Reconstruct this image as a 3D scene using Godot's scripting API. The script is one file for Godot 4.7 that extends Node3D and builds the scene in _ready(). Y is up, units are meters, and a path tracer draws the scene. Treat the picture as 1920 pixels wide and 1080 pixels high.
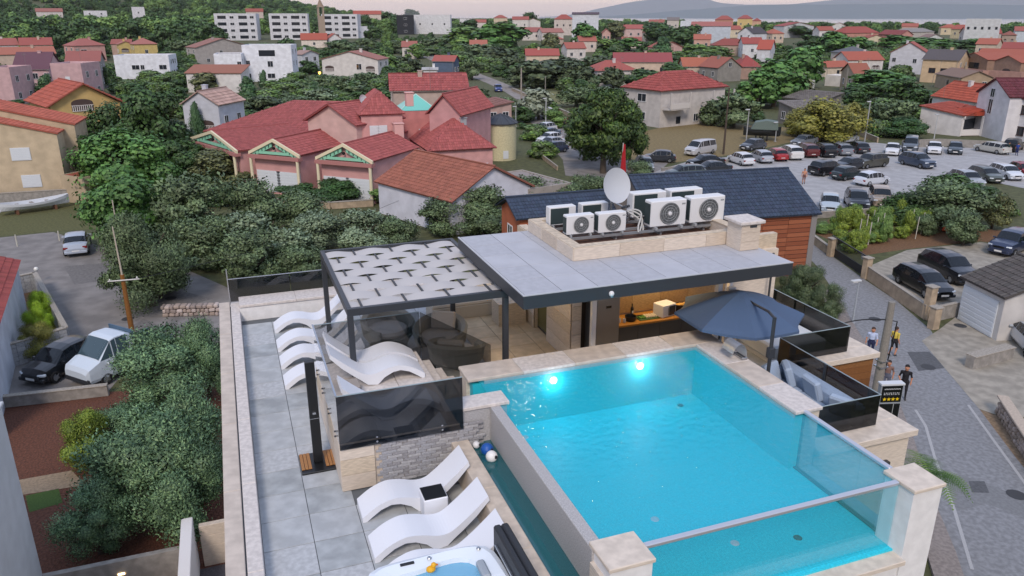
extends Node3D
# u = right along the hotel front, v = depth away from the street end, y = up; V(u, y, v) is a point.

class M:
	var v := PackedVector3Array()
	var n := PackedVector3Array()
	var c := PackedColorArray()
	var col := Color.WHITE
	func tri(a: Vector3, b: Vector3, d: Vector3):
		var k := (b - a).cross(d - a).normalized()
		v.append(a); v.append(d); v.append(b)
		n.append(k); n.append(k); n.append(k)
		c.append(col); c.append(col); c.append(col)
	func tris(a: Vector3, b: Vector3, d: Vector3, na: Vector3, nb: Vector3, nd: Vector3):
		v.append(a); v.append(d); v.append(b)
		n.append(na); n.append(nd); n.append(nb)
		c.append(col); c.append(col); c.append(col)
	func quad(a: Vector3, b: Vector3, d: Vector3, e: Vector3):
		tri(a, b, d); tri(a, d, e)
	func box(x0: float, x1: float, y0: float, y1: float, z0: float, z1: float, ch := 0.0):
		obox(Vector3((x0 + x1) / 2, (y0 + y1) / 2, (z0 + z1) / 2), Vector3(absf(x1 - x0) / 2, 0, 0), Vector3(0, absf(y1 - y0) / 2, 0), Vector3(0, 0, absf(z1 - z0) / 2), ch)
	func obox(o: Vector3, X: Vector3, Y: Vector3, Z: Vector3, ch := 0.0):
		if ch <= 0.0:
			var p := []
			for i in 8:
				p.append(o + X * (1 if i & 1 else -1) + Y * (1 if i & 2 else -1) + Z * (1 if i & 4 else -1))
			quad(p[4], p[5], p[7], p[6]); quad(p[1], p[0], p[2], p[3])
			quad(p[5], p[1], p[3], p[7]); quad(p[0], p[4], p[6], p[2])
			quad(p[6], p[7], p[3], p[2]); quad(p[0], p[1], p[5], p[4])
			return
		var lx := X.length(); var ly := Y.length(); var lz := Z.length()
		var k := minf(ch, minf(lx, minf(ly, lz)) * 0.45)
		var ix := X * (1 - k / lx); var iy := Y * (1 - k / ly); var iz := Z * (1 - k / lz)
		for s in [-1, 1]:
			face(o + X * s, iy, iz, X * s); face(o + Y * s, iz, ix, Y * s); face(o + Z * s, ix, iy, Z * s)
			for t in [-1, 1]:
				edge(o, X * s, ix * s, Y * t, iy * t, iz); edge(o, Y * s, iy * s, Z * t, iz * t, ix); edge(o, Z * s, iz * s, X * t, ix * t, iy)
				for w in [-1, 1]:
					var a = o + X * s + iy * t + iz * w; var b = o + ix * s + Y * t + iz * w; var d = o + ix * s + iy * t + Z * w
					if s * t * w > 0: tri(a, b, d)
					else: tri(a, d, b)
	func face(o: Vector3, A: Vector3, B: Vector3, out: Vector3):
		if A.cross(B).dot(out) > 0: quad(o - A - B, o + A - B, o + A + B, o - A + B)
		else: quad(o - A + B, o + A + B, o + A - B, o - A - B)
	func edge(o: Vector3, P: Vector3, ip: Vector3, Q: Vector3, iq: Vector3, L: Vector3):
		var a := o + P + iq - L; var b := o + P + iq + L; var d := o + ip + Q + L; var e := o + ip + Q - L
		if (b - a).cross(d - a).dot(P + Q) > 0: quad(a, b, d, e)
		else: quad(e, d, b, a)
	func tube(path: Array, rad, sides := 8, capped := true):
		var rings := []
		var prev := Vector3.ZERO
		for i in path.size():
			var p: Vector3 = path[i]
			var t: Vector3 = (path[mini(i + 1, path.size() - 1)] - path[maxi(i - 1, 0)]).normalized()
			var s: Vector3 = prev - t * prev.dot(t)
			if s.length() < 0.01:
				s = t.cross(Vector3(0.3, 0.1, 0.95) if absf(t.z) < 0.9 else Vector3(1, 0, 0))
			s = s.normalized(); prev = s
			var w := t.cross(s)
			var r: float = rad[i] if rad is Array else rad
			var ring := []
			for k in sides + 1:
				var q := TAU * k / sides
				var d := s * cos(q) + w * sin(q)
				ring.append([p + d * r, d])
			rings.append(ring)
		for i in path.size() - 1:
			for k in sides:
				var a = rings[i][k]; var b = rings[i][k + 1]; var d = rings[i + 1][k + 1]; var e = rings[i + 1][k]
				tris(a[0], b[0], d[0], a[1], b[1], d[1]); tris(a[0], d[0], e[0], a[1], d[1], e[1])
		if capped:
			for k in sides:
				tri(path[0], rings[0][k + 1][0], rings[0][k][0])
				tri(path[-1], rings[-1][k][0], rings[-1][k + 1][0])
	func lathe(o: Vector3, prof: Array, sides := 16, sx := 1.0, sz := 1.0):
		for i in prof.size() - 1:
			var p: Vector2 = prof[i]; var q: Vector2 = prof[i + 1]
			var sl := Vector2(q.y - p.y, p.x - q.x).normalized()
			for k in sides:
				var a0 := TAU * k / sides; var a1 := TAU * (k + 1) / sides
				var d0 := Vector3(cos(a0) * sx, 0, -sin(a0) * sz); var d1 := Vector3(cos(a1) * sx, 0, -sin(a1) * sz)
				var n0 := (d0 * sl.x + Vector3(0, sl.y, 0)).normalized(); var n1 := (d1 * sl.x + Vector3(0, sl.y, 0)).normalized()
				var a := o + d0 * p.x + Vector3(0, p.y, 0); var b := o + d1 * p.x + Vector3(0, p.y, 0)
				var d := o + d1 * q.x + Vector3(0, q.y, 0); var e := o + d0 * q.x + Vector3(0, q.y, 0)
				if p.x > 0.0001: tris(a, b, d, n0, n1, n1)
				if q.x > 0.0001: tris(a, d, e, n0, n1, n0)
	func ball(o: Vector3, r: Vector3, sides := 10, rows := 6):
		var prof := []
		for i in rows + 1:
			var q := -PI / 2 + PI * i / rows
			prof.append(Vector2(cos(q) * r.x, sin(q) * r.y))
		lathe(o, prof, sides, 1.0, r.z / r.x)
	func flat(poly: PackedVector2Array, y: float):  # poly in (u, v); a sheet that faces up
		var t := Geometry2D.triangulate_polygon(poly)
		for i in range(0, t.size(), 3):
			var a := Vector3(poly[t[i]].x, y, -poly[t[i]].y); var b := Vector3(poly[t[i + 1]].x, y, -poly[t[i + 1]].y); var d := Vector3(poly[t[i + 2]].x, y, -poly[t[i + 2]].y)
			if (b - a).cross(d - a).y > 0: tri(a, b, d)
			else: tri(a, d, b)
	func block(poly: PackedVector2Array, y0: float, y1: float):  # upright prism on a (u, v) outline
		var area := 0.0
		for i in poly.size():
			var p := poly[i]; var q := poly[(i + 1) % poly.size()]
			area += p.x * q.y - q.x * p.y
		for i in poly.size():
			var p := poly[i]; var q := poly[(i + 1) % poly.size()]
			if area < 0:
				var s := p; p = q; q = s
			quad(Vector3(p.x, y0, -p.y), Vector3(q.x, y0, -q.y), Vector3(q.x, y1, -q.y), Vector3(p.x, y1, -p.y))
		flat(poly, y1)
	func profile(poly: PackedVector2Array, o: Vector3, A: Vector3, B: Vector3, W: Vector3):  # outline in plane A, B pushed from -W to W
		var t := Geometry2D.triangulate_polygon(poly)
		for s in [-1, 1]:
			for i in range(0, t.size(), 3):
				var a: Vector3 = o + A * poly[t[i]].x + B * poly[t[i]].y + W * s
				var b: Vector3 = o + A * poly[t[i + 1]].x + B * poly[t[i + 1]].y + W * s
				var d: Vector3 = o + A * poly[t[i + 2]].x + B * poly[t[i + 2]].y + W * s
				if (b - a).cross(d - a).dot(W * s) > 0: tri(a, b, d)
				else: tri(a, d, b)
		var area := 0.0
		for i in poly.size():
			area += poly[i].cross(poly[(i + 1) % poly.size()])
		var flip := (area > 0) == (A.cross(B).dot(W) > 0)
		for i in poly.size():
			var p := o + A * poly[i].x + B * poly[i].y
			var j := (i + 1) % poly.size()
			var q := o + A * poly[j].x + B * poly[j].y
			if flip: quad(p - W, q - W, q + W, p + W)
			else: quad(p + W, q + W, q - W, p - W)
	func mesh() -> ArrayMesh:
		var a := []
		a.resize(Mesh.ARRAY_MAX)
		a[Mesh.ARRAY_VERTEX] = v; a[Mesh.ARRAY_NORMAL] = n; a[Mesh.ARRAY_COLOR] = c
		var m := ArrayMesh.new()
		if v.size(): m.add_surface_from_arrays(Mesh.PRIMITIVE_TRIANGLES, a)
		return m

var names := {}
var cache := {}
var rng := RandomNumberGenerator.new()

func V(u: float, y: float, w: float) -> Vector3: return Vector3(u, y, -w)
func hx(s: String) -> Color: return Color.html(s)
func rf(a: float, b: float) -> float: return rng.randf_range(a, b)

func numbered(s: String) -> String:
	var k: int = names.get(s, 0)
	names[s] = k + 1
	return s if k == 0 else "%s_%03d" % [s, k]

func obj(called: String, m, mat: Material, parent: Node = self) -> MeshInstance3D:
	var o := MeshInstance3D.new()
	o.mesh = m.mesh() if m is M else m
	o.material_override = mat
	o.name = numbered(called) if parent == self else called
	parent.add_child(o, true)
	return o

func tag(o: Node, label: String, category: String, group := "") -> Node:
	o.set_meta("label", label); o.set_meta("category", category)
	if group: o.set_meta("group", group)
	return o

func thing(called: String, label: String, category: String, at := Vector3.ZERO, turn := 0.0, group := "") -> Node3D:
	var o := Node3D.new()
	o.name = numbered(called); add_child(o); o.position = at; o.rotation.y = turn
	tag(o, label, category, group)
	return o

func struct(called: String, m, mat: Material) -> MeshInstance3D:
	var o := obj(called, m, mat); o.set_meta("kind", "structure"); return o

func copy_of(src: Node3D, called: String, label: String, at: Vector3, turn: float, group := "") -> Node3D:
	var o: Node3D = src.duplicate()
	o.name = numbered(called); add_child(o); o.position = at; o.rotation.y = turn
	o.set_meta("label", label)
	if group: o.set_meta("group", group)
	return o

func bx(called: String, x0: float, x1: float, y0: float, y1: float, z0: float, z1: float, mat: Material, parent: Node, ch := 0.0) -> MeshInstance3D:
	var m := M.new(); m.box(x0, x1, y0, y1, z0, z1, ch); return obj(called, m, mat, parent)

# ---------- materials ----------
var mats := {}
func plain(key: String, color: String, rough := 0.8, metal := 0.0) -> StandardMaterial3D:
	if mats.has(key): return mats[key]
	var m := StandardMaterial3D.new()
	m.albedo_color = hx(color); m.roughness = rough; m.metallic = metal; m.resource_name = key
	mats[key] = m
	return m

var noises := {}
func noise_tex(kind: String, a: Color, b: Color) -> NoiseTexture2D:
	var f := FastNoiseLite.new()
	f.seed = 7; f.noise_type = FastNoiseLite.TYPE_SIMPLEX_SMOOTH
	f.frequency = 0.02 if kind == "soft" else 0.05
	f.fractal_octaves = 5
	if kind == "cell":
		f.noise_type = FastNoiseLite.TYPE_CELLULAR; f.frequency = 0.06
	var t := NoiseTexture2D.new()
	t.width = 256; t.height = 256; t.seamless = true; t.noise = f
	var g := Gradient.new()
	g.set_color(0, a); g.set_color(1, b); g.set_offset(0, 0.2); g.set_offset(1, 0.8)
	t.color_ramp = g
	return t

func ntex_normal(freq: float, strength: float) -> NoiseTexture2D:
	var f := FastNoiseLite.new()
	f.seed = 3; f.noise_type = FastNoiseLite.TYPE_SIMPLEX_SMOOTH; f.frequency = freq; f.fractal_octaves = 4
	var t := NoiseTexture2D.new()
	t.width = 256; t.height = 256; t.seamless = true; t.noise = f; t.as_normal_map = true; t.bump_strength = strength
	return t

func grain(key: String, a: String, b: String, scale := Vector3(0.5, 0.5, 0.5), rough := 0.85, kind := "fine", bump := 0.0) -> StandardMaterial3D:
	if mats.has(key): return mats[key]
	var m := StandardMaterial3D.new()
	m.resource_name = key
	var ca := hx(a).srgb_to_linear(); var cb := hx(b).srgb_to_linear()
	var ratio := clampf(snappedf((cb.r + cb.g + cb.b) / maxf(ca.r + ca.g + ca.b, 0.001), 0.1), 0.4, 0.9)
	var tk := "%s %.1f" % [kind, ratio]
	if not noises.has(tk):
		var lo := Color(ratio, ratio, ratio).linear_to_srgb()
		noises[tk] = noise_tex(kind, Color.WHITE, lo)
	m.albedo_texture = noises[tk]; m.albedo_color = hx(a)
	m.uv1_triplanar = true; m.uv1_world_triplanar = true; m.uv1_scale = scale
	m.roughness = rough
	m.vertex_color_use_as_albedo = true
	if bump > 0:
		if not noises.has("n"): noises["n"] = ntex_normal(0.05, 6.0)
		m.normal_enabled = true; m.normal_texture = noises["n"]; m.normal_scale = bump
	mats[key] = m
	return m

func glass(key: String, color: String, alpha: float, rough := 0.02) -> StandardMaterial3D:
	if mats.has(key): return mats[key]
	var m := StandardMaterial3D.new()
	m.resource_name = key
	var k := hx(color); k.a = alpha
	m.albedo_color = k; m.transparency = BaseMaterial3D.TRANSPARENCY_ALPHA; m.roughness = rough
	mats[key] = m
	return m

func lit(key: String, color: String, energy: float) -> StandardMaterial3D:
	if mats.has(key): return mats[key]
	var m := StandardMaterial3D.new()
	m.albedo_color = hx(color); m.emission_enabled = true; m.emission = hx(color); m.emission_energy_multiplier = energy
	mats[key] = m
	return m

func vert_mat(key: String, rough := 0.8, back := 0.0) -> StandardMaterial3D:
	if mats.has(key): return mats[key]
	var m := StandardMaterial3D.new()
	m.vertex_color_use_as_albedo = true; m.roughness = rough
	if back > 0:
		m.backlight_enabled = true; m.backlight = Color(back, back, back * 0.6)
	mats[key] = m
	return m

# ---------- the hotel ----------
func ub(called: String, u0: float, u1: float, y0: float, y1: float, v0: float, v1: float, mat: Material, parent: Node, ch := 0.0) -> MeshInstance3D:
	var m := M.new(); m.box(u0, u1, y0, y1, -v1, -v0, ch); return obj(called, m, mat, parent)

func tile_field(parent: Node, called: String, u0: float, v0: float, nu: int, nv: int, su: float, sv: float, y: float, mat: Array, th := 0.012):
	var m := M.new(); m.box(-su / 2 + 0.006, su / 2 - 0.006, 0, th, -sv / 2 + 0.006, sv / 2 - 0.006, 0.004)
	var k := m.mesh()
	for i in nu:
		for j in nv:
			var o := obj(called, k, mat[(i * 7 + j * 5 + (i * j) % 3) % mat.size()], parent)
			o.position = V(u0 + (i + 0.5) * su, y, v0 + (j + 0.5) * sv)

func panels(parent: Node, called: String, o: Vector3, A: Vector3, B: Vector3, na: int, nb: int, th: float, mat: Array, gap := 0.004):
	# rectangular slabs on the face o, o + A, o + B; th outward along A x B
	var w := A.cross(B).normalized() * th
	var m := M.new()
	var a := A / na; var b := B / nb
	m.obox(w / 2, a.normalized() * (a.length() / 2 - gap), b.normalized() * (b.length() / 2 - gap), w / 2, 0.004)
	var k := m.mesh()
	for i in na:
		for j in nb:
			var q := obj(called, k, mat[(i * 3 + j * 2 + (i * j) % 2) % mat.size()], parent)
			q.position = o + a * (i + 0.5) + b * (j + 0.5)

func build_hotel():
	var DK := 9.4
	var trav := grain("travertine", "#cdbfae", "#b9a893", Vector3(0.35, 3.2, 0.35), 0.7)
	var trav2 := grain("travertine light", "#d8ccbd", "#c4b5a2", Vector3(0.3, 2.7, 0.3), 0.7)
	var trav3 := grain("travertine warm", "#d2c2ab", "#bba98f", Vector3(0.4, 3.6, 0.4), 0.7)
	var coping := grain("coping stone", "#c9bdb0", "#b3a698", Vector3(0.5, 0.5, 0.5), 0.75, "soft")
	var coping2 := grain("coping pale", "#d3ccc6", "#bdb5ae", Vector3(0.6, 0.6, 0.6), 0.75)
	var tileA := grain("deck tile", "#b4b8ba", "#9da2a5", Vector3(0.45, 0.45, 0.45), 0.6, "soft")
	var tileB := grain("deck tile b", "#acb1b3", "#93999c", Vector3(0.37, 0.37, 0.37), 0.6, "soft")
	var tileC := grain("deck tile c", "#babdbf", "#a5a9ac", Vector3(0.6, 0.6, 0.6), 0.6)
	var beige := grain("floor beige", "#c9b595", "#b8a382", Vector3(0.5, 0.5, 0.5), 0.6, "soft")
	var beige2 := grain("floor beige b", "#c4af8e", "#b09b7a", Vector3(0.4, 0.4, 0.4), 0.6, "soft")
	var roofp := grain("roof slab", "#aeb0b6", "#a3a5ab", Vector3(0.35, 0.35, 0.35), 0.65, "fine")
	var roofq := grain("roof slab b", "#b4b6bc", "#a9abb1", Vector3(0.2, 0.2, 0.2), 0.65, "soft")
	var anth := plain("anthracite", "#33373d", 0.45)
	var white := grain("white render", "#e2e2e2", "#d6d6d6", Vector3(0.3, 0.3, 0.3), 0.85)
	var grout := plain("grout", "#5d6164", 0.9)
	var cladA := grain("split stone", "#a8a9ae", "#8c8d92", Vector3(1.5, 4, 1.5), 0.85)
	var cladB := grain("split stone b", "#b4b4b6", "#97979b", Vector3(1.3, 5, 1.3), 0.85)
	var cladC := grain("split stone c", "#9b9a9d", "#848388", Vector3(1.7, 4, 1.7), 0.85)
	var smoke := glass("smoked glass", "#0c1013", 0.62)
	var steel := plain("steel", "#b9bcc0", 0.25, 0.9)
	var mosaic := grain("overflow mosaic", "#bdbbba", "#96949a", Vector3(3, 3, 3), 0.6, "fine")
	var ph := thing("hotel_building", "white rooftop hotel with beige stone copings and a raised turquoise pool on its deck", "building")
	# shell
	var m := M.new()
	m.block(PackedVector2Array([Vector2(-0.7, 5.0), Vector2(4.1, 5.0), Vector2(4.1, 7.45), Vector2(9.82, 7.45), Vector2(9.82, 10.15), Vector2(12.2, 10.15), Vector2(12.2, 13.4), Vector2(14.3, 13.4), Vector2(14.3, 18.6), Vector2(12.0, 18.6), Vector2(12.0, 22.5), Vector2(-0.7, 22.5)]), 0.0, DK - 0.03)
	obj("wall", m, white, ph)
	var deck := ub("deck", -0.2, 4.0, DK - 0.03, DK - 0.012, 5.0, 22.0, grout, ph)
	ub("deck", 4.0, 12.0, DK - 0.03, DK - 0.012, 14.0, 22.0, grout, ph)
	ub("deck", 9.8, 11.75, DK - 0.03, DK - 0.012, 10.5, 14.0, grout, ph)
	var tl := [tileA, tileB, tileC, tileA]
	tile_field(deck, "tile", -0.21, 5.47, 2, 20, 0.8, 0.79, DK - 0.012, tl)
	tile_field(deck, "tile", 1.39, 5.47, 3, 8, 0.8, 0.79, DK - 0.012, tl)
	tile_field(deck, "tile", 1.39, 15.74, 5, 7, 0.8, 0.79, DK - 0.012, tl)
	tile_field(deck, "tile", 3.79, 14.16, 2, 2, 0.8, 0.79, DK - 0.012, tl)
	tile_field(deck, "tile", 5.39, 14.16, 3, 8, 0.8, 0.79, DK - 0.012, [beige, beige2])
	tile_field(deck, "tile", 7.79, 14.16, 5, 2, 0.8, 0.79, DK - 0.012, [beige, beige2])
	tile_field(deck, "tile", 10.0, 10.45, 2, 4, 0.8, 0.79, DK - 0.012, tl)
	# terrace bump on the street side
	ub("deck", 11.6, 14.2, DK - 0.03, DK, 13.5, 18.4, tileB, ph)
	# parapet copings, laid as long stones
	for i in 7:
		ub("coping_stone", -0.76, -0.475, 9.0, 9.7, 5.0 + i * 2.5, 7.494 + i * 2.5, coping, ph, 0.01)
		ub("coping_stone", -0.45, -0.215, 9.0, 9.7, 5.3 + i * 2.45, 7.744 + i * 2.45, coping2, ph, 0.01)
	ub("rail_channel", -0.475, -0.45, 9.0, 9.66, 5.0, 22.3, anth, ph)
	for i in 4:
		ub("coping_stone", -0.215 + i * 1.55, 1.33 + i * 1.55, 9.8, 9.88, 21.56, 22.32, coping2, ph, 0.01)
	ub("parapet", -0.215, 6.0, 9.37, 9.8, 21.6, 22.25, white, ph)
	ub("parapet", -0.7, -0.215, 9.37, 9.66, 22.2, 22.45, white, ph)
	# glass at the back, dark
	var g := thing("glass_balustrade", "dark glass balustrade with pale top edge along the back of the deck", "balustrade")
	for i in 3:
		ub("pane", -0.44 + i * 1.7, 1.24 + i * 1.7, 9.76, 10.42, 22.33, 22.35, smoke, g)
	ub("top_rail", -0.44, 4.66, 10.42, 10.435, 22.325, 22.355, steel, g)
	ub("post", -0.47, -0.44, 9.66, 10.72, 22.32, 22.36, steel, g)
	# raised platform
	ub("platform", 1.25, 3.45, DK, 10.37, 12.28, 15.72, trav, ph)
	tile_field(ph, "tile", 1.23, 12.2, 3, 4, 0.74, 0.885, 10.37, [coping, coping2], 0.03)
	panels(ph, "stone_panel", V(1.23, DK + 0.01, 12.26), Vector3(0.62, 0, 0), Vector3(0, 0.95, 0), 1, 3, 0.02, [trav, trav2, trav3])
	panels(ph, "stone_panel", V(1.25, DK + 0.01, 15.7), Vector3(0, 0, 3.44), Vector3(0, 0.95, 0), 4, 2, 0.02, [trav2, trav, trav3])
	# split face stone strips on the platform front
	var strip := []
	for k in 3:
		var sm := M.new(); sm.box(-0.098 - 0.02 * k, 0.098 + 0.02 * k, -0.026, 0.026, 0, 0.02 + 0.008 * k, 0.006); strip.append(sm.mesh())
	for row in 17:
		var u := 1.87 + 0.05 * (row % 3)
		var k := row
		while u < 3.95:
			var w: float = 0.2 + 0.04 * (k % 3)
			if u + w < 4.02:
				var q := obj("stone", strip[k % 3], [cladA, cladB, cladC][(k * 5 + row) % 3], ph)
				q.position = V(u + w / 2, DK + 0.035 + row * 0.0555, 12.28)
			u += w + 0.003; k += 1 + (row % 2)
	for i in 3:
		ub("step", 3.46 + i * 0.28, 3.74 + i * 0.28, DK, 10.15 - i * 0.25, 14.35, 15.7, coping2, ph, 0.012)
	# coping stub left of the pool and the seam
	ub("coping_stone", 3.2, 4.44, 10.58, 10.65, 12.28, 12.76, coping2, ph, 0.01)
	ub("wall", 3.4, 4.4, DK, 10.58, 12.32, 12.72, cladB, ph)
	# pool
	var pool := thing("swimming_pool", "large raised turquoise rooftop pool with two lit lamps and glass sides", "pool")
	var ptile := grain("pool mosaic ripple light", "#2ccfe6", "#22b6d0", Vector3(1.4, 1.4, 1.4), 0.5, "fine")  # mottle in the tile colour stands in for light rippling through the water
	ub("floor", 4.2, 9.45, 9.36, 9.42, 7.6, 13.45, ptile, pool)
	var wt := grain("pool wall mosaic", "#27bccc", "#1dacbd", Vector3(6, 6, 6), 0.5, "cell")
	ub("wall", 4.06, 9.85, DK - 0.02, 10.52, 13.4, 13.6, wt, pool)
	ub("wall", 9.24, 9.44, DK - 0.02, 10.52, 10.1, 13.4, wt, pool)
	ub("tile_band", 4.3, 9.24, 10.5, 10.58, 13.39, 13.41, mosaic, pool)
	ub("tile_band", 9.23, 9.25, 10.5, 10.58, 10.1, 13.39, mosaic, pool)
	ub("overflow_wall", 4.06, 4.26, 8.9, 10.585, 7.9, 12.3, mosaic, pool, 0.01)
	for i in 5:
		ub("coping_stone", 3.96 + i * 1.18, 5.136 + i * 1.18, 10.58, 10.65, 13.39, 14.08, [coping, coping2][i % 2], pool, 0.012)
	ub("wall", 3.98, 9.84, DK, 10.58, 13.6, 14.04, trav2, pool)
	ub("wall", 9.44, 9.82, DK, 10.58, 10.12, 13.6, trav2, pool)
	for i in 3:
		ub("coping_stone", 9.23, 9.84, 10.58, 10.65, 10.06 + i * 1.11, 11.164 + i * 1.11, [coping2, coping][i % 2], pool, 0.012)
	var wm := glass("pool water", "#34c4da", 0.22, 0.03)
	wm.normal_enabled = true; wm.normal_texture = ntex_normal(0.03, 5.0); wm.normal_scale = 0.5; wm.uv1_triplanar = true; wm.uv1_world_triplanar = true; wm.uv1_scale = Vector3(0.6, 0.6, 0.6)
	ub("water", 4.2, 9.42, 10.555, 10.575, 7.74, 13.42, wm, pool)
	var aq := glass("aqua glass", "#0797ab", 0.42); aq.metallic_specular = 0.15
	wm.metallic_specular = 0.27
	ub("glass_side", 4.76, 9.26, 9.4, 10.58, 7.68, 7.72, glass("aqua front glass", "#3cc6d6", 0.16), pool)
	ub("glass_side", 9.42, 9.46, 9.4, 10.58, 8.03, 10.1, aq, pool)
	var alu := plain("aluminium rail", "#c9cbd2", 0.35, 0.6)
	ub("rail", 4.76, 9.24, 10.585, 10.645, 7.66, 7.75, alu, pool, 0.01)
	ub("rail", 9.39, 9.48, 10.585, 10.645, 8.03, 10.08, alu, pool, 0.01)
	ub("frame", 4.76, 9.26, 9.38, 9.41, 7.66, 7.74, anth, pool)
	ub("frame", 9.36, 9.44, 9.415, 9.45, 7.74, 10.1, anth, pool)
	ub("frame", 9.43, 9.47, 9.4, 10.58, 10.08, 10.11, anth, pool)
	for p in [[4.06, 4.76], [9.26, 9.9]]:
		var a: float = p[0]; var b: float = p[1]
		ub("pier", a + 0.03, b - 0.03, 8.0, 10.58, 7.42, 7.98, white, pool)
		ub("pier_cap", a, b, 10.58, 10.65, 7.38, 8.02, trav2, pool, 0.012)
	ub("pier", 4.03, 4.09, 8.0, 10.4, 7.5, 7.9, trav2, pool)
	ub("ledge", 4.7, 9.3, 9.3, 9.39, 7.33, 7.66, trav2, pool, 0.01)
	ub("vent_grille", 9.5, 9.66, 8.4, 8.62, 7.405, 7.43, plain("vent", "#9a9ea3", 0.5), pool)
	var dr := M.new(); dr.lathe(Vector3.ZERO, [Vector2(0, 0.012), Vector2(0.06, 0.012), Vector2(0.075, 0.0)], 14)
	for p in [[8.05, 8.36], [8.7, 13.0], [5.0, 12.9], [6.1, 9.6], [7.0, 8.6]]:
		var q := obj("drain", dr, anth if p[0] > 8 else alu, pool); q.position = V(p[0], 9.421, p[1])
	for p in [5.82, 7.86]:
		var lm := M.new(); lm.lathe(Vector3.ZERO, [Vector2(0, 0.03), Vector2(0.055, 0.03), Vector2(0.075, 0.01), Vector2(0.075, 0.0)], 16)
		var q := obj("pool_lamp", lm, lit("pool lamp glow", "#f4f8ff", 6.0), pool)
		q.rotation.x = PI / 2; q.position = V(p, 10.33, 13.4)
		var l := OmniLight3D.new(); l.name = "pool_light"; l.position = V(p, 10.28, 13.22); l.light_energy = 0.22; l.light_color = hx("#e6f6ff"); l.light_size = 0.08; l.omni_range = 12; l.omni_attenuation = 2.0; l.shadow_enabled = true
		pool.add_child(l, true)
	# overflow channel left of the pool
	ub("channel_floor", 3.6, 4.06, 9.3, 9.45, 5.5, 12.3, plain("channel tile", "#2f8f96", 0.6), pool)
	ub("channel_water", 3.61, 4.06, 9.86, 9.88, 5.5, 12.3, glass("channel water", "#136a74", 0.45, 0.03), pool)
	for i in 4:
		ub("coping_stone", 3.28, 3.61, DK, 10.0, 5.6 + i * 1.68, 7.276 + i * 1.68, trav, pool, 0.01)
	# street terrace: glass, ledges, stone face
	ub("ledge", 9.85, 12.3, 9.58, 9.72, 10.0, 10.55, trav2, ph, 0.01)
	ub("ledge", 11.75, 12.3, 9.58, 9.72, 10.55, 13.45, trav2, ph, 0.01)
	ub("ledge", 11.7, 14.45, 9.58, 9.72, 13.2, 13.7, trav2, ph, 0.01)
	ub("ledge", 13.85, 14.45, 9.58, 9.72, 13.7, 18.6, trav2, ph, 0.01)
	ub("wall", 12.2, 14.35, 3.0, 9.58, 13.32, 13.42, trav3, ph)
	panels(ph, "stone_panel", V(9.84, 3.0, 10.14), Vector3(2.37, 0, 0), Vector3(0, 6.56, 0), 2, 14, 0.03, [trav2, trav, trav3])
	panels(ph, "stone_panel", V(12.21, 3.0, 10.14), Vector3(0, 0, -3.2), Vector3(0, 6.56, 0), 2, 14, 0.03, [trav, trav3, trav2])
	ub("wall_lamp", 11.55, 11.7, 9.0, 9.1, 10.0, 10.1, anth, ph)
	var woods := [grain("wood plank", "#8a5a30", "#6d4323", Vector3(0.7, 8, 0.7), 0.6), grain("wood plank b", "#94653a", "#774a28", Vector3(0.6, 9, 0.6), 0.6), grain("wood plank c", "#7b4f2a", "#603a1e", Vector3(0.8, 7, 0.8), 0.6)]
	panels(ph, "plank", V(12.25, 7.9, 13.31), Vector3(2.1, 0, 0), Vector3(0, 1.66, 0), 2, 9, 0.025, woods)
	var sg := thing("glass_balustrade", "dark smoked glass balustrade in angled panes around the street terrace and cushioned sofa", "balustrade")
	var dsm := glass("dark glass", "#080a0d", 0.72)
	ub("pane", 9.95, 11.6, 9.74, 10.4, 10.42, 10.44, dsm, sg)
	ub("pane", 11.6, 11.62, 9.74, 10.4, 10.44, 11.95, dsm, sg)
	ub("pane", 11.6, 11.62, 9.74, 10.4, 11.97, 13.5, dsm, sg)
	ub("pane", 11.64, 13.68, 9.74, 10.4, 13.5, 13.52, dsm, sg)
	ub("pane", 13.66, 13.68, 9.74, 10.4, 13.54, 15.1, dsm, sg)
	ub("pane", 13.66, 13.68, 9.74, 10.4, 15.12, 16.8, dsm, sg)
	for e in [[9.95, 11.62, 10.42, 10.44], [11.6, 11.62, 10.44, 13.5], [11.64, 13.68, 13.5, 13.52], [13.66, 13.68, 13.54, 16.8]]: ub("edge", e[0], e[1], 10.4, 10.412, e[2], e[3], plain("glass edge", "#8fa0a6", 0.2), sg)
	ub("post", 11.57, 11.61, 9.72, 10.4, 11.93, 11.99, anth, sg)
	# platform glass
	var pg := thing("glass_balustrade", "smoked glass balustrade around the raised lounger platform beside the pool", "balustrade")
	ub("pane", 1.24, 3.5, 10.28, 11.33, 12.2, 12.22, glass("platform glass", "#0a131d", 0.7), pg)
	ub("pane", 1.235, 1.25, 10.28, 11.33, 12.24, 13.9, glass("clear glass", "#c9d6da", 0.08), pg)
	ub("pane", 1.235, 1.25, 10.28, 11.33, 13.92, 15.6, glass("clear glass", "#c9d6da", 0.08), pg)
	ub("pane", 1.26, 3.54, 10.28, 11.33, 15.66, 15.68, glass("back glass", "#141a1d", 0.4), pg)
	var sp := M.new()
	sp.profile(PackedVector2Array([Vector2(3.56, 10.1), Vector2(5.2, 9.45), Vector2(5.2, 10.3), Vector2(3.56, 11.33)]), V(0, 0, 15.67), Vector3(1, 0, 0), Vector3(0, 1, 0), Vector3(0, 0, 0.01))
	obj("pane", sp, glass("back glass", "#141a1d", 0.4), pg)
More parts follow.
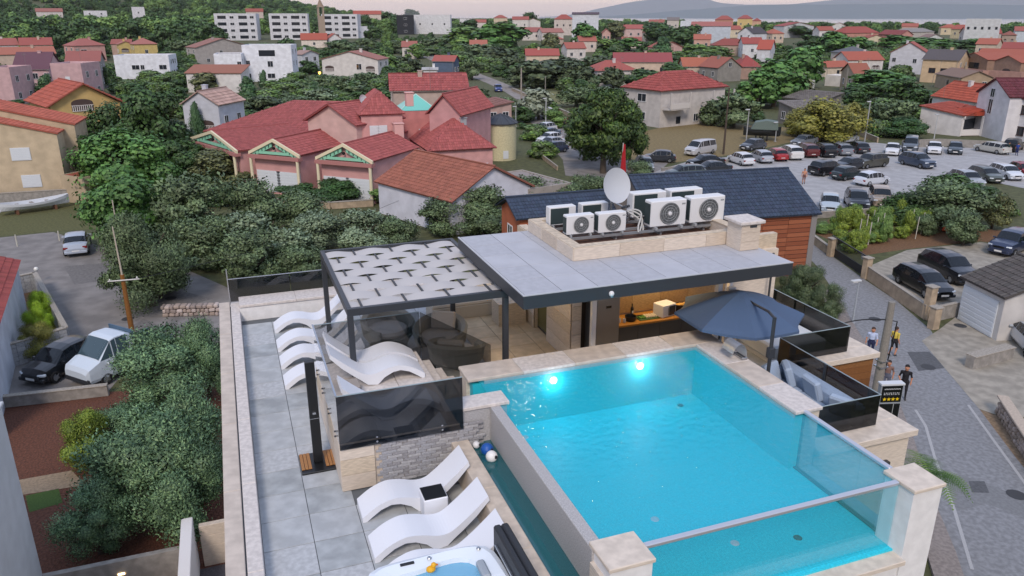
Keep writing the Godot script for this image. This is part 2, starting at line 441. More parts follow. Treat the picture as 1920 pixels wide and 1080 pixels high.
	for e in [[1.24, 3.5, 12.2, 12.22], [1.26, 3.54, 15.66, 15.68]]: ub("edge", e[0], e[1], 11.33, 11.342, e[2], e[3], plain("glass edge", "#8fa0a6", 0.2), pg)
	ub("edge", 1.225, 1.26, 11.343, 11.355, 12.2, 15.68, steel, pg)
	for i in 8:
		var bm := M.new(); bm.tube([V(1.2, 10.36 + 0.1 * (i % 2), 12.6 + (i / 2) * 0.9), V(1.24, 10.36 + 0.1 * (i % 2), 12.6 + (i / 2) * 0.9)], 0.018, 8)
		obj("bolt", bm, anth, pg)
	for i in 4:
		var bm := M.new(); bm.tube([V(1.9 + (i / 2) * 1.2, 10.34 + 0.09 * (i % 2), 12.19), V(1.9 + (i / 2) * 1.2, 10.34 + 0.09 * (i % 2), 12.24)], 0.018, 8)
		obj("bolt", bm, steel, pg)
	# flat roof over the bar
	var rf_ := thing("canopy_roof", "grey slab canopy roof with dark fascia over the outdoor kitchen bar", "roof")
	ub("fascia", 5.12, 11.6, 12.0, 12.28, 13.36, 17.95, anth, rf_, 0.01)
	ub("edge_trim", 5.12, 11.6, 12.281, 12.3, 13.36, 13.4, plain("trim", "#b3b6ba", 0.4), rf_)
	ub("edge_trim", 5.12, 5.16, 12.281, 12.3, 13.4, 17.95, plain("trim", "#b3b6ba", 0.4), rf_)
	tile_field(rf_, "panel", 5.17, 13.41, 8, 5, 0.804, 0.906, 12.281, [roofp, roofq, roofp], 0.014)
	panels(rf_, "stone_panel", V(7.0, 12.296, 15.12), Vector3(4.6, 0, 0), Vector3(0, 0.3, 0), 4, 1, 0.02, [trav2, trav])
	panels(rf_, "stone_panel", V(7.0, 12.296, 17.9), Vector3(0, 0, 2.78), Vector3(0, 0.3, 0), 3, 1, 0.02, [trav2, trav])
	for r in [[7.0, 11.6, 15.12, 15.36], [7.0, 7.24, 15.36, 17.66], [7.0, 11.6, 17.66, 17.9], [11.36, 11.6, 15.36, 17.66]]:
		ub("parapet", r[0], r[1], 12.29, 12.58, r[2], r[3], trav2, rf_)
		ub("parapet_cap", r[0] - 0.01, r[1] + 0.01, 12.58, 12.61, r[2] - 0.01 if r[2] < 15.2 else r[2], r[3], trav3, rf_)
	ub("roof_bed", 7.24, 11.36, 12.3, 12.33, 15.36, 17.66, grain("roof rust", "#6b4a3a", "#4a3a34", Vector3(0.8, 0.8, 0.8), 0.8), rf_)
	ub("flashing_sheet", 9.0, 10.4, 12.335, 12.36, 15.5, 16.0, plain("flashing", "#5c6773", 0.4), rf_)
	var ch := thing("roof_chimney", "square stone clad chimney with slab cap on the canopy roof corner", "chimney")
	ub("shaft", 10.98, 11.5, 12.3, 12.93, 14.5, 15.05, trav2, ch)
	panels(ch, "stone_panel", V(10.98, 12.3, 14.5), Vector3(0.52, 0, 0), Vector3(0, 0.63, 0), 1, 3, 0.012, [trav, trav2])
	ub("cap", 10.9, 11.58, 12.93, 13.01, 14.42, 15.13, coping2, ch, 0.015)
	ub("slot", 11.2, 11.38, 12.85, 12.9, 14.47, 14.5, anth, ch)
	# rooms under the canopy
	var rm := thing("bar_pavilion", "beige stone pavilion with a doorway behind the pool under the dark canopy", "pavilion")
	ub("wall", 7.36, 7.6, DK, 12.0, 18.3, 19.6, trav3, rm)
	panels(rm, "stone_panel", V(7.34, DK, 19.6), Vector3(0, 0, 1.3), Vector3(0, 2.6, 0), 1, 7, 0.02, [trav3, trav, trav2])
	ub("wall", 7.36, 7.6, DK, 12.0, 15.9, 17.4, trav3, rm)
	panels(rm, "stone_panel", V(7.34, DK, 17.4), Vector3(0, 0, 1.5), Vector3(0, 2.6, 0), 1, 7, 0.02, [trav2, trav3, trav])
	panels(rm, "stone_panel", V(7.34, DK, 15.88), Vector3(0.26, 0, 0), Vector3(0, 2.6, 0), 1, 7, 0.02, [trav3, trav, trav2])
	ub("door", 7.44, 7.5, DK + 0.02, 11.9, 17.4, 18.3, plain("door dark", "#2a2b28", 0.4), rm)
	ub("door_pane", 7.41, 7.44, DK + 0.12, 11.8, 17.5, 18.2, plain("door glass", "#5d5a36", 0.15), rm)
	ub("dark_wall", 7.6, 8.0, DK, 12.0, 16.2, 16.3, plain("bar dark panel", "#3a342f", 0.6), rm)
	var bw := [grain("bar wood", "#a8875a", "#8a6a42", Vector3(0.8, 4, 0.8), 0.6), grain("bar wood b", "#b39466", "#94764c", Vector3(0.7, 4, 0.7), 0.6)]
	ub("back_wall", 8.0, 13.6, DK, 12.0, 16.42, 16.6, trav3, rm)
	panels(rm, "panel", V(8.45, 10.3, 16.42), Vector3(3.3, 0, 0), Vector3(0, 1.7, 0), 4, 3, 0.02, bw)
	ub("column", 7.68, 7.8, DK, 12.0, 15.45, 15.57, plain("white column", "#dcdcdc", 0.5), rm, 0.01)
	ub("column", 11.5, 11.62, DK, 12.0, 15.45, 15.57, plain("white column", "#dcdcdc", 0.5), rm, 0.01)
	ub("column", 10.35, 10.47, DK, 12.0, 14.3, 14.42, plain("white column", "#dcdcdc", 0.5), rm, 0.01)
	ub("column", 10.8, 11.0, DK, 11.4, 14.5, 14.62, plain("white column", "#dcdcdc", 0.5), rm, 0.01)
	ub("stone_side", 12.0, 13.6, DK, 11.6, 16.3, 16.42, trav2, rm)
	var strip_l := ub("light_strip", 8.6, 11.2, 11.94, 11.96, 15.9, 15.96, lit("bar strip glow", "#ffd9a3", 4.0), rm)
	for i in 3:
		var l := AreaLight3D.new(); l.name = "bar_light"; l.area_size = Vector2(0.8, 0.05); l.position = V(9.0 + i * 0.9, 11.92, 15.93); l.rotation.x = -PI / 2; l.light_energy = 1.0; l.light_color = hx("#ffd8a4"); l.area_range = 8; l.shadow_enabled = true
		rm.add_child(l, true)
	var ol := OmniLight3D.new(); ol.name = "ceiling_lamp_light"; ol.position = V(6.3, 11.86, 16.3); ol.light_energy = 0.5; ol.light_color = hx("#ffd9a0"); ol.light_size = 0.1; ol.omni_range = 10; ol.omni_attenuation = 2; ol.shadow_enabled = true
	rm.add_child(ol, true)
	var lamp := M.new(); lamp.lathe(Vector3.ZERO, [Vector2(0, -0.03), Vector2(0.1, -0.03), Vector2(0.12, 0.0)], 14)
	var lo := obj("ceiling_lamp", lamp, lit("ceiling lamp glow", "#ffe2b0", 3.0), rm); lo.position = V(6.3, 11.99, 16.3)
	# low walls and planters by the lounge
	ub("planter_box", 6.45, 7.25, DK, 10.05, 18.7, 19.3, trav3, rm)

func lounger_mesh() -> ArrayMesh:
	var top := Curve2D.new()
	var P := [Vector2(0, 0.1), Vector2(0.25, 0.27), Vector2(0.52, 0.36), Vector2(0.78, 0.33), Vector2(1.02, 0.26), Vector2(1.22, 0.27), Vector2(1.42, 0.4), Vector2(1.64, 0.58), Vector2(1.88, 0.8)]
	var poly := PackedVector2Array()
	var tp := []
	for i in P.size() - 1:
		for k in 4:
			var t := k / 4.0
			tp.append(P[i].cubic_interpolate(P[i + 1], P[maxi(i - 1, 0)], P[mini(i + 2, P.size() - 1)], t))
	tp.append(P[-1])
	for p in tp: poly.append(p)
	var under := [Vector2(1.9, 0.72), Vector2(1.68, 0.47), Vector2(1.46, 0.27), Vector2(1.3, 0.14), Vector2(1.18, 0.03), Vector2(0.98, 0.0), Vector2(0.84, 0.14), Vector2(0.66, 0.23), Vector2(0.5, 0.25), Vector2(0.32, 0.19), Vector2(0.16, 0.08), Vector2(0.06, 0.0), Vector2(0.0, 0.0)]
	for p in under: poly.append(p)
	var m := M.new()
	m.profile(poly, Vector3.ZERO, Vector3(1, 0, 0), Vector3(0, 1, 0), Vector3(0, 0, 0.3))
	return m.mesh()

func build_hotel_things():
	var DK := 9.39
	var white := plain("lounger white", "#dfe2e8", 0.45)
	var anth := plain("anthracite", "#33373d", 0.45)
	var steel := plain("steel", "#b9bcc0", 0.25, 0.9)
	var dark := plain("near black", "#15171a", 0.4)
	var lm := lounger_mesh()
	var lb := [
		["white wave lounger on the lower deck against the stone clad platform wall", 1.42, 11.53, 0, DK],
		["white wave lounger on the lower deck in front of the black topped cube table", 1.42, 10.44, 0, DK],
		["white wave lounger on the lower deck half hidden behind the hot tub", 1.42, 9.5, 0, DK],
		["white wave lounger on the raised platform closest to the stair steps and pergola", 3.32, 15.3, 1, 10.405],
		["white wave lounger in the middle of the raised glass walled platform", 3.3, 14.6, 1, 10.405],
		["white wave lounger seen through the smoked front glass of the raised platform", 3.3, 13.05, 1, 10.405],
		["white wave lounger at the back of the row by the low white parapet wall", 0.62, 20.65, 0, DK],
		["second white wave lounger from the back parapet in the row beside the pergola", 0.6, 19.35, 0, DK],
		["third white wave lounger from the back parapet in the row beside the pergola", 0.6, 18.25, 0, DK],
		["white wave lounger of the walkway row just behind the shower and platform", 0.6, 17.1, 0, DK]]
	for a in lb:
		var o := obj("sun_lounger", lm, white)
		tag(o, a[0], "sun lounger", "white wave loungers on the rooftop")
		o.position = V(a[1], a[4], a[2]); o.rotation.y = PI if a[3] else 0.0
	var ct := thing("side_table", "white cube side table with black wicker top between two loungers", "table", V(2.62, DK, 11.1))
	bx("body", -0.21, 0.21, 0, 0.42, -0.21, 0.21, white, ct, 0.015)
	bx("top", -0.19, 0.19, 0.42, 0.435, -0.19, 0.19, dark, ct)
	var pt := thing("side_table", "small square stone topped table beside the platform loungers", "table", V(1.72, 10.4, 13.95))
	bx("body", -0.15, 0.15, 0, 0.27, -0.18, 0.18, white, pt)
	bx("top", -0.17, 0.17, 0.27, 0.3, -0.2, 0.2, grain("table stone", "#a39a92", "#8e857d", Vector3(3, 3, 3)), pt, 0.01)
	# shower
	var sh := thing("outdoor_shower", "tall black shower column standing on a slatted wooden tray by the walkway", "shower", V(0.93, DK, 13.4))
	bx("column", -0.075, 0.1, 0.05, 2.15, -0.06, 0.06, dark, sh, 0.012)
	bx("tray", -0.33, 0.33, 0, 0.045, -0.36, 0.36, dark, sh, 0.01)
	for i in 3:
		for s in [-1, 1]:
			bx("slat", s * 0.12 + s * 0.01 + (i * 0.066 if s > 0 else -i * 0.066 - 0.058), s * 0.12 + s * 0.01 + (i * 0.066 + 0.058 if s > 0 else -i * 0.066), 0.046, 0.07, -0.33, 0.24, grain("slat wood", "#b5804a", "#94633a", Vector3(2, 2, 9), 0.6), sh, 0.005)
	bx("handle", -0.02, 0.04, 1.1, 1.14, 0.06, 0.1, steel, sh)
	bx("collar", -0.08, 0.105, 0.99, 1.0, -0.065, 0.065, steel, sh)
	# hot tub
	var st := thing("hot_tub", "white acrylic hot tub filled with blue water at the front of the deck", "hot tub", V(2.02, DK, 8.05))
	var shell := plain("acrylic", "#dde6ee", 0.25)
	for s in [-1, 1]:
		bx("cabinet", -0.93, 0.93, 0, 0.69, s * 0.96 - 0.04, s * 0.96 + 0.04, plain("tub cabinet", "#8f959b", 0.7), st, 0.02)
		bx("cabinet", s * 0.89 - 0.04, s * 0.89 + 0.04, 0, 0.69, -0.92, 0.92, plain("tub cabinet", "#8f959b", 0.7), st, 0.02)
	var rim := M.new()
	var outer := []; var inner := []; var low := []
	for i in 48:
		var q := TAU * i / 48
		var p := Vector2(cos(q), sin(q))
		var k := 1.0 / pow(pow(absf(p.x), 6) + pow(absf(p.y), 6), 1.0 / 6)
		var k2 := 1.0 / pow(pow(absf(p.x), 4) + pow(absf(p.y), 4), 0.25)
		outer.append(Vector2(p.x * k * 0.97, p.y * k * 1.04))
		inner.append(Vector2(p.x * k2 * (0.73 + 0.05 * cos(q * 6)), p.y * k2 * (0.8 + 0.04 * sin(q * 4))))
	for i in 48:
		var j := (i + 1) % 48
		var a := Vector3(outer[i].x, 0.68, outer[i].y); var b := Vector3(outer[j].x, 0.68, outer[j].y)
		var a1 := Vector3(outer[i].x * 0.985, 0.8, outer[i].y * 0.985); var b1 := Vector3(outer[j].x * 0.985, 0.8, outer[j].y * 0.985)
		var a2 := Vector3(lerpf(outer[i].x, inner[i].x, 0.3), 0.83, lerpf(outer[i].y, inner[i].y, 0.3)); var b2 := Vector3(lerpf(outer[j].x, inner[j].x, 0.3), 0.83, lerpf(outer[j].y, inner[j].y, 0.3))
		var a3 := Vector3(inner[i].x, 0.79, inner[i].y); var b3 := Vector3(inner[j].x, 0.79, inner[j].y)
		var a4 := Vector3(inner[i].x * 0.9, 0.3, inner[i].y * 0.9); var b4 := Vector3(inner[j].x * 0.9, 0.3, inner[j].y * 0.9)
		rim.quad(b, a, a1, b1); rim.quad(b1, a1, a2, b2); rim.quad(b2, a2, a3, b3); rim.quad(b3, a3, a4, b4); rim.tri(a4, b4, Vector3(0, 0.26, 0))
	obj("shell", rim, shell, st)
	bx("lounge_seat", 0.1, 0.62, 0.3, 0.55, -0.6, 0.2, shell, st, 0.1)
	bx("seat", -0.65, -0.2, 0.3, 0.5, -0.6, 0.6, shell, st, 0.1)
	var tw := M.new(); var wp := PackedVector2Array()
	for p in inner: wp.append(Vector2(p.x * 0.985, -p.y * 0.985))
	tw.flat(wp, 0.72); obj("water", tw, glass("tub water", "#4cb8e4", 0.55, 0.03), st)
	bx("control_panel", -0.42, -0.22, 0.815, 0.835, -0.93, -0.88, dark, st, 0.004)
	bx("headrest", 0.6, 0.72, 0.74, 0.86, -0.62, -0.25, plain("headrest", "#9aa3ab", 0.6), st, 0.04)
	var jet := M.new(); jet.ball(Vector3.ZERO, Vector3(0.035, 0.02, 0.035), 10, 4)
	for p in [[0.55, 0.62, -0.1], [0.5, 0.62, 0.15], [0.3, 0.62, 0.4], [0.62, 0.6, -0.5], [0.2, 0.6, -0.2]]:
		var q := obj("jet", jet, anth, st); q.position = Vector3(p[0], p[1], p[2])
	for p in [[-0.82, 0.83, -0.75], [0.72, 0.84, -0.86], [0.0, 0.84, -0.9]]:
		var q := obj("knob", jet, steel, st); q.position = Vector3(p[0], p[1], p[2])
	var duck := thing("rubber_duck", "small yellow rubber duck sitting on the rim of the hot tub", "toy", V(1.98, DK + 0.8, 8.7))
	var db := M.new(); db.ball(Vector3(0, 0.05, 0), Vector3(0.07, 0.05, 0.055)); db.ball(Vector3(0.04, 0.11, 0), Vector3(0.04, 0.04, 0.04)); obj("body", db, plain("duck yellow", "#e0a81c", 0.5), duck)
	var bk := M.new(); bk.ball(Vector3(0.085, 0.105, 0), Vector3(0.02, 0.01, 0.02), 8, 4); obj("beak", bk, plain("duck beak", "#cc5a12", 0.5), duck)
	var cv := thing("tub_cover", "folded black hot tub cover standing on the edge of the white tub", "cover", V(3.08, DK + 0.8, 8.0))
	for i in 2:
		bx("half", -0.1 + i * 0.115, 0.01 + i * 0.115, -0.2, 0.36, -0.95, 0.95, plain("cover vinyl", "#24262a", 0.5), cv, 0.03)
	bx("lift_bar", -0.13, -0.105, 0.1, 0.14, -0.8, 0.9, steel, cv)
	# balls in the channel
	for a in [["white ball with a black spot floating in the overflow channel beside the blue ball", 3.86, 11.64, 0.11, "#e6e6e6"], ["blue ball floating in the far end of the overflow channel", 3.86, 11.9, 0.12, "#1d56a8"], ["small white ball in the corner of the overflow channel behind the blue ball", 3.72, 12.12, 0.07, "#dcdcdc"]]:
		var b := thing("play_ball", a[0], "ball", V(a[1], 9.9, a[2]))
		var bm := M.new(); bm.ball(Vector3(0, 0.04, 0), Vector3(a[3], a[3], a[3]), 16, 10); obj("ball", bm, plain("ball " + a[4], a[4], 0.4), b)
		var sm := M.new(); sm.ball(Vector3(0.05, 0.06, 0.085 if a[3] > 0.1 else 0.05), Vector3(0.035, 0.035, 0.03) * (a[3] / 0.11), 8, 6); obj("spot", sm, dark, b)
	# waterfall spout
	var wf := thing("waterfall_spout", "curved stainless steel waterfall spout on the pool coping", "spout", V(9.55, 10.65, 12.45))
	var wpn := M.new()
	for i in 12:
		var q0 := PI * 0.95 * i / 12 - 0.15; var q1 := PI * 0.95 * (i + 1) / 12 - 0.15
		var c0 := Vector3(-cos(q0) * -0.18, 0.12 + sin(q0) * 0.28, 0); var c1 := Vector3(-cos(q1) * -0.18, 0.12 + sin(q1) * 0.28, 0)
		var z := Vector3(0, 0, 0.2)
		wpn.quad(c0 + z, c0 - z, c1 - z, c1 + z)
	obj("blade", wpn, plain("bright steel", "#c5c8cd", 0.4, 0.8), wf)
	bx("base", 0.1, 0.24, 0, 0.06, -0.16, 0.16, steel, wf, 0.01)
	build_pergola(anth); build_ac(); build_umbrella(anth); build_bar(); build_lounge()
	# satellite dish
	var sd := thing("satellite_dish", "large grey white satellite dish standing among the outdoor air units", "satellite dish", V(8.95, 12.34, 16.95), 0.25)
	var dm := M.new()
	var pr := []
	for i in 9: pr.append(Vector2(0.44 * i / 8.0, 0.1 * pow(i / 8.0, 2)))
	dm.lathe(Vector3.ZERO, pr, 28)
	var di := obj("dish", dm, plain("dish grey", "#b9bec4", 0.5), sd); di.rotation = Vector3(PI / 2 - 0.25, 0, 0); di.position = Vector3(-0.05, 1.18, 0)
	var pm := M.new(); pm.tube([Vector3(0, 0, -0.15), Vector3(0, 1.1, -0.15)], 0.03); obj("mast", pm, steel, sd)
	var am := M.new(); am.tube([Vector3(0, 0.74, 0.0), Vector3(-0.1, 0.72, 0.5)], 0.018); obj("arm", am, steel, sd)
	for s in [-1, 1]:
		var fm := M.new(); fm.tube([Vector3(-0.1 + s * 0.05, 0.72, 0.42), Vector3(-0.1 + s * 0.05, 0.78, 0.56)], 0.035); obj("receiver", fm, anth, sd)
	# small dome lamp on the fascia
	var cam := thing("wall_lamp", "small round white lamp on the dark canopy fascia above the fridge", "lamp", V(7.05, 12.12, 13.33))
	var cm := M.new(); cm.ball(Vector3.ZERO, Vector3(0.06, 0.06, 0.05)); obj("dome", cm, plain("white column", "#dcdcdc", 0.5), cam)
	bx("bracket", -0.03, 0.03, -0.08, 0.0, -0.03, 0.02, steel, cam)

func build_pergola(anth: Material):
	var p := thing("pergola", "dark metal pergola roofed with woven white fabric strips over the lounge", "pergola")
	var u0 := 1.88; var u1 := 5.36; var v0 := 14.86; var v1 := 19.3; var y := 11.9
	for c in [[u0, v0], [u1 - 0.12, v0], [u0, v1 - 0.12], [u1 - 0.12, v1 - 0.12]]:
		ub("post", c[0], c[0] + 0.12, 9.39, y - 0.16, c[1], c[1] + 0.12, anth, p, 0.008)
	ub("beam", u0, u1, y - 0.16, y, v0, v0 + 0.1, anth, p, 0.008)
	ub("beam", u0, u1, y - 0.16, y, v1 - 0.1, v1, anth, p, 0.008)
	ub("beam", u0, u0 + 0.1, y - 0.16, y, v0 + 0.1, v1 - 0.1, anth, p, 0.008)
	ub("beam", u1 - 0.1, u1, y - 0.16, y, v0 + 0.1, v1 - 0.1, anth, p, 0.008)
	var nr := 7; var ns := 8
	for i in nr:
		var x := u0 + 0.1 + (u1 - u0 - 0.2) * (i + 0.5) / nr
		var m := M.new(); m.tube([V(x, y - 0.05, v0 + 0.1), V(x, y - 0.05, v1 - 0.1)], 0.026, 8); obj("rod", m, anth, p)
	var fab := plain("shade fabric", "#bab7b5", 0.9)
	var w := (v1 - v0 - 0.2) / ns
	for s in ns:
		var m := M.new()
		var seg := nr * 8
		var prev := []
		for k in seg + 1:
			var t := k * 1.0 / seg
			var x := lerpf(u0 + 0.1, u1 - 0.1, t)
			var yy := y - 0.05 + 0.026 * sin(PI * (t * nr)) * (1 if s % 2 else -1) * (1.0 if true else 0.0)
			yy = y - 0.05 + 0.026 * cos(PI * (t * nr - 0.5)) * (1 if s % 2 else -1)
			var dip := 0.0
			var row := []
			for j in 5:
				var f := j / 4.0
				var bulge := 0.008 * sin(PI * f)
				row.append(V(x, yy + bulge, v0 + 0.1 + w * (s + 0.015 + f * 0.97)))
			if prev.size():
				for j in 4:
					m.quad(prev[j], row[j], row[j + 1], prev[j + 1])
			prev = row
		obj("fabric_strip", m, fab, p)

func ac_unit() -> Node3D:
	var o := thing("air_conditioner", "unit", "air conditioner", Vector3.ZERO, 0.0, "outdoor air units on the canopy roof")
	var wm := plain("unit white", "#d6d8da", 0.5); var dk := plain("coil dark", "#2b3a3c", 0.6); var gr := plain("fan grille", "#8d9194", 0.5)
	bx("case", -0.5, 0.5, 0.07, 0.73, -0.17, 0.17, wm, o, 0.02)
	bx("coil", -0.22, 0.46, 0.12, 0.68, -0.185, -0.168, dk, o)
	bx("side_grille", -0.512, -0.498, 0.14, 0.66, -0.13, 0.13, dk, o)
	var f := M.new(); f.lathe(Vector3.ZERO, [Vector2(0.0, 0.0), Vector2(0.27, 0.0), Vector2(0.28, 0.02)], 24)
	var fo := obj("fan_well", f, plain("fan dark", "#5f6467", 0.6), o); fo.rotation.x = PI / 2; fo.position = Vector3(0.02, 0.4, 0.172)
	for k in 4:
		var rg := M.new()
		var pts := []
		for i in 25: pts.append(Vector3(cos(TAU * i / 24), sin(TAU * i / 24), 0) * (0.07 + 0.065 * k))
		rg.tube(pts, 0.008, 5, false); var ro := obj("grille_ring", rg, gr, o); ro.position = Vector3(0.02, 0.4, 0.195)
	var sk := M.new()
	for i in 10: sk.tube([Vector3(0.02, 0.4, 0.195), Vector3(0.02 + cos(TAU * i / 10) * 0.27, 0.4 + sin(TAU * i / 10) * 0.27, 0.195)], 0.005, 4)
	var so := obj("grille_spokes", sk, gr, o); so.set_meta("kind", "stuff")
	var hb := M.new(); hb.lathe(Vector3.ZERO, [Vector2(0, 0.03), Vector2(0.05, 0.02), Vector2(0.055, 0)], 12); var ho := obj("hub", hb, wm, o); ho.rotation.x = PI / 2; ho.position = Vector3(0.02, 0.4, 0.19)
	bx("badge", 0.36, 0.46, 0.6, 0.64, 0.17, 0.174, gr, o)
	for s in [-0.36, 0.36]:
		bx("foot", s - 0.03, s + 0.03, 0, 0.07, -0.24, 0.24, plain("foot grey", "#9a9da0", 0.5), o)
	return o

func build_ac():
	var a := [
		["small outdoor air unit facing the pool, at the roof end near the pergola", 7.72, 16.45, 0, 0.72],
		["small outdoor air unit facing the pool, second from the roof end near the pergola", 8.52, 16.35, 0, 0.74],
		["large outdoor air unit facing the pool beside the coiled pipes", 10.06, 16.38, 0, 1.0],
		["large outdoor air unit facing the pool, closest to the stone chimney", 11.2, 16.4, 0, 1.0],
		["small outdoor air unit turned away with its dark coil showing, at the roof end", 7.67, 17.4, 1, 0.72],
		["small outdoor air unit turned away with its dark coil showing, next to the satellite dish", 8.56, 17.4, 1, 0.74],
		["large outdoor air unit turned away with dark coil and pipes, beside the satellite dish", 10.1, 17.4, 1, 0.98],
		["large outdoor air unit turned away with dark coil, behind the unit near the chimney", 11.2, 17.4, 1, 0.98]]
	var src: Node3D = ac_unit()
	for i in a.size():
		var o: Node3D = src if i == 0 else copy_of(src, "air_conditioner", a[i][0], Vector3.ZERO, 0)
		o.set_meta("label", a[i][0])
		o.position = V(a[i][1], 12.5, a[i][2]); o.rotation.y = PI if a[i][3] else 0.0
		o.scale = Vector3(a[i][4], a[i][4] * 0.98, a[i][4])
	var st := thing("unit_stand", "grey steel rails carrying the outdoor air units on the roof", "stand")
	for v in [16.25, 16.6, 17.2, 17.6]:
		ub("rail", 7.3, 11.33, 12.44, 12.5, v - 0.025, v + 0.025, plain("stand steel", "#9ea2a6", 0.4, 0.5), st)
	for i in 4:
		ub("leg", 7.4 + i * 1.25, 7.45 + i * 1.25, 12.33, 12.44, 16.3, 17.6, plain("stand steel", "#9ea2a6", 0.4, 0.5), st)
	var pipes := thing("coiled_pipes", "grey insulated pipes coiling beside the large outdoor air unit", "pipe")
	for k in 3:
		var pts := []
		for i in 20:
			var q := i / 19.0
			pts.append(V(9.35 + 0.12 * sin(q * 9 + k), 12.42 + 0.45 * sin(q * PI) + k * 0.03, 17.3 - q * 1.0 - k * 0.05))
		var m := M.new(); m.tube(pts, 0.022, 6); obj("pipe", m, plain("pipe grey", "#b5b5b2", 0.6), pipes)

func build_umbrella(anth: Material):
	var o := thing("parasol", "large navy blue cantilever parasol over the street terrace", "parasol")
	var c := V(10.6, 0, 13.78)
	var navy := plain("navy canvas", "#465b78", 0.85)
	navy.backlight_enabled = true; navy.backlight = Color(0.02, 0.03, 0.05)
	var n := 8
	for k in n:
		var m := M.new()
		var a0 := TAU * (k + 0.5) / n; var a1 := TAU * (k + 1.5) / n
		var rings := []
		for i in 9:
			var t := i / 8.0
			var row := []
			for j in 7:
				var f := j / 6.0
				var p0 := Vector3(cos(a0), 0, sin(a0)); var p1 := Vector3(cos(a1), 0, sin(a1))
				var d := p0.lerp(p1, f)
				var sag := 0.05 * sin(PI * f) * t
				row.append(c + d * (0.12 + 1.36 * t) * (1.0 - 0.05 * sin(PI * f) * (1 if i == 8 else 0)) + Vector3(0, 11.56 - 0.5 * pow(t, 1.25) - sag, 0))
			rings.append(row)
		for i in 8:
			for j in 6:
				m.quad(rings[i][j], rings[i][j + 1], rings[i + 1][j + 1], rings[i + 1][j])
		for j in 6:
			m.quad(rings[8][j], rings[8][j + 1], rings[8][j + 1] + Vector3(0, -0.06, 0), rings[8][j] + Vector3(0, -0.06, 0))
		obj("canvas_panel", m, navy, o)
		var r := M.new(); r.tube([c + Vector3(cos(a0) * 0.05, 11.46, sin(a0) * 0.05), c + Vector3(cos(a0) * 1.44, 11.01, sin(a0) * 1.44)], 0.012, 5); obj("rib", r, anth, o)
	var vt := M.new(); vt.lathe(c + Vector3(0, 11.5, 0), [Vector2(0.24, 0.0), Vector2(0.1, 0.08), Vector2(0.0, 0.1)], 8); obj("vent_cap", vt, plain("navy cap", "#3d5270", 0.85), o)
	var pm := M.new(); pm.tube([V(10.15, 9.4, 12.04), V(10.15, 11.66, 12.04)], 0.04, 10); obj("pole", pm, anth, o)
	var am := M.new(); am.tube([V(10.15, 11.64, 12.04), V(10.2, 11.68, 12.3), V(10.6, 11.45, 13.3), V(10.6, 11.48, 13.7)], 0.03, 8); obj("arm", am, anth, o)
	ub("crank_box", 10.08, 10.22, 10.75, 10.98, 11.97, 12.1, anth, o, 0.01)
	ub("base", 9.9, 10.6, 9.39, 9.47, 11.7, 12.4, grain("parasol base", "#a7a9ab", "#95979a"), o, 0.02)

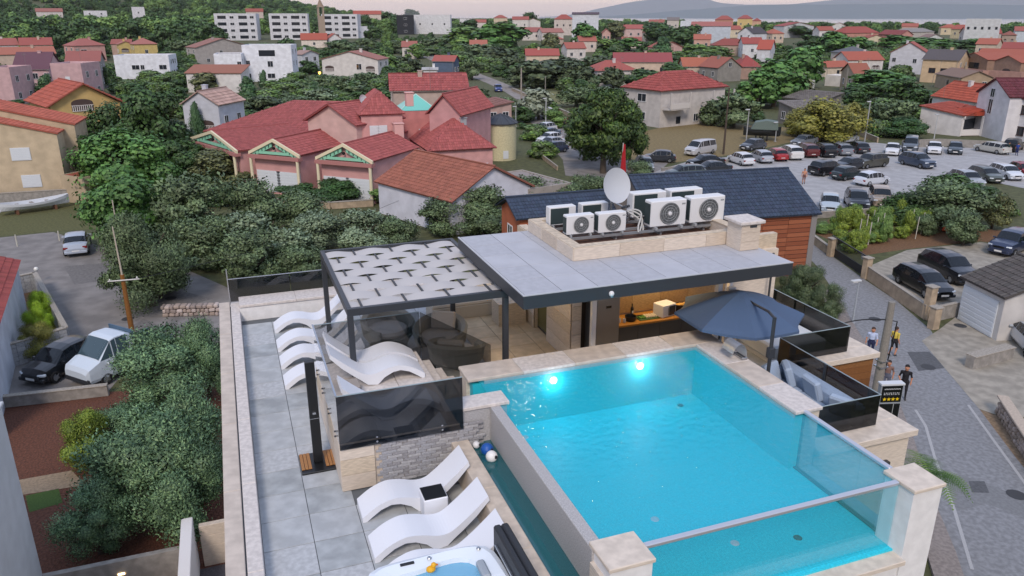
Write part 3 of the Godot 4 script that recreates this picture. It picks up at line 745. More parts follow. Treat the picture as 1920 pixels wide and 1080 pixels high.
func build_bar():
	var DK := 9.39
	var stl := plain("fridge steel", "#85888c", 0.35, 0.7)
	var fr := thing("fridge", "tall stainless steel fridge beside the white column of the outdoor bar", "fridge", V(8.12, DK, 15.8))
	bx("body", -0.31, 0.31, 0, 1.95, -0.3, 0.28, plain("fridge side", "#6a6d70", 0.5), fr, 0.01)
	bx("door", -0.31, 0.31, 0.5, 1.93, 0.28, 0.32, stl, fr, 0.01)
	bx("drawer", -0.31, 0.31, 0.05, 0.49, 0.28, 0.32, stl, fr, 0.01)
	bx("display", -0.06, 0.08, 1.5, 1.56, 0.321, 0.326, plain("display", "#17191b", 0.2), fr)
	var kc := thing("kitchen_counter", "dark grey kitchen counter with a wooden worktop under warm bar light", "counter")
	for i in 5:
		ub("cabinet_door", 8.5 + i * 0.62, 9.112 + i * 0.62, DK + 0.08, 10.22, 15.75, 15.77, plain("cabinet", "#3d3f40", 0.6), kc, 0.005)
	ub("carcass", 8.48, 11.6, DK, 10.22, 15.78, 16.4, plain("cabinet", "#3d3f40", 0.6), kc)
	ub("worktop", 8.46, 11.62, 10.22, 10.27, 15.72, 16.4, grain("worktop wood", "#b07b32", "#8f5f22", Vector3(1, 6, 6), 0.4), kc, 0.006)
	var oven := thing("microwave", "white microwave oven with a dark basket on top at the wooden worktop", "microwave", V(10.05, 10.27, 16.05), 0.25)
	bx("case", -0.26, 0.2, 0, 0.32, -0.18, 0.18, plain("unit white", "#d6d8da", 0.5), oven, 0.01)
	bx("door", -0.05, 0.17, 0.03, 0.28, 0.18, 0.19, plain("oven dark", "#1b1b1c", 0.2), oven)
	bx("handle", -0.08, -0.065, 0.05, 0.26, 0.19, 0.21, stl, oven)
	var pan := thing("serving_basket", "black basket of bread on the worktop beside the microwave", "basket", V(10.5, 10.27, 16.02))
	var pm := M.new(); pm.lathe(Vector3.ZERO, [Vector2(0.14, 0), Vector2(0.2, 0.24), Vector2(0.18, 0.24), Vector2(0.13, 0.05), Vector2(0, 0.05)], 14, 1.0, 0.7); obj("bowl", pm, plain("near black", "#15171a", 0.4), pan)
	for i in 4:
		var lm := M.new(); lm.ball(Vector3(-0.1 + i * 0.07, 0.22 + 0.01 * (i % 2), 0), Vector3(0.05, 0.035, 0.08)); obj("bread", lm, plain("bread", "#c79a4e", 0.8), pan)
	var tray := thing("egg_tray", "tray of white eggs and green salad on the wooden worktop", "tray", V(9.5, 10.27, 15.98))
	bx("tray", -0.28, 0.28, 0, 0.02, -0.14, 0.14, plain("tray green", "#3c5a33", 0.7), tray)
	for i in 5:
		for j in 3:
			var em := M.new(); em.ball(Vector3(-0.05 + i * 0.065, 0.05, -0.08 + j * 0.07), Vector3(0.028, 0.033, 0.028), 8, 6); obj("egg", em, plain("egg", "#d9cfbb", 0.5), tray)
	for i in 6:
		var em := M.new(); em.ball(Vector3(-0.22 + (i % 3) * 0.06, 0.04, -0.06 + (i / 3) * 0.1), Vector3(0.04, 0.03, 0.04), 8, 5); obj("salad_leaf", em, plain("salad", "#4f7a2c", 0.8), tray)
	var bt := thing("wine_bottle", "dark wine bottle standing at the back of the wooden worktop", "bottle", V(9.2, 10.27, 16.25))
	var bm := M.new(); bm.lathe(Vector3.ZERO, [Vector2(0, 0), Vector2(0.04, 0), Vector2(0.04, 0.2), Vector2(0.015, 0.26), Vector2(0.015, 0.33), Vector2(0, 0.33)], 12); obj("bottle", bm, plain("bottle green", "#14160f", 0.15), bt)
	bx("label", -0.02, 0.02, 0.08, 0.15, 0.036, 0.042, plain("unit white", "#d6d8da", 0.5), bt)
	for i in 3:
		var gl := obj("glass_cup", M.new(), null)
		var gm := M.new(); gm.lathe(Vector3.ZERO, [Vector2(0, 0), Vector2(0.035, 0.0), Vector2(0.04, 0.1), Vector2(0.034, 0.1), Vector2(0.03, 0.01)], 12)
		gl.mesh = gm.mesh(); gl.material_override = plain("cup", "#c2c6c9", 0.2); gl.position = V(8.58 + i * 0.11, 10.27, 15.9 + 0.05 * (i % 2))
		tag(gl, "small pale cup near the fridge end of the wooden worktop", "cup", "cups on the bar worktop")
	var pot := thing("black_pan", "round black pan on the wooden worktop next to the cups", "pan", V(9.02, 10.27, 15.98))
	var pm2 := M.new(); pm2.lathe(Vector3.ZERO, [Vector2(0, 0), Vector2(0.13, 0), Vector2(0.15, 0.12), Vector2(0.14, 0.12), Vector2(0.12, 0.02), Vector2(0, 0.02)], 16); obj("pan", pm2, plain("near black", "#15171a", 0.4), pot)
	bx("handle", 0.14, 0.32, 0.09, 0.11, -0.015, 0.015, plain("near black", "#15171a", 0.4), pot)
	var tv := thing("television", "wall mounted television showing a bluish picture beside the bar column", "television", V(7.45, 11.45, 15.55), 0.6)
	bx("case", -0.36, 0.36, -0.25, 0.25, -0.04, 0.02, plain("near black", "#15171a", 0.4), tv, 0.01)
	bx("screen", -0.34, 0.34, -0.23, 0.23, 0.021, 0.026, grain("tv picture", "#3a7f96", "#16414f", Vector3(2, 3, 2), 0.2), tv)
	bx("bracket", -0.05, 0.05, -0.05, 0.05, -0.25, -0.04, plain("near black", "#15171a", 0.4), tv)

func armchair(label: String, at: Vector3, turn: float, cush: bool):
	var wick := grain("grey wicker", "#a3a39c", "#84847e", Vector3(9, 9, 9), 0.9, "cell", 0.6)
	var o := thing("wicker_armchair", label, "armchair", at, turn, "round wicker armchairs under the pergola")
	o.scale = Vector3(1.3, 1.2, 1.3)
	var m := M.new()
	var n := 22
	for i in n:
		var rows := []
		for e in 2:
			var q := -PI * 0.78 + PI * 1.56 * (i + e) / n
			var d := Vector3(sin(q), 0, -cos(q))
			var top := 0.62 + 0.12 * cos(q)
			rows.append([d * 0.34 + Vector3(0, 0.06, 0), d * 0.5 + Vector3(0, 0.3, 0), d * 0.54 + Vector3(0, top - 0.05, 0), d * 0.5 + Vector3(0, top, 0), d * 0.42 + Vector3(0, top - 0.05, 0), d * 0.4 + Vector3(0, 0.34, 0)])
		for k in 5:
			m.quad(rows[1][k], rows[0][k], rows[0][k + 1], rows[1][k + 1])
	obj("shell", m, wick, o)
	var b := M.new(); b.lathe(Vector3.ZERO, [Vector2(0.36, 0.0), Vector2(0.46, 0.3), Vector2(0.0, 0.32)], 20); obj("base", b, wick, o)
	var s := M.new(); s.lathe(Vector3.ZERO, [Vector2(0.38, 0.32), Vector2(0.41, 0.38), Vector2(0.36, 0.44), Vector2(0, 0.45)], 18); obj("seat_cushion", s, plain("seat cushion", "#c7c5c2" if not cush else "#241f1d", 0.9), o)
	if cush:
		var pm := M.new(); pm.obox(Vector3(0, 0.62, -0.3), Vector3(0.24, 0, 0), Vector3(0, 0.18, -0.06), Vector3(0, 0.03, 0.06), 0.05); obj("pillow", pm, grain("zebra print", "#d8d2ca", "#2a1f1f", Vector3(3, 9, 3), 0.9), o)

func build_lounge():
	var DK := 9.39
	armchair("round grey wicker armchair close to the pergola's back post", V(3.35, DK, 18.5), 0.2, false)
	armchair("round wicker armchair with a zebra striped pillow in the middle of the lounge", V(4.5, DK, 17.6), -0.5, true)
	armchair("round wicker armchair seen through the sloping stair glass near the pool coping", V(4.6, DK, 15.75 + 0.75), 2.6, true)
	var bn := thing("wicker_bench", "long cream wicker bench with a pale cushion along the back of the lounge", "bench", V(5.9, DK, 20.0))
	bx("base", -1.1, 1.1, 0, 0.38, -0.35, 0.35, grain("cream wicker", "#cfc4b2", "#a99d8a", Vector3(12, 12, 12), 0.9, "cell", 0.5), bn, 0.02)
	bx("seat_cushion", -1.08, 1.08, 0.38, 0.5, -0.33, 0.33, plain("cream cushion", "#d5ccbe", 0.95), bn, 0.05)
	bx("backrest", -1.1, 1.1, 0.38, 0.75, -0.45, -0.33, plain("cream cushion", "#d5ccbe", 0.95), bn, 0.05)
	var tb := thing("coffee_table", "round black glass coffee table beside the wicker armchairs", "table", V(3.9, DK, 16.9))
	var tm := M.new(); tm.lathe(Vector3.ZERO, [Vector2(0.3, 0), Vector2(0.32, 0.34), Vector2(0.4, 0.36), Vector2(0.4, 0.39), Vector2(0, 0.39)], 20); obj("drum", tm, plain("near black", "#15171a", 0.15), tb)
	# blue cushioned corner sofa on the street terrace
	var sf := thing("corner_sofa", "pale blue upholstered corner sofa with loose pillows on the street terrace", "sofa", V(0, 0, 0))
	var blue := grain("blue fabric", "#97a9bf", "#8497ae", Vector3(2, 2, 2), 0.95)
	var blue2 := grain("blue pillow", "#a3b4c8", "#8ea0b7", Vector3(2.5, 2.5, 2.5), 0.95)
	ub("base", 10.35, 11.45, DK, 9.62, 10.6, 13.0, blue, sf, 0.03)
	ub("backrest", 11.2, 11.52, 9.62, 10.1, 10.6, 13.0, blue, sf, 0.08)
	ub("armrest", 10.2, 11.3, 9.62, 10.0, 12.75, 13.05, blue, sf, 0.08)
	for i in 3:
		ub("seat_cushion", 10.36, 11.2, 9.62, 9.8, 10.62 + i * 0.72, 11.32 + i * 0.72, blue2, sf, 0.06)
	for p in [[11.1, 12.5, 0.5], [11.12, 11.75, 0.1], [11.1, 10.85, -0.4], [10.75, 12.65, 1.2]]:
		var m := M.new(); var q: float = p[2]
		var X := Vector3(sin(q), 0, -cos(q)) * 0.26; var Z := Vector3(cos(q), 0.35, sin(q)).normalized() * 0.08
		m.obox(V(p[0], 10.02, p[1]), X, X.cross(Z).normalized() * 0.24, Z, 0.07); obj("pillow", m, blue2, sf)
	var db := thing("daybed", "white canvas topped daybed in the projecting corner of the street terrace", "daybed")
	ub("mattress", 11.9, 13.5, 9.5, 9.9, 14.0, 15.6, plain("daybed white", "#c8d0d8", 0.9), db, 0.05)
	ub("mattress", 12.0, 13.5, 9.5, 9.75, 15.7, 17.2, plain("daybed white", "#c8d0d8", 0.9), db, 0.05)
	ub("base", 11.95, 13.45, 9.4, 9.5, 14.05, 17.1, plain("unit white", "#d6d8da", 0.5), db)
	var pl := thing("stone_table", "low pale stone side table at the foot of the parasol pole", "table", V(10.75, DK, 13.5))
	bx("top", -0.3, 0.3, 0.3, 0.36, -0.25, 0.25, grain("table stone", "#a39a92", "#8e857d", Vector3(3, 3, 3)), pl, 0.01)
	bx("leg", -0.2, 0.2, 0, 0.3, -0.15, 0.15, plain("unit white", "#d6d8da", 0.5), pl)
	# awning behind the parasol
	var aw := thing("stone_awning", "beige sagging shade cloth stretched behind the blue parasol", "awning")
	var am := M.new()
	for i in 6:
		for j in 4:
			var f := func(a: float, b: float) -> Vector3: return V(10.9 + a * 2.3, 11.6 - 0.35 * sin(PI * a) * 0.6 - 0.25 * b, 17.6 - b * 1.6)
			am.quad(f.call(i / 6.0, j / 4.0), f.call(i / 6.0, (j + 1) / 4.0), f.call((i + 1) / 6.0, (j + 1) / 4.0), f.call((i + 1) / 6.0, j / 4.0))
	obj("cloth", am, plain("awning beige", "#b8ab98", 0.9), aw)
	for p in [[10.9, 17.6], [13.2, 17.6], [13.2, 16.0]]:
		var m := M.new(); m.tube([V(p[0], 9.4, p[1]), V(p[0], 11.6, p[1])], 0.03); obj("pole", m, plain("anthracite", "#33373d", 0.45), aw)

# ---------- houses ----------
func in_poly(p: Vector2, poly: Array) -> bool:
	var ok := true
	for i in poly.size():
		var a: Vector2 = poly[i]; var b: Vector2 = poly[(i + 1) % poly.size()]
		if (b - a).cross(p - a) < -0.02: ok = false
	return ok

func roof_plane(slab: M, tiles: M, pts: Array, tone: Color, near: float):
	# pts counter-clockwise seen from above, the first edge is the eave
	var a: Vector3 = pts[0]; var b: Vector3 = pts[1]
	var e := (b - a).normalized()
	var n := Vector3.ZERO
	for i in range(1, pts.size() - 1): n += (pts[i] - a).cross(pts[i + 1] - a)
	n = n.normalized()
	var s := n.cross(e)
	var th := n * 0.12
	for i in range(1, pts.size() - 1):
		slab.tri(pts[0], pts[i], pts[i + 1])
		slab.tri(pts[0] - th, pts[i + 1] - th, pts[i] - th)
	for i in pts.size():
		var p: Vector3 = pts[i]; var q: Vector3 = pts[(i + 1) % pts.size()]
		slab.quad(p - th, q - th, q, p)
	if near <= 0.0: return
	var tw := 0.26 * near; var tl := 0.4 * near
	var flat := []
	var hi := Vector2.ZERO; var lo := Vector2.ZERO
	for p in pts:
		var f := Vector2((p - a).dot(e), (p - a).dot(s))
		flat.append(f)
		hi = hi.max(f); lo = lo.min(f)
	for j in int(hi.y / tl):
		for i in range(int(lo.x / tw), int(hi.x / tw) + 1):
			var c := Vector2((i + 0.5) * tw, (j + 0.5) * tl)
			if not in_poly(c, flat): continue
			var o := a + e * c.x + s * c.y
			tiles.col = tone * rf(0.78, 1.16)
			var x := e * tw * 0.46; var y := s * tl * 0.52
			var l0 := o - x - y + n * 0.03; var m0 := o - y + n * (0.075 * near); var r0 := o + x - y + n * 0.03
			var l1 := o - x + y + n * 0.005; var m1 := o + y + n * 0.035; var r1 := o + x + y + n * 0.005
			tiles.quad(l0, m0, m1, l1); tiles.quad(m0, r0, r1, m1); tiles.tri(l0, r0, m0)

func win_mesh(kind: String, part: int) -> Mesh:
	var key := "win %s %d" % [kind, part]
	if cache.has(key): return cache[key]
	var m := M.new()
	var w := 0.5; var h := 0.6
	match kind:
		"w": w = 1.0; h = 0.6
		"W": w = 0.7; h = 0.75
		"P": w = 2.2; h = 0.8
		"A": w = 1.3; h = 0.8
		"a": w = 0.5; h = 0.8
		"b": w = 0.8; h = 0.6
		"g": w = 1.5; h = 1.1
		"D": w = 0.5; h = 1.05
		"S": w = 0.85; h = 0.62
	if part == 0:
		if kind in ["A", "a"]:  # arched recess with a rail
			var poly := PackedVector2Array([Vector2(-w, -h), Vector2(w, -h)])
			for i in 9: poly.append(Vector2(cos(PI * i / 8) * w, h * 0.3 + sin(PI * i / 8) * h * 0.6))
			m.profile(poly, Vector3.ZERO, Vector3(1, 0, 0), Vector3(0, 1, 0), Vector3(0, 0, 0.03))
		elif kind in ["o", "P"]:
			m.box(-w, w, -h, h, -0.02, 0.03)
		elif kind in ["s", "g", "S"]:
			m.box(-w, w, -h, h, 0, 0.05)
			for i in 7: m.box(-w + 0.05, -0.02, -h + 0.08 + i * h * 0.27, -h + 0.08 + i * h * 0.27 + h * 0.18, 0.05, 0.065); m.box(0.02, w - 0.05, -h + 0.08 + i * h * 0.27, -h + 0.08 + i * h * 0.27 + h * 0.18, 0.05, 0.065)
		else:
			m.box(-w - 0.06, w + 0.06, h, h + 0.08, 0, 0.06); m.box(-w - 0.06, w + 0.06, -h - 0.08, -h, 0, 0.1)
			m.box(-w - 0.06, -w, -h, h, 0, 0.06); m.box(w, w + 0.06, -h, h, 0, 0.06)
			m.box(-0.025, 0.025, -h, h, 0.01, 0.05)
	else:
		if kind in ["A", "a"]:
			m.box(-w, w, -h, -h + 0.06, 0.03, 0.12); m.box(-w, w, -h + 0.7, -h + 0.76, 0.03, 0.12)
			for i in int(w * 8): m.box(-w + i * 0.25 + 0.08, -w + i * 0.25 + 0.16, -h + 0.06, -h + 0.7, 0.05, 0.1)
		else: m.box(-w, w, -h, h, -0.02, 0.02)
	cache[key] = m.mesh()
	return cache[key]

func vol(parent: Node3D, uL: float, vL: float, uR: float, vR: float, g: float, h: float, dep: float, roof: String, rise: float, wall: String, rc: String, wins := "", over := 0.35):
	var org := Vector3((uL + uR) / 2, g, -(vL + vR) / 2)
	var w := Vector2(uR - uL, vR - vL).length()
	var T := Transform3D(Basis(Vector3.UP, atan2(vR - vL, uR - uL)), org - parent.position)
	var r := org.length()
	var near := 1.0 if r < 115 else (1.7 if r < 190 else 0.0)
	var o := over if roof != "flat" else 0.0
	var x := w / 2 - o; var z0 := -o; var z1 := -dep + o
	var wm := grain("wall " + wall, wall, hx(wall).darkened(0.09).to_html(false), Vector3(0.12, 0.12, 0.12), 0.9, "soft")
	var wl := M.new()
	wl.box(-x, x, -1.5 if r < 400 else -9.0, h, z1, z0)
	var slab := M.new(); var tiles := M.new()
	var tone := hx(rc).srgb_to_linear(); var gy := tone.get_luminance()
	tone = tone.lerp(Color(gy, gy, gy), 0.2)
	var X := w / 2
	match roof:
		"gx":
			var zr := -dep / 2
			roof_plane(slab, tiles, [Vector3(-X, h, 0), Vector3(X, h, 0), Vector3(X, h + rise, zr), Vector3(-X, h + rise, zr)], tone, near)
			roof_plane(slab, tiles, [Vector3(X, h, -dep), Vector3(-X, h, -dep), Vector3(-X, h + rise, zr), Vector3(X, h + rise, zr)], tone, near)
			var k := rise * 0.96
			for s in [-x, x]:
				wl.profile(PackedVector2Array([Vector2(z1, h - 0.01), Vector2(z0, h - 0.01), Vector2(zr, h + k - 0.1)]), Vector3(s - 0.1 * signf(s), 0, 0), Vector3(0, 0, 1), Vector3(0, 1, 0), Vector3(0.1, 0, 0))
		"gz":
			roof_plane(slab, tiles, [Vector3(X, h, 0), Vector3(X, h, -dep), Vector3(0, h + rise, -dep), Vector3(0, h + rise, 0)], tone, near)
			roof_plane(slab, tiles, [Vector3(-X, h, -dep), Vector3(-X, h, 0), Vector3(0, h + rise, 0), Vector3(0, h + rise, -dep)], tone, near)
			for s in [z0 - 0.1, z1 + 0.1]:
				wl.profile(PackedVector2Array([Vector2(-x, h - 0.01), Vector2(x, h - 0.01), Vector2(0, h + rise - 0.15)]), Vector3(0, 0, s), Vector3(1, 0, 0), Vector3(0, 1, 0), Vector3(0, 0, 0.1))
		"hip":
			var k := minf(X, dep / 2)
			if w >= dep:
				var a := Vector3(-X + k, h + rise, -dep / 2); var b := Vector3(X - k, h + rise, -dep / 2)
				roof_plane(slab, tiles, [Vector3(-X, h, 0), Vector3(X, h, 0), b, a], tone, near)
				roof_plane(slab, tiles, [Vector3(X, h, -dep), Vector3(-X, h, -dep), a, b], tone, near)
				roof_plane(slab, tiles, [Vector3(X, h, 0), Vector3(X, h, -dep), b], tone, near)
				roof_plane(slab, tiles, [Vector3(-X, h, -dep), Vector3(-X, h, 0), a], tone, near)
			else:
				var a := Vector3(0, h + rise, -k); var b := Vector3(0, h + rise, -dep + k)
				roof_plane(slab, tiles, [Vector3(-X, h, 0), Vector3(X, h, 0), a], tone, near)
				roof_plane(slab, tiles, [Vector3(X, h, -dep), Vector3(-X, h, -dep), b], tone, near)
				roof_plane(slab, tiles, [Vector3(X, h, 0), Vector3(X, h, -dep), b, a], tone, near)
				roof_plane(slab, tiles, [Vector3(-X, h, -dep), Vector3(-X, h, 0), a, b], tone, near)
		"shed":
			roof_plane(slab, tiles, [Vector3(-X, h, 0), Vector3(X, h, 0), Vector3(X, h + rise, -dep), Vector3(-X, h + rise, -dep)], tone, near)
			for s in [-x, x]:
				wl.profile(PackedVector2Array([Vector2(z1, h - 0.01), Vector2(z0, h - 0.01), Vector2(z1, h + rise - 0.2)]), Vector3(s - 0.1 * signf(s), 0, 0), Vector3(0, 0, 1), Vector3(0, 1, 0), Vector3(0.1, 0, 0))
		"flat":
			slab.box(-x + 0.2, x - 0.2, h, h + 0.05, z1 + 0.2, z0 - 0.2)
			for b in [[-x, x, z0 - 0.2, z0], [-x, x, z1, z1 + 0.2], [-x, -x + 0.2, z1 + 0.2, z0 - 0.2], [x - 0.2, x, z1 + 0.2, z0 - 0.2]]:
				wl.box(b[0], b[1], h - 0.002, h + rise, b[2], b[3])
	if roof == "gx" and near > 0: ridge(slab, Vector3(-X, h + rise, -dep / 2), Vector3(X, h + rise, -dep / 2))
	if roof == "gz" and near > 0: ridge(slab, Vector3(0, h + rise, 0), Vector3(0, h + rise, -dep))
	var ch := obj("wall", wl, wm, parent); ch.transform = T
	var rm := grain("roof " + rc, tone.linear_to_srgb().to_html(false), tone.linear_to_srgb().darkened(0.18).to_html(false), Vector3(0.5, 0.5, 0.5), 0.9, "fine") if roof != "flat" else plain("roof " + rc, rc, 0.9)
	var ro := obj("roof", slab, rm, parent); ro.transform = T
	if tiles.v.size():
		var tm := vert_mat("roof tile", 0.85)
		var to := obj("roof_tile", tiles, tm, ro); to.set_meta("kind", "stuff")
	if wins == "": return
	for spec in wins.split(" "):
		var face := spec[0]
		var frac := -1.0; var sill := -1.0; var body := spec.substr(1)
		if ":" in body:
			var q := body.split(":")[1].split(",")
			body = body.split(":")[0]
			if q.size() == 2: frac = float(q[0]); sill = float(q[1])
			else: sill = -2.0; frac = float(q[0])
		var nx := int(body.split("x")[0]); var rest := body.split("x")[1]
		var nf := int(rest.substr(0, rest.length() - 1)); var kind := rest[-1]
		var span := 2 * x if face in ["F", "B"] else dep - 2 * o
		for f in nf:
			for i in nx:
				var px: float = (i + 0.5) / nx if frac < 0 or sill == -2.0 else frac
				if sill == -2.0: px = 1.0 - (1.0 - px) if nx > 1 else frac
				if sill == -2.0 and nx > 1: px = (i + frac) / nx
				var yy := h * (f + 0.53) / nf if sill < 0 else sill
				if sill >= 0 and kind in ["P", "A"]: yy = sill + 0.4
				elif sill >= 0: yy = sill + 0.6
				var q := Transform3D()
				match face:
					"F": q = Transform3D(Basis(), Vector3(-x + px * span, yy, z0 + 0.01))
					"R": q = Transform3D(Basis(Vector3.UP, PI / 2), Vector3(x + 0.01, yy, z0 - px * span))
					"L": q = Transform3D(Basis(Vector3.UP, -PI / 2), Vector3(-x - 0.01, yy, z1 + px * span))
				var white := plain("window frame", "#d3d5d7", 0.6); var dark := plain("window pane", "#262b33", 0.12)
				if kind in ["o", "P"]:
					var p := obj("window", win_mesh(kind, 0), dark, parent); p.transform = T * q
				elif kind in ["s", "g", "S"]:
					var p := obj("garage_door" if kind == "g" else "shutter", win_mesh(kind, 0), plain("shutter pale", "#cdd3d8", 0.6), parent); p.transform = T * q
				elif kind in ["A", "a"]:
					var p := obj("balcony_arch", win_mesh(kind, 0), plain("recess", "#4a3d3a", 0.9), parent); p.transform = T * q
					obj("rail", win_mesh(kind, 1), plain("baluster", "#d3cfcb", 0.8), p)
				else:
					var p := obj("window", win_mesh(kind, 0), plain("brown frame", "#4a2f26", 0.7) if kind == "b" else white, parent); p.transform = T * q
					obj("pane", win_mesh(kind, 1), dark, p)

func ridge(m: M, a: Vector3, b: Vector3):
	var n := int((b - a).length() / 0.4)
	for i in n:
		var p := a.lerp(b, (i + 0.5) / n); var d := (b - a).normalized()
		var s := d.cross(Vector3.UP)
		m.obox(p + Vector3(0, 0.03, 0), d * 0.21, Vector3(0, 0.06, 0), s * 0.11, 0.04)

func house(nm: String, label: String, cat: String, uL: float, vL: float, uR: float, vR: float, g: float, h: float, dep: float, roof: String, rise: float, wall: String, rc: String, wins: String):
	var o := thing(nm, label, cat, Vector3((uL + uR) / 2, g, -(vL + vR) / 2))
	var r := o.position.length()
	var nf := maxi(1, int(h / 2.8))
	if r < 450: wins = (wins + " L2x%dd R2x%dd" % [nf, nf]).strip_edges()
	vol(o, uL, vL, uR, vR, g, h, dep, roof, rise, wall, rc, wins)
	if roof in ["gx", "hip"] and r < 260: gutter(o, uL, vL, uR, vR, h)
	if roof in ["gx", "hip", "gz"] and r < 420:
		var c := M.new(); c.box(-0.35, 0.35, -0.5, 1.0, -0.3, 0.3); c.box(-0.42, 0.42, 1.0, 1.1, -0.37, 0.37)
		var ro := o.get_node("roof")
		var k := obj("chimney", c, grain("wall " + wall, wall, wall), ro)
		k.position = Vector3(rf(-0.25, 0.25) * (uR - uL), h + rise * 0.75, -dep * 0.5 + (rf(-0.12, 0.12) * dep if roof != "gz" else 0.0))

func gutter(b: Node3D, uL: float, vL: float, uR: float, vR: float, h: float):
	var L := V(uL, h, vL) - b.position + Vector3(0, b.position.y, 0); var R := V(uR, h, vR) - b.position + Vector3(0, b.position.y, 0); var d := (R - L).normalized()
	var out := -d.cross(Vector3.UP); var met := plain("gutter", "#7f7a76", 0.5)
	var m := M.new(); m.tube([L + out * 0.06 - Vector3(0, 0.1, 0), R + out * 0.06 - Vector3(0, 0.1, 0)], 0.07, 6); obj("gutter", m, met, b)
	for p in [L + d * 0.45, R - d * 0.45]:
		var q := M.new(); q.tube([p + out * 0.05 - Vector3(0, 0.15, 0), p - out * 0.28 - Vector3(0, 0.5, 0), Vector3(p.x, 0.0, p.z) - out * 0.28], 0.05, 6); obj("downpipe", q, met, b)
	var a := M.new(); a.tube([(L + R) / 2 + Vector3(0, 0.4, 0) - out * 2.0, (L + R) / 2 + Vector3(0, 3.6, 0) - out * 2.0], 0.025, 5)
	for i in 4: a.tube([(L + R) / 2 + Vector3(0, 3.5 - i * 0.12, 0) - out * 2.0 - d * 0.5, (L + R) / 2 + Vector3(0, 3.5 - i * 0.12, 0) - out * 2.0 + d * 0.5], 0.012, 4)
	obj("aerial", a, met, b)

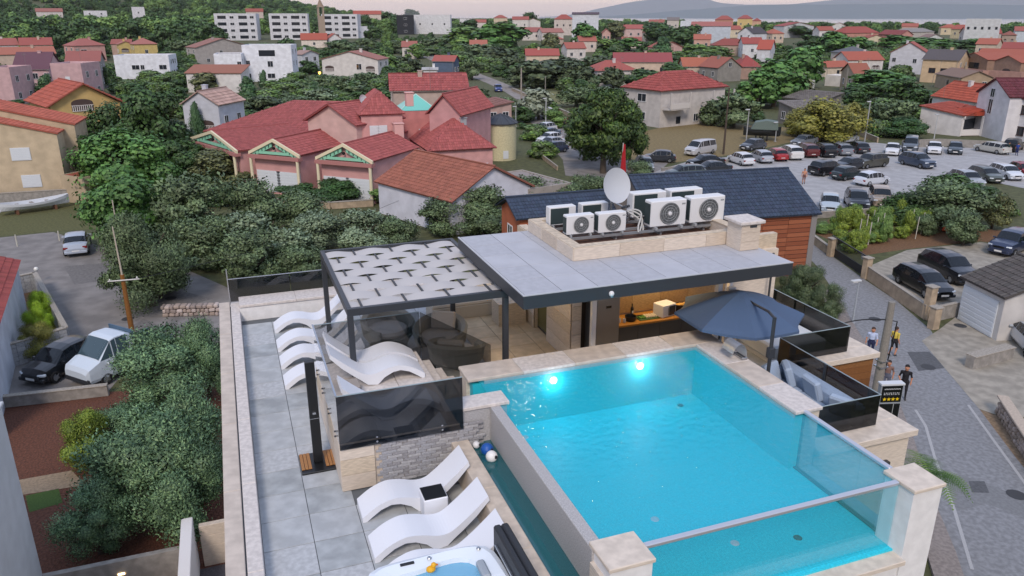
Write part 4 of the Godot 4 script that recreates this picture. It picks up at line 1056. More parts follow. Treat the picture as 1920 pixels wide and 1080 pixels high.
# ---------- trees ----------
func crown_mesh(kind: String, res: int, va: int) -> Mesh:
	var key := "crown %s %d %d" % [kind, res, va]
	if cache.has(key): return cache[key]
	rng.seed = hash(key)
	var pal := {"ol": ["#5a6e4a", "#778b63", "#49593c"], "og": ["#788b6d", "#93a585", "#5e6f50"], "od": ["#4b5a3e", "#606e4b", "#3b482f"], "on": ["#5d7c5a", "#86a573", "#4a664b"], "bd": ["#3c572b", "#4c6b37", "#2f4922"], "bb": ["#4f7738", "#679048", "#3c632e"], "bl": ["#658645", "#83a253", "#506f38"], "bk": ["#5d633f", "#777d4c", "#485135"], "cy": ["#45663f", "#587c4d", "#335233"], "pn": ["#415c2b", "#647a38", "#2e4620"], "pb": ["#848e7a", "#a0a993", "#6a7561"], "hd": ["#3b5b2f", "#4b6d3b", "#2d4f27"], "yn": ["#718830", "#98a840", "#556c25"], "yb": ["#98bb29", "#b3d436", "#769722"], "yk": ["#828339", "#9a9646", "#64682e"], "bn": ["#4e6142", "#6b7a55", "#3e5034"]}
	var cols := []
	for s in pal.get(kind, pal["bd"]): cols.append(hx(s).srgb_to_linear())
	var n: int = [2800, 13000, 34000][res]
	var ls: float = [0.043, 0.019, 0.0105][res]
	if kind in ["pn"]: n = int(n * 1.6)
	var lobes := []
	var nl := 22 if kind != "cy" else 9
	if kind in ["hd", "yb"]: nl = 12
	if res == 2: nl = 26
	if kind == "pn": nl = 40
	for i in nl:
		var q := rf(0, TAU); var hgt := rf(0.0, 1.0)
		if kind == "cy":
			lobes.append([Vector3(cos(q) * 0.12, 0.12 + 0.8 * i / nl, sin(q) * 0.12), (0.34 * (1 - 0.75 * i / nl)) * Vector3(1, 1.1, 1)])
		elif kind == "pn":
			var rr := sqrt(rf(0.02, 1)) * 0.4 * (1.08 - 0.75 * hgt)
			lobes.append([Vector3(cos(q) * rr, 0.14 + 0.76 * hgt, sin(q) * rr), rf(0.07, 0.13) * Vector3(1.1, 0.8, 1.1)])
		else:
			var prof := sqrt(maxf(0.05, 1 - pow((hgt - 0.36) / 0.68, 2)))
			var rr := sqrt(rf(0.1, 1)) * 0.34 * prof
			lobes.append([Vector3(cos(q) * rr, 0.14 + 0.68 * hgt, sin(q) * rr), rf(0.08, 0.2) * Vector3(1, 0.9, 1) * (0.85 if res == 2 else 1.0)])
	if kind != "pn" and kind != "cy": lobes.append([Vector3(0, 0.45, 0), Vector3(0.22, 0.24, 0.22)])
	var v := PackedVector3Array(); var nn := PackedVector3Array(); var cc := PackedColorArray()
	var mid := Vector3(0, 0.45, 0)
	var tone := []
	for i in lobes.size(): tone.append(rf(0.76, 1.26))
	for i in n:
		var li := rng.randi() % lobes.size()
		var lb: Array = lobes[li]
		var d := Vector3(rng.randfn(), rng.randfn() + 0.25, rng.randfn()).normalized()
		var rad: Vector3 = lb[1]
		var p: Vector3 = lb[0] + Vector3(d.x * rad.x, d.y * rad.y, d.z * rad.z) * (rf(0.5, 1.15) if i % 11 else rf(1.1, 1.5))
		if p.y < 0.02: p.y = 0.02 + rf(0, 0.08)
		var nrm := (d * 0.75 + (p - mid).normalized() * 0.5 + Vector3(rf(-0.6, 0.6), rf(-0.4, 0.7), rf(-0.6, 0.6))).normalized()
		var t := nrm.cross(Vector3(rng.randfn(), rng.randfn(), rng.randfn())).normalized()
		if kind in ["pn", "ol", "og", "on", "od"]: t = (t + d * 0.5 + Vector3(0, 0.5, 0)).normalized()
		var b := nrm.cross(t).normalized()
		var L := ls * rf(0.6, 1.6)
		var W := L * (0.42 if res == 2 else (0.55 if kind in ["ol", "on", "og", "pn"] else 0.8))
		var c: Color = cols[0].lerp(cols[1 + rng.randi() % 2], rng.randf()) * (tone[li] * rf(0.85, 1.15))
		var sn := (nrm * 1.4 + d * 0.6).normalized()
		var bend := nrm * L * 0.25
		var a0 := p - t * L + bend * -1; var a1 := p + b * W; var a2 := p + t * L - bend; var a3 := p - b * W
		v.append(a0); v.append(a1); v.append(a2); v.append(a0); v.append(a2); v.append(a3)
		for k in 6: nn.append(sn); cc.append(c)
	var a := []
	a.resize(Mesh.ARRAY_MAX); a[Mesh.ARRAY_VERTEX] = v; a[Mesh.ARRAY_NORMAL] = nn; a[Mesh.ARRAY_COLOR] = cc
	var m := ArrayMesh.new(); m.add_surface_from_arrays(Mesh.PRIMITIVE_TRIANGLES, a)
	cache[key] = m
	return m

func trunk_mesh(va: int) -> Mesh:
	var key := "trunk %d" % va
	if cache.has(key): return cache[key]
	rng.seed = 40 + va
	var m := M.new()
	m.tube([Vector3(0, 0, 0), Vector3(0.01, 0.2, 0.0), Vector3(0.0, 0.45, 0.01)], [0.05, 0.038, 0.026], 7)
	for i in 6:
		var q := TAU * i / 6 + rf(-0.3, 0.3)
		var y := rf(0.2, 0.42)
		m.tube([Vector3(0, y, 0), Vector3(cos(q) * 0.12, y + 0.14, sin(q) * 0.12), Vector3(cos(q) * 0.26, y + rf(0.22, 0.38), sin(q) * 0.26)], [0.022, 0.014, 0.006], 5)
	cache[key] = m.mesh()
	return cache[key]

var tree_n := 0
func tree(kind: String, label: String, u: float, v: float, g: float, hgt: float, wid: float):
	tree_n += 1
	if kind == "pm": return palm(label, u, v, g, hgt)
	var r := Vector2(u, v).length()
	var res := 2 if r < 52 else (1 if r < 135 else 0)
	var nm := {"hd": "hedge_bush", "yn": "shrub", "yb": "shrub", "pn": "pine_tree", "ol": "olive_tree", "og": "olive_tree", "od": "olive_tree", "on": "olive_tree"}.get(kind, "leafy_tree") as String
	var o := thing(nm, label, nm.split("_")[-1] if nm != "hedge_bush" else "hedge", V(u, g - 0.05, v), fmod(tree_n * 2.4, TAU))
	var va := tree_n % 2
	var low := kind in ["hd", "yb", "yn"]
	var c := obj("crown", crown_mesh(kind, res, va), vert_mat("leaf", 0.6, 0.35), o)
	var lift := 0.0 if low or r < 52 else 0.05
	c.position = Vector3(0, hgt * lift * 0.6, 0)
	c.scale = Vector3(wid * 1.05, hgt * (1 - lift * 0.6) * 1.03, wid * 1.05)
	if not low:
		var t := obj("trunk", trunk_mesh(va), grain("bark", "#5b5044", "#3d352d", Vector3(3, 1, 3)), o)
		t.scale = Vector3(wid * 0.8, hgt, wid * 0.8)

func palm(label: String, u: float, v: float, g: float, hgt: float):
	var o := thing("palm_tree", label, "palm", V(u, g, v))
	var m := M.new()
	m.tube([Vector3(0, 0, 0), Vector3(0.1, hgt * 0.4, 0), Vector3(0.05, hgt * 0.75, 0)], [0.22, 0.17, 0.15], 9)
	obj("trunk", m, grain("bark", "#5b5044", "#3d352d", Vector3(3, 1, 3)), o)
	rng.seed = 77
	var R := hgt * 0.34
	for i in 18:
		var q := TAU * i / 18 + rf(-0.15, 0.15); var up := rf(0.1, 0.9)
		var f := M.new()
		f.col = hx(["#4c6a2c", "#3d5a26", "#5a7834"][i % 3]).srgb_to_linear()
		var d := Vector3(cos(q), 0, sin(q)); var s := d.cross(Vector3.UP)
		var prev := Vector3(0.05, hgt * 0.76, 0)
		for k in 10:
			var t := (k + 1) / 10.0
			var p := Vector3(0.05, hgt * 0.76, 0) + d * R * t + Vector3(0, R * (up * t - 0.9 * t * t), 0)
			f.tri(prev - s * 0.015, prev + s * 0.015, p)
			for e in [-1, 1]:
				for w in 2:
					var b := prev.lerp(p, 0.5 * w)
					var L := R * 0.3 * sin(PI * (0.12 + 0.85 * t))
					f.tri(b, b + (p - prev) * 0.3, b + s * e * L + d * L * 0.5 + Vector3(0, -L * 0.35, 0))
			prev = p
		obj("frond", f, vert_mat("leaf", 0.6, 0.35), o)

# ---------- cars ----------
const CAR := {
	"hatch": [4.1, 0.87, [[-2.05, 0.55, 0.62, 0.0], [-1.95, 0.78, 0.86, 0.0], [-1.7, 0.82, 0.92, 0.7], [-1.35, 0.86, 0.93, 1.38], [-0.9, 0.87, 0.92, 1.47], [-0.1, 0.87, 0.9, 1.5], [0.45, 0.87, 0.89, 1.42], [1.15, 0.86, 0.9, 0.0], [1.75, 0.78, 0.78, 0.0], [2.05, 0.55, 0.6, 0.0]], 2, 7],
	"sedan": [4.6, 0.9, [[-2.3, 0.6, 0.62, 0.0], [-2.2, 0.8, 0.93, 0.0], [-1.6, 0.86, 0.97, 0.0], [-1.0, 0.88, 0.95, 1.36], [-0.5, 0.88, 0.93, 1.44], [0.0, 0.88, 0.92, 1.45], [0.5, 0.88, 0.91, 1.38], [1.2, 0.87, 0.9, 0.0], [2.0, 0.8, 0.78, 0.0], [2.3, 0.55, 0.6, 0.0]], 2, 7],
	"wagon": [4.7, 0.9, [[-2.35, 0.65, 0.65, 0.0], [-2.28, 0.82, 0.92, 0.0], [-2.1, 0.86, 0.95, 0.9], [-1.75, 0.88, 0.95, 1.4], [-0.9, 0.88, 0.93, 1.47], [0.0, 0.88, 0.92, 1.47], [0.55, 0.88, 0.91, 1.4], [1.3, 0.87, 0.9, 0.0], [2.05, 0.8, 0.78, 0.0], [2.35, 0.55, 0.6, 0.0]], 2, 7],
	"suv": [4.6, 0.94, [[-2.3, 0.7, 0.75, 0.0], [-2.25, 0.86, 1.05, 0.0], [-2.05, 0.9, 1.1, 1.05], [-1.75, 0.92, 1.1, 1.6], [-0.9, 0.92, 1.08, 1.7], [0.0, 0.92, 1.06, 1.7], [0.5, 0.92, 1.05, 1.62], [1.15, 0.91, 1.04, 0.0], [2.0, 0.85, 0.95, 0.0], [2.3, 0.65, 0.75, 0.0]], 2, 7],
	"van": [5.0, 0.97, [[-2.5, 0.8, 0.9, 0.0], [-2.45, 0.92, 1.1, 0.0], [-2.35, 0.95, 1.15, 1.1], [-2.25, 0.95, 1.15, 1.85], [-0.9, 0.95, 1.15, 1.93], [0.6, 0.95, 1.15, 1.92], [1.0, 0.95, 1.15, 1.82], [1.75, 0.94, 1.1, 0.0], [2.3, 0.85, 0.95, 0.0], [2.5, 0.6, 0.7, 0.0]], 2, 7]}

func car_shape(type: String) -> Array:
	if cache.has("car " + type): return cache["car " + type]
	var d: Array = CAR[type]
	var st: Array = d[2]
	var sec := []
	for s in st:
		var z: float = s[0]; var hw: float = s[1]; var belt: float = s[2]; var roof: float = s[3]
		var b := 0.22 if absf(z) < d[0] * 0.46 else 0.32
		var top: float = roof if roof > belt else belt + 0.05
		var rw: float = hw * 0.78 if roof > belt else hw * 0.82
		sec.append([Vector3(z, b, 0), Vector3(z, b, hw * 0.9), Vector3(z, b + 0.16, hw), Vector3(z, belt * 0.72, hw * 1.0), Vector3(z, belt, hw * 0.97), Vector3(z, top - (0.03 if roof > belt else 0.01), rw), Vector3(z, top + 0.02, rw * 0.7), Vector3(z, top + 0.04, 0)])
	var body := M.new(); var gl := M.new()
	for i in sec.size() - 1:
		var cab0: bool = st[i][3] > st[i][2]; var cab1: bool = st[i + 1][3] > st[i + 1][2]
		for k in 7:
			for e in [1, -1]:
				var f := Vector3(1, 1, e)
				var q := [sec[i][k] * f, sec[i + 1][k] * f, sec[i + 1][k + 1] * f, sec[i][k + 1] * f]
				if e < 0: q = [q[1], q[0], q[3], q[2]]
				body.quad(q[0], q[1], q[2], q[3])
				var glassy := (k == 4 and (cab0 and cab1)) or (k == 4 and (cab0 != cab1)) or (k >= 5 and cab0 != cab1)
				if glassy:
					var nrm: Vector3 = (q[1] - q[0]).cross(q[3] - q[0]).normalized()
					if nrm.length() < 0.5: nrm = (q[2] - q[0]).cross(q[3] - q[0]).normalized()
					var c: Vector3 = (q[0] + q[1] + q[2] + q[3]) / 4
					var g := []
					for p in q:
						var dd: Vector3 = c - p
						var sh := 0.1
						if k >= 5: dd.z *= 0.0 if k == 6 else 0.5
						g.append(p + dd * sh + nrm * 0.012)
					gl.quad(g[0], g[1], g[2], g[3])
	for e in [0, sec.size() - 1]:
		var s = sec[e]
		for k in range(1, 7):
			for w in [1, -1]:
				var f := Vector3(1, 1, w)
				if (e == 0) == (w > 0): body.tri(s[0], s[k] * f, s[k + 1] * f)
				else: body.tri(s[0], s[k + 1] * f, s[k] * f)
	cache["car " + type] = [body.mesh(), gl.mesh()]
	return cache["car " + type]

func part_mesh(key: String) -> Mesh:
	if cache.has(key): return cache[key]
	var m := M.new()
	match key:
		"tyre": m.lathe(Vector3.ZERO, [Vector2(0.2, 0.1), Vector2(0.29, 0.1), Vector2(0.32, 0.07), Vector2(0.32, -0.07), Vector2(0.29, -0.1), Vector2(0.2, -0.1)], 18)
		"rim":
			m.lathe(Vector3.ZERO, [Vector2(0.21, -0.09), Vector2(0.21, 0.06), Vector2(0.0, 0.08)], 14)
			for i in 5: m.obox(Vector3(cos(TAU * i / 5) * 0.12, 0.085, sin(TAU * i / 5) * 0.12), Vector3(cos(TAU * i / 5), 0, sin(TAU * i / 5)) * 0.09, Vector3(0, 0.012, 0), Vector3(-sin(TAU * i / 5), 0, cos(TAU * i / 5)) * 0.025)
		"headlight": m.obox(Vector3.ZERO, Vector3(0.12, 0, 0), Vector3(0, 0.07, 0), Vector3(0, 0, 0.2), 0.04)
		"taillight": m.obox(Vector3.ZERO, Vector3(0.06, 0, 0), Vector3(0, 0.09, 0), Vector3(0, 0, 0.17), 0.03)
		"mirror": m.obox(Vector3.ZERO, Vector3(0.06, 0, 0), Vector3(0, 0.06, 0), Vector3(0, 0, 0.1), 0.03)
		"plate": m.obox(Vector3.ZERO, Vector3(0.012, 0, 0), Vector3(0, 0.06, 0), Vector3(0, 0, 0.26))
		"grille": m.obox(Vector3.ZERO, Vector3(0.03, 0, 0), Vector3(0, 0.09, 0), Vector3(0, 0, 0.4), 0.02)
		"bumper": m.obox(Vector3.ZERO, Vector3(0.08, 0, 0), Vector3(0, 0.1, 0), Vector3(0, 0, 0.78), 0.05)
	cache[key] = m.mesh()
	return cache[key]

func car(type: String, label: String, color: String, u: float, v: float, du: float, dv: float, g := 0.01, group := "cars parked in the town"):
	var o := thing("parked_car", label, "car", V(u, g, v), atan2(dv, du), group)
	var s := car_shape(type); var d: Array = CAR[type]
	var hl: float = d[0] / 2; var hw: float = d[1]
	var paint := plain("paint " + color, color, 0.28, 0.15)
	paint.clearcoat_enabled = true; paint.clearcoat = 0.6; paint.clearcoat_roughness = 0.05
	obj("body", s[0], paint, o)
	obj("window", s[1], plain("car glass", "#141a20", 0.06), o)
	for x in [-hl * 0.62, hl * 0.63]:
		for e in [-1, 1]:
			var t := obj("wheel", part_mesh("tyre"), plain("tyre", "#17181a", 0.9), o); t.position = Vector3(x, 0.32, e * (hw - 0.1)); t.rotation.x = PI / 2 * e
			obj("rim", part_mesh("rim"), plain("rim", "#9da1a6", 0.35, 0.7), t)
	var fy: float = d[2][-2][2] - 0.1; var ry: float = d[2][1][2] - 0.12
	for e in [-1, 1]:
		var h := obj("headlight", part_mesh("headlight"), plain("headlight", "#c9d2da", 0.1), o); h.position = Vector3(hl - 0.19, fy - 0.06, e * hw * 0.68); h.rotation.y = -e * 0.5
		var t := obj("taillight", part_mesh("taillight"), plain("taillight", "#7a1512", 0.2), o); t.position = Vector3(-hl + 0.09, ry - 0.05, e * hw * 0.72)
		var m := obj("mirror", part_mesh("mirror"), paint, o); m.position = Vector3(d[2][7][0] - 0.35, d[2][7][2] + 0.04, e * (hw + 0.06))
	var p := obj("plate", part_mesh("plate"), plain("plate", "#d9d9d6", 0.5), o); p.position = Vector3(hl + 0.01, 0.42, 0)
	p = obj("plate", part_mesh("plate"), plain("plate", "#d9d9d6", 0.5), o); p.position = Vector3(-hl - 0.01, 0.5, 0)
	p = obj("grille", part_mesh("grille"), plain("near black", "#15171a", 0.4), o); p.position = Vector3(hl - 0.03, fy - 0.12, 0)
	p = obj("bumper", part_mesh("bumper"), paint, o); p.position = Vector3(-hl + 0.05, 0.42, 0)
	p = obj("bumper", part_mesh("bumper"), paint, o); p.position = Vector3(hl - 0.08, 0.36, 0)
	return o

# ---------- people: one continuous skin, meshed from a field of tapered limbs ----------
const J := {"walk": {
	"hip": [0, 0.94, 0], "belly": [0, 1.1, 0.01], "chest": [0, 1.3, 0.0], "neck": [0, 1.48, 0.01], "head": [0, 1.63, 0.03], "top": [0, 1.7, 0.02],
	"hl": [-0.1, 0.92, 0], "kl": [-0.1, 0.5, 0.16], "al": [-0.1, 0.09, 0.06], "tl": [-0.11, 0.04, 0.24],
	"hr": [0.1, 0.92, 0], "kr": [0.1, 0.5, 0.02], "ar": [0.1, 0.12, -0.2], "tr": [0.11, 0.04, -0.03],
	"sl": [-0.19, 1.4, 0], "el": [-0.26, 1.12, -0.08], "wl": [-0.27, 0.9, 0.02], "gl": [-0.27, 0.8, 0.06],
	"sr": [0.19, 1.4, 0], "er": [0.26, 1.12, 0.04], "wr": [0.26, 0.92, 0.2], "gr": [0.25, 0.84, 0.27]},
	"stand": {
	"hip": [0, 0.94, 0], "belly": [0, 1.1, 0.01], "chest": [0, 1.3, 0.0], "neck": [0, 1.48, 0.01], "head": [0, 1.63, 0.03], "top": [0, 1.7, 0.02],
	"hl": [-0.1, 0.92, 0], "kl": [-0.12, 0.5, 0.03], "al": [-0.13, 0.09, 0.0], "tl": [-0.15, 0.04, 0.17],
	"hr": [0.1, 0.92, 0], "kr": [0.12, 0.5, 0.03], "ar": [0.13, 0.09, 0.0], "tr": [0.16, 0.04, 0.17],
	"sl": [-0.19, 1.4, 0], "el": [-0.28, 1.14, 0.02], "wl": [-0.2, 1.02, 0.22], "gl": [-0.12, 1.03, 0.28],
	"sr": [0.19, 1.4, 0], "er": [0.27, 1.13, -0.02], "wr": [0.26, 0.9, 0.05], "gr": [0.25, 0.8, 0.08]}}
const BONES := [["hip", "belly", 0.14, 0.135, 1], ["belly", "chest", 0.135, 0.15, 0], ["chest", "neck", 0.13, 0.06, 0], ["neck", "head", 0.055, 0.09, 2], ["head", "top", 0.1, 0.095, 2],
	["hl", "kl", 0.095, 0.06, 1], ["kl", "al", 0.058, 0.04, 2], ["al", "tl", 0.045, 0.035, 3], ["hr", "kr", 0.095, 0.06, 1], ["kr", "ar", 0.058, 0.04, 2], ["ar", "tr", 0.045, 0.035, 3],
	["sl", "el", 0.055, 0.042, 0], ["el", "wl", 0.042, 0.03, 2], ["wl", "gl", 0.035, 0.02, 2], ["sr", "er", 0.055, 0.042, 0], ["er", "wr", 0.042, 0.03, 2], ["wr", "gr", 0.035, 0.02, 2], ["sl", "sr", 0.07, 0.07, 0], ["hl", "hr", 0.1, 0.1, 1]]

func person_field(pose: String) -> Array:  # surface nets; gives positions, quads and the garment nearest each vertex
	if cache.has("field " + pose): return cache["field " + pose]
	var cs := 0.026
	var jt: Dictionary = J[pose]
	var nx := 30; var ny := 70; var nz := 30
	var o := Vector3(-0.39, -0.02, -0.36)
	var field := PackedFloat32Array(); field.resize(nx * ny * nz); field.fill(1.0)
	var who := PackedInt32Array(); who.resize(nx * ny * nz)
	var best := PackedFloat32Array(); best.resize(nx * ny * nz); best.fill(9.0)
	for b in BONES:
		var A := Vector3(jt[b[0]][0], jt[b[0]][1], jt[b[0]][2]); var B := Vector3(jt[b[1]][0], jt[b[1]][1], jt[b[1]][2])
		var ab := B - A; var l2 := maxf(ab.length_squared(), 1e-6)
		var lo := ((A.min(B) - Vector3.ONE * 0.22 - o) / cs).floor(); var hi := ((A.max(B) + Vector3.ONE * 0.22 - o) / cs).ceil()
		for x in range(maxi(0, int(lo.x)), mini(nx, int(hi.x))):
			for y in range(maxi(0, int(lo.y)), mini(ny, int(hi.y))):
				for z in range(maxi(0, int(lo.z)), mini(nz, int(hi.z))):
					var p := o + Vector3(x, y, z) * cs
					var t := clampf((p - A).dot(ab) / l2, 0, 1)
					var dd := (p - A - ab * t)
					if b[4] == 0 or b[4] == 1 and t < 2: dd.z *= 1.2
					var d: float = dd.length() - lerpf(b[2], b[3], t)
					var i := (x * ny + y) * nz + z
					if d < best[i]: best[i] = d; who[i] = b[4]
					var k := 0.035
					var f := field[i]
					var h := maxf(k - absf(f - d), 0.0) / k
					field[i] = minf(f, d) - h * h * k * 0.25
	var ids := {}; var pos := []; var gar := []
	for x in nx - 1:
		for y in ny - 1:
			for z in nz - 1:
				var i := (x * ny + y) * nz + z
				var s := 0; var acc := Vector3.ZERO; var cnt := 0
				var val := []
				for c in 8:
					var q := field[i + ((c & 1) * ny + ((c >> 1) & 1)) * nz + (c >> 2)]
					val.append(q)
					if q < 0: s += 1
				if s == 0 or s == 8: continue
				for c in 8:
					for bit in [1, 2, 4]:
						if c & bit: continue
						var e: int = c | bit
						if (val[c] < 0) != (val[e] < 0):
							var t: float = val[c] / (val[c] - val[e])
							acc += Vector3(c & 1, (c >> 1) & 1, c >> 2).lerp(Vector3(e & 1, (e >> 1) & 1, e >> 2), t); cnt += 1
				ids[i] = pos.size()
				pos.append(o + (Vector3(x, y, z) + acc / cnt) * cs); gar.append(who[i])
	var quads := []
	for i in ids:
		var z: int = i % nz; var y: int = (i / nz) % ny; var x: int = i / (nz * ny)
		var st := [ny * nz, nz, 1]
		var at := [x, y, z]
		for ax in 3:
			var b: int = (ax + 1) % 3; var c: int = (ax + 2) % 3
			if at[b] == 0 or at[c] == 0: continue
			var f0 := field[i]; var f1 := field[i + st[ax]]
			if (f0 < 0) == (f1 < 0): continue
			var q := [i - st[b] - st[c], i - st[c], i, i - st[b]]
			if not (ids.has(q[0]) and ids.has(q[1]) and ids.has(q[3])): continue
			var r := [ids[q[0]], ids[q[1]], ids[q[2]], ids[q[3]]]
			if f0 > 0: r.reverse()
			quads.append(r)
	var nr := []; nr.resize(pos.size()); nr.fill(Vector3.ZERO)
	for q in quads:
		var k: Vector3 = (pos[q[1]] - pos[q[0]]).cross(pos[q[2]] - pos[q[0]])
		for j in q: nr[j] += k
	cache["field " + pose] = [pos, quads, gar, nr]
	return cache["field " + pose]

func person(label: String, pose: String, shirt: String, legs: String, hair: String, u: float, v: float, turn: float, tall := 1.75, long_legs := false, bare := false):
	var F := person_field(pose)
	var o := thing("person", label, "person", V(u, 0.01, v), turn)
	var skin := hx("#b98468").srgb_to_linear()
	var cols := [skin if bare else hx(shirt).srgb_to_linear(), hx(legs).srgb_to_linear(), skin, hx("#3a3532").srgb_to_linear()]
	var m := M.new()
	for q in F[1]:
		for t in [[0, 1, 2], [0, 2, 3]]:
			var a: int = q[t[0]]; var b: int = q[t[1]]; var c: int = q[t[2]]
			var k: int = F[2][a]
			if long_legs and F[0][a].y < 0.9 and F[0][a].y > 0.1 and absf(F[0][a].x) < 0.22: k = 1
			m.col = cols[k]
			m.tris(F[0][a], F[0][b], F[0][c], F[3][a].normalized(), F[3][b].normalized(), F[3][c].normalized())
	var b := obj("body", m, vert_mat("person", 0.8), o); b.scale = Vector3.ONE * tall / 1.78
	var hm := M.new(); hm.ball(Vector3(0, 1.7, 0.0), Vector3(0.108, 0.1, 0.12), 12, 8)
	var ho := obj("hair", hm, plain("hair " + hair, hair, 0.8), o); ho.scale = b.scale
	var fm := M.new()
	for s in [-1, 1]: fm.ball(Vector3(s * 0.035, 1.645, 0.122), Vector3(0.014, 0.01, 0.01), 6, 4)
	fm.ball(Vector3(0, 1.575, 0.112), Vector3(0.025, 0.008, 0.012), 6, 4)
	var fo := obj("face_features", fm, plain("face dark", "#4a2f2a", 0.7), o); fo.scale = b.scale; fo.set_meta("kind", "stuff")
	var nm := M.new(); nm.ball(Vector3(0, 1.615, 0.13), Vector3(0.013, 0.025, 0.022), 6, 5); var no := obj("nose", nm, plain("skin nose", "#b98468", 0.8), o); no.scale = b.scale
	return o

# ---------- ground ----------
func ss(a: float, b: float, x: float) -> float:
	var t := clampf((x - a) / (b - a), 0, 1); return t * t * (3 - 2 * t)

func hgt(u: float, v: float) -> float:
	var r := Vector2(u, v).length(); var az := rad_to_deg(atan2(u, v))
	var h := 5.5 * ss(240, 520, r)
	h += 55 * ss(600, 1500, r) * ss(14, -4, az) * ss(-175, -120, az)
	h -= 14 * ss(820, 1150, r) * ss(24, 28, az) * ss(178, 150, az)
	return h

var cleared := []
func sheet(p: PackedVector2Array, y: float) -> M:
	cleared.append(p)
	var m := M.new(); m.flat(p, y); return m

func slab_block(p: PackedVector2Array, y0: float, y1: float) -> M:
	var m := M.new(); m.block(p, y0, y1); return m

func drape(a: PackedVector2Array, b: PackedVector2Array) -> M:
	var m := M.new()
	for i in a.size() - 1:
		for k in 6:
			var p := a[i].lerp(a[i + 1], k / 6.0); var q := b[i].lerp(b[i + 1], k / 6.0)
			var p1 := a[i].lerp(a[i + 1], (k + 1) / 6.0); var q1 := b[i].lerp(b[i + 1], (k + 1) / 6.0)
			m.quad(V(p.x, hgt(p.x, p.y) + 0.03, p.y), V(q.x, hgt(q.x, q.y) + 0.03, q.y), V(q1.x, hgt(q1.x, q1.y) + 0.03, q1.y), V(p1.x, hgt(p1.x, p1.y) + 0.03, p1.y))
	return m

func build_ground():
	var m := M.new()
	var rs := [0.0, 60.0, 120.0, 180.0, 230.0]
	for i in 30: rs.append(250.0 + i * 30)
	for r in [1180.0, 1260.0, 1350.0, 1450.0, 1600.0, 1900.0, 2400.0, 3200.0, 4500.0]: rs.append(r)
	for i in rs.size() - 1:
		for k in 120:
			var p := []
			for c in [[0, 0], [0, 1], [1, 1], [1, 0]]:
				var a: float = deg_to_rad((k + c[1]) * 3.0 - 180.0); var r: float = rs[i + c[0]]
				var u := sin(a) * r; var v := cos(a) * r
				p.append(V(u, hgt(u, v), v))
			if i == 0: m.tri(p[0], p[3], p[2])
			else: m.quad(p[3], p[2], p[1], p[0])
	struct("ground", m, grain("ground cover", "#565a38", "#3f482b", Vector3(0.09, 0.09, 0.09), 0.95))
	var s := M.new()
	s.quad(V(-6000, -5, 300), V(26000, -5, 300), V(26000, -5, 26000), V(-6000, -5, 26000))
	struct("sea", s, plain("sea water", "#7f95a3", 0.12))
	# far island ridges
	for k in 2:
		var D: float = [8500.0, 15000.0][k]
		var h := M.new()
		var f := FastNoiseLite.new(); f.seed = 11 + k; f.frequency = 0.02
		var prev := []
		for i in 121:
			var az := 22.0 + i * 0.5
			var top: float
			if k == 0: top = (70 + 60 * ss(30, 38, az) - 25 * ss(44, 56, az)) * ss(23.5, 33, az) + 14 * f.get_noise_1d(i * 3.0)
			else: top = (330 * ss(22, 31, az) - 120 * ss(31, 36, az) + 190 * ss(37, 47, az)) + 22 * f.get_noise_1d(i * 4.0)
			if k == 1: top += 70 * exp(-pow((az - 31.4) / 0.9, 2)) + 45 * exp(-pow((az - 33.3) / 0.6, 2))
			top = maxf(top, -6)
			var a := deg_to_rad(az)
			var row := []
			for c in [[0.0, -8.0], [0.02, top * 0.45], [0.045, top], [0.09, top * 0.4], [0.13, -8.0]]:
				var r: float = D * (1 + c[0]) ; row.append(V(sin(a) * r, c[1], cos(a) * r))
			if prev.size():
				for j in 4: h.quad(prev[j], row[j], row[j + 1], prev[j + 1])
			prev = row
		struct("hills", h, plain("hill haze blue", "#5a6a70", 0.95))  # blue-grey puts distance haze into the hill colour
	far_wood(); undergrowth()

func far_wood():
	var sets := [[-16.0, 12.0, 560.0, 1350.0, 1500, "far_wood", 11.0], [3.0, 27.0, 560.0, 820.0, 300, "far_trees", 6.0], [24.0, 58.0, 480.0, 800.0, 900, "far_trees", 7.0], [-14.0, 2.0, 370.0, 560.0, 150, "far_wood", 12.0], [10.0, 34.0, 330.0, 560.0, 110, "far_trees", 5.0], [7.0, 32.0, 700.0, 1150.0, 700, "far_trees", 9.0]]
	for si in sets.size():
		var s = sets[si]
		for kind in ["bd", "bl"]:
			var mm := MultiMesh.new()
			mm.transform_format = MultiMesh.TRANSFORM_3D
			mm.mesh = crown_mesh(kind, 0, si % 2)
			rng.seed = 900 + si * 10 + kind.length() + (1 if kind == "bl" else 0)
			var n: int = s[4] / (2 if kind == "bl" else 1) / 1.5
			var where := []
			while where.size() < n:
				var a := deg_to_rad(rf(s[0], s[1])); var r: float = sqrt(rf(s[2] * s[2], s[3] * s[3]))
				var u := sin(a) * r; var v := cos(a) * r
				var clear := true
				if si != 0:
					for h in houses:
						if Vector2(h.x - u, h.y - v).length() < 14.0 or (Vector2(h.x, h.y).length() > r and Vector2(h.x, h.y).length() < r + 110 and absf(Vector2(u, v).angle_to(h)) < 0.022): clear = false
				if not clear: continue
				var k: float = s[6] * rf(0.6, 1.25)
				where.append(Transform3D(Basis(Vector3.UP, rf(0, TAU)).scaled(Vector3(k * 1.15, k, k * 1.15)), V(u, hgt(u, v) - 0.3, v)))
			mm.instance_count = where.size()
			for i in where.size(): mm.set_instance_transform(i, where[i])
			var o := MultiMeshInstance3D.new()
			o.multimesh = mm; o.material_override = vert_mat("leaf", 0.6, 0.35); o.name = numbered(s[5]); add_child(o); o.set_meta("kind", "stuff")

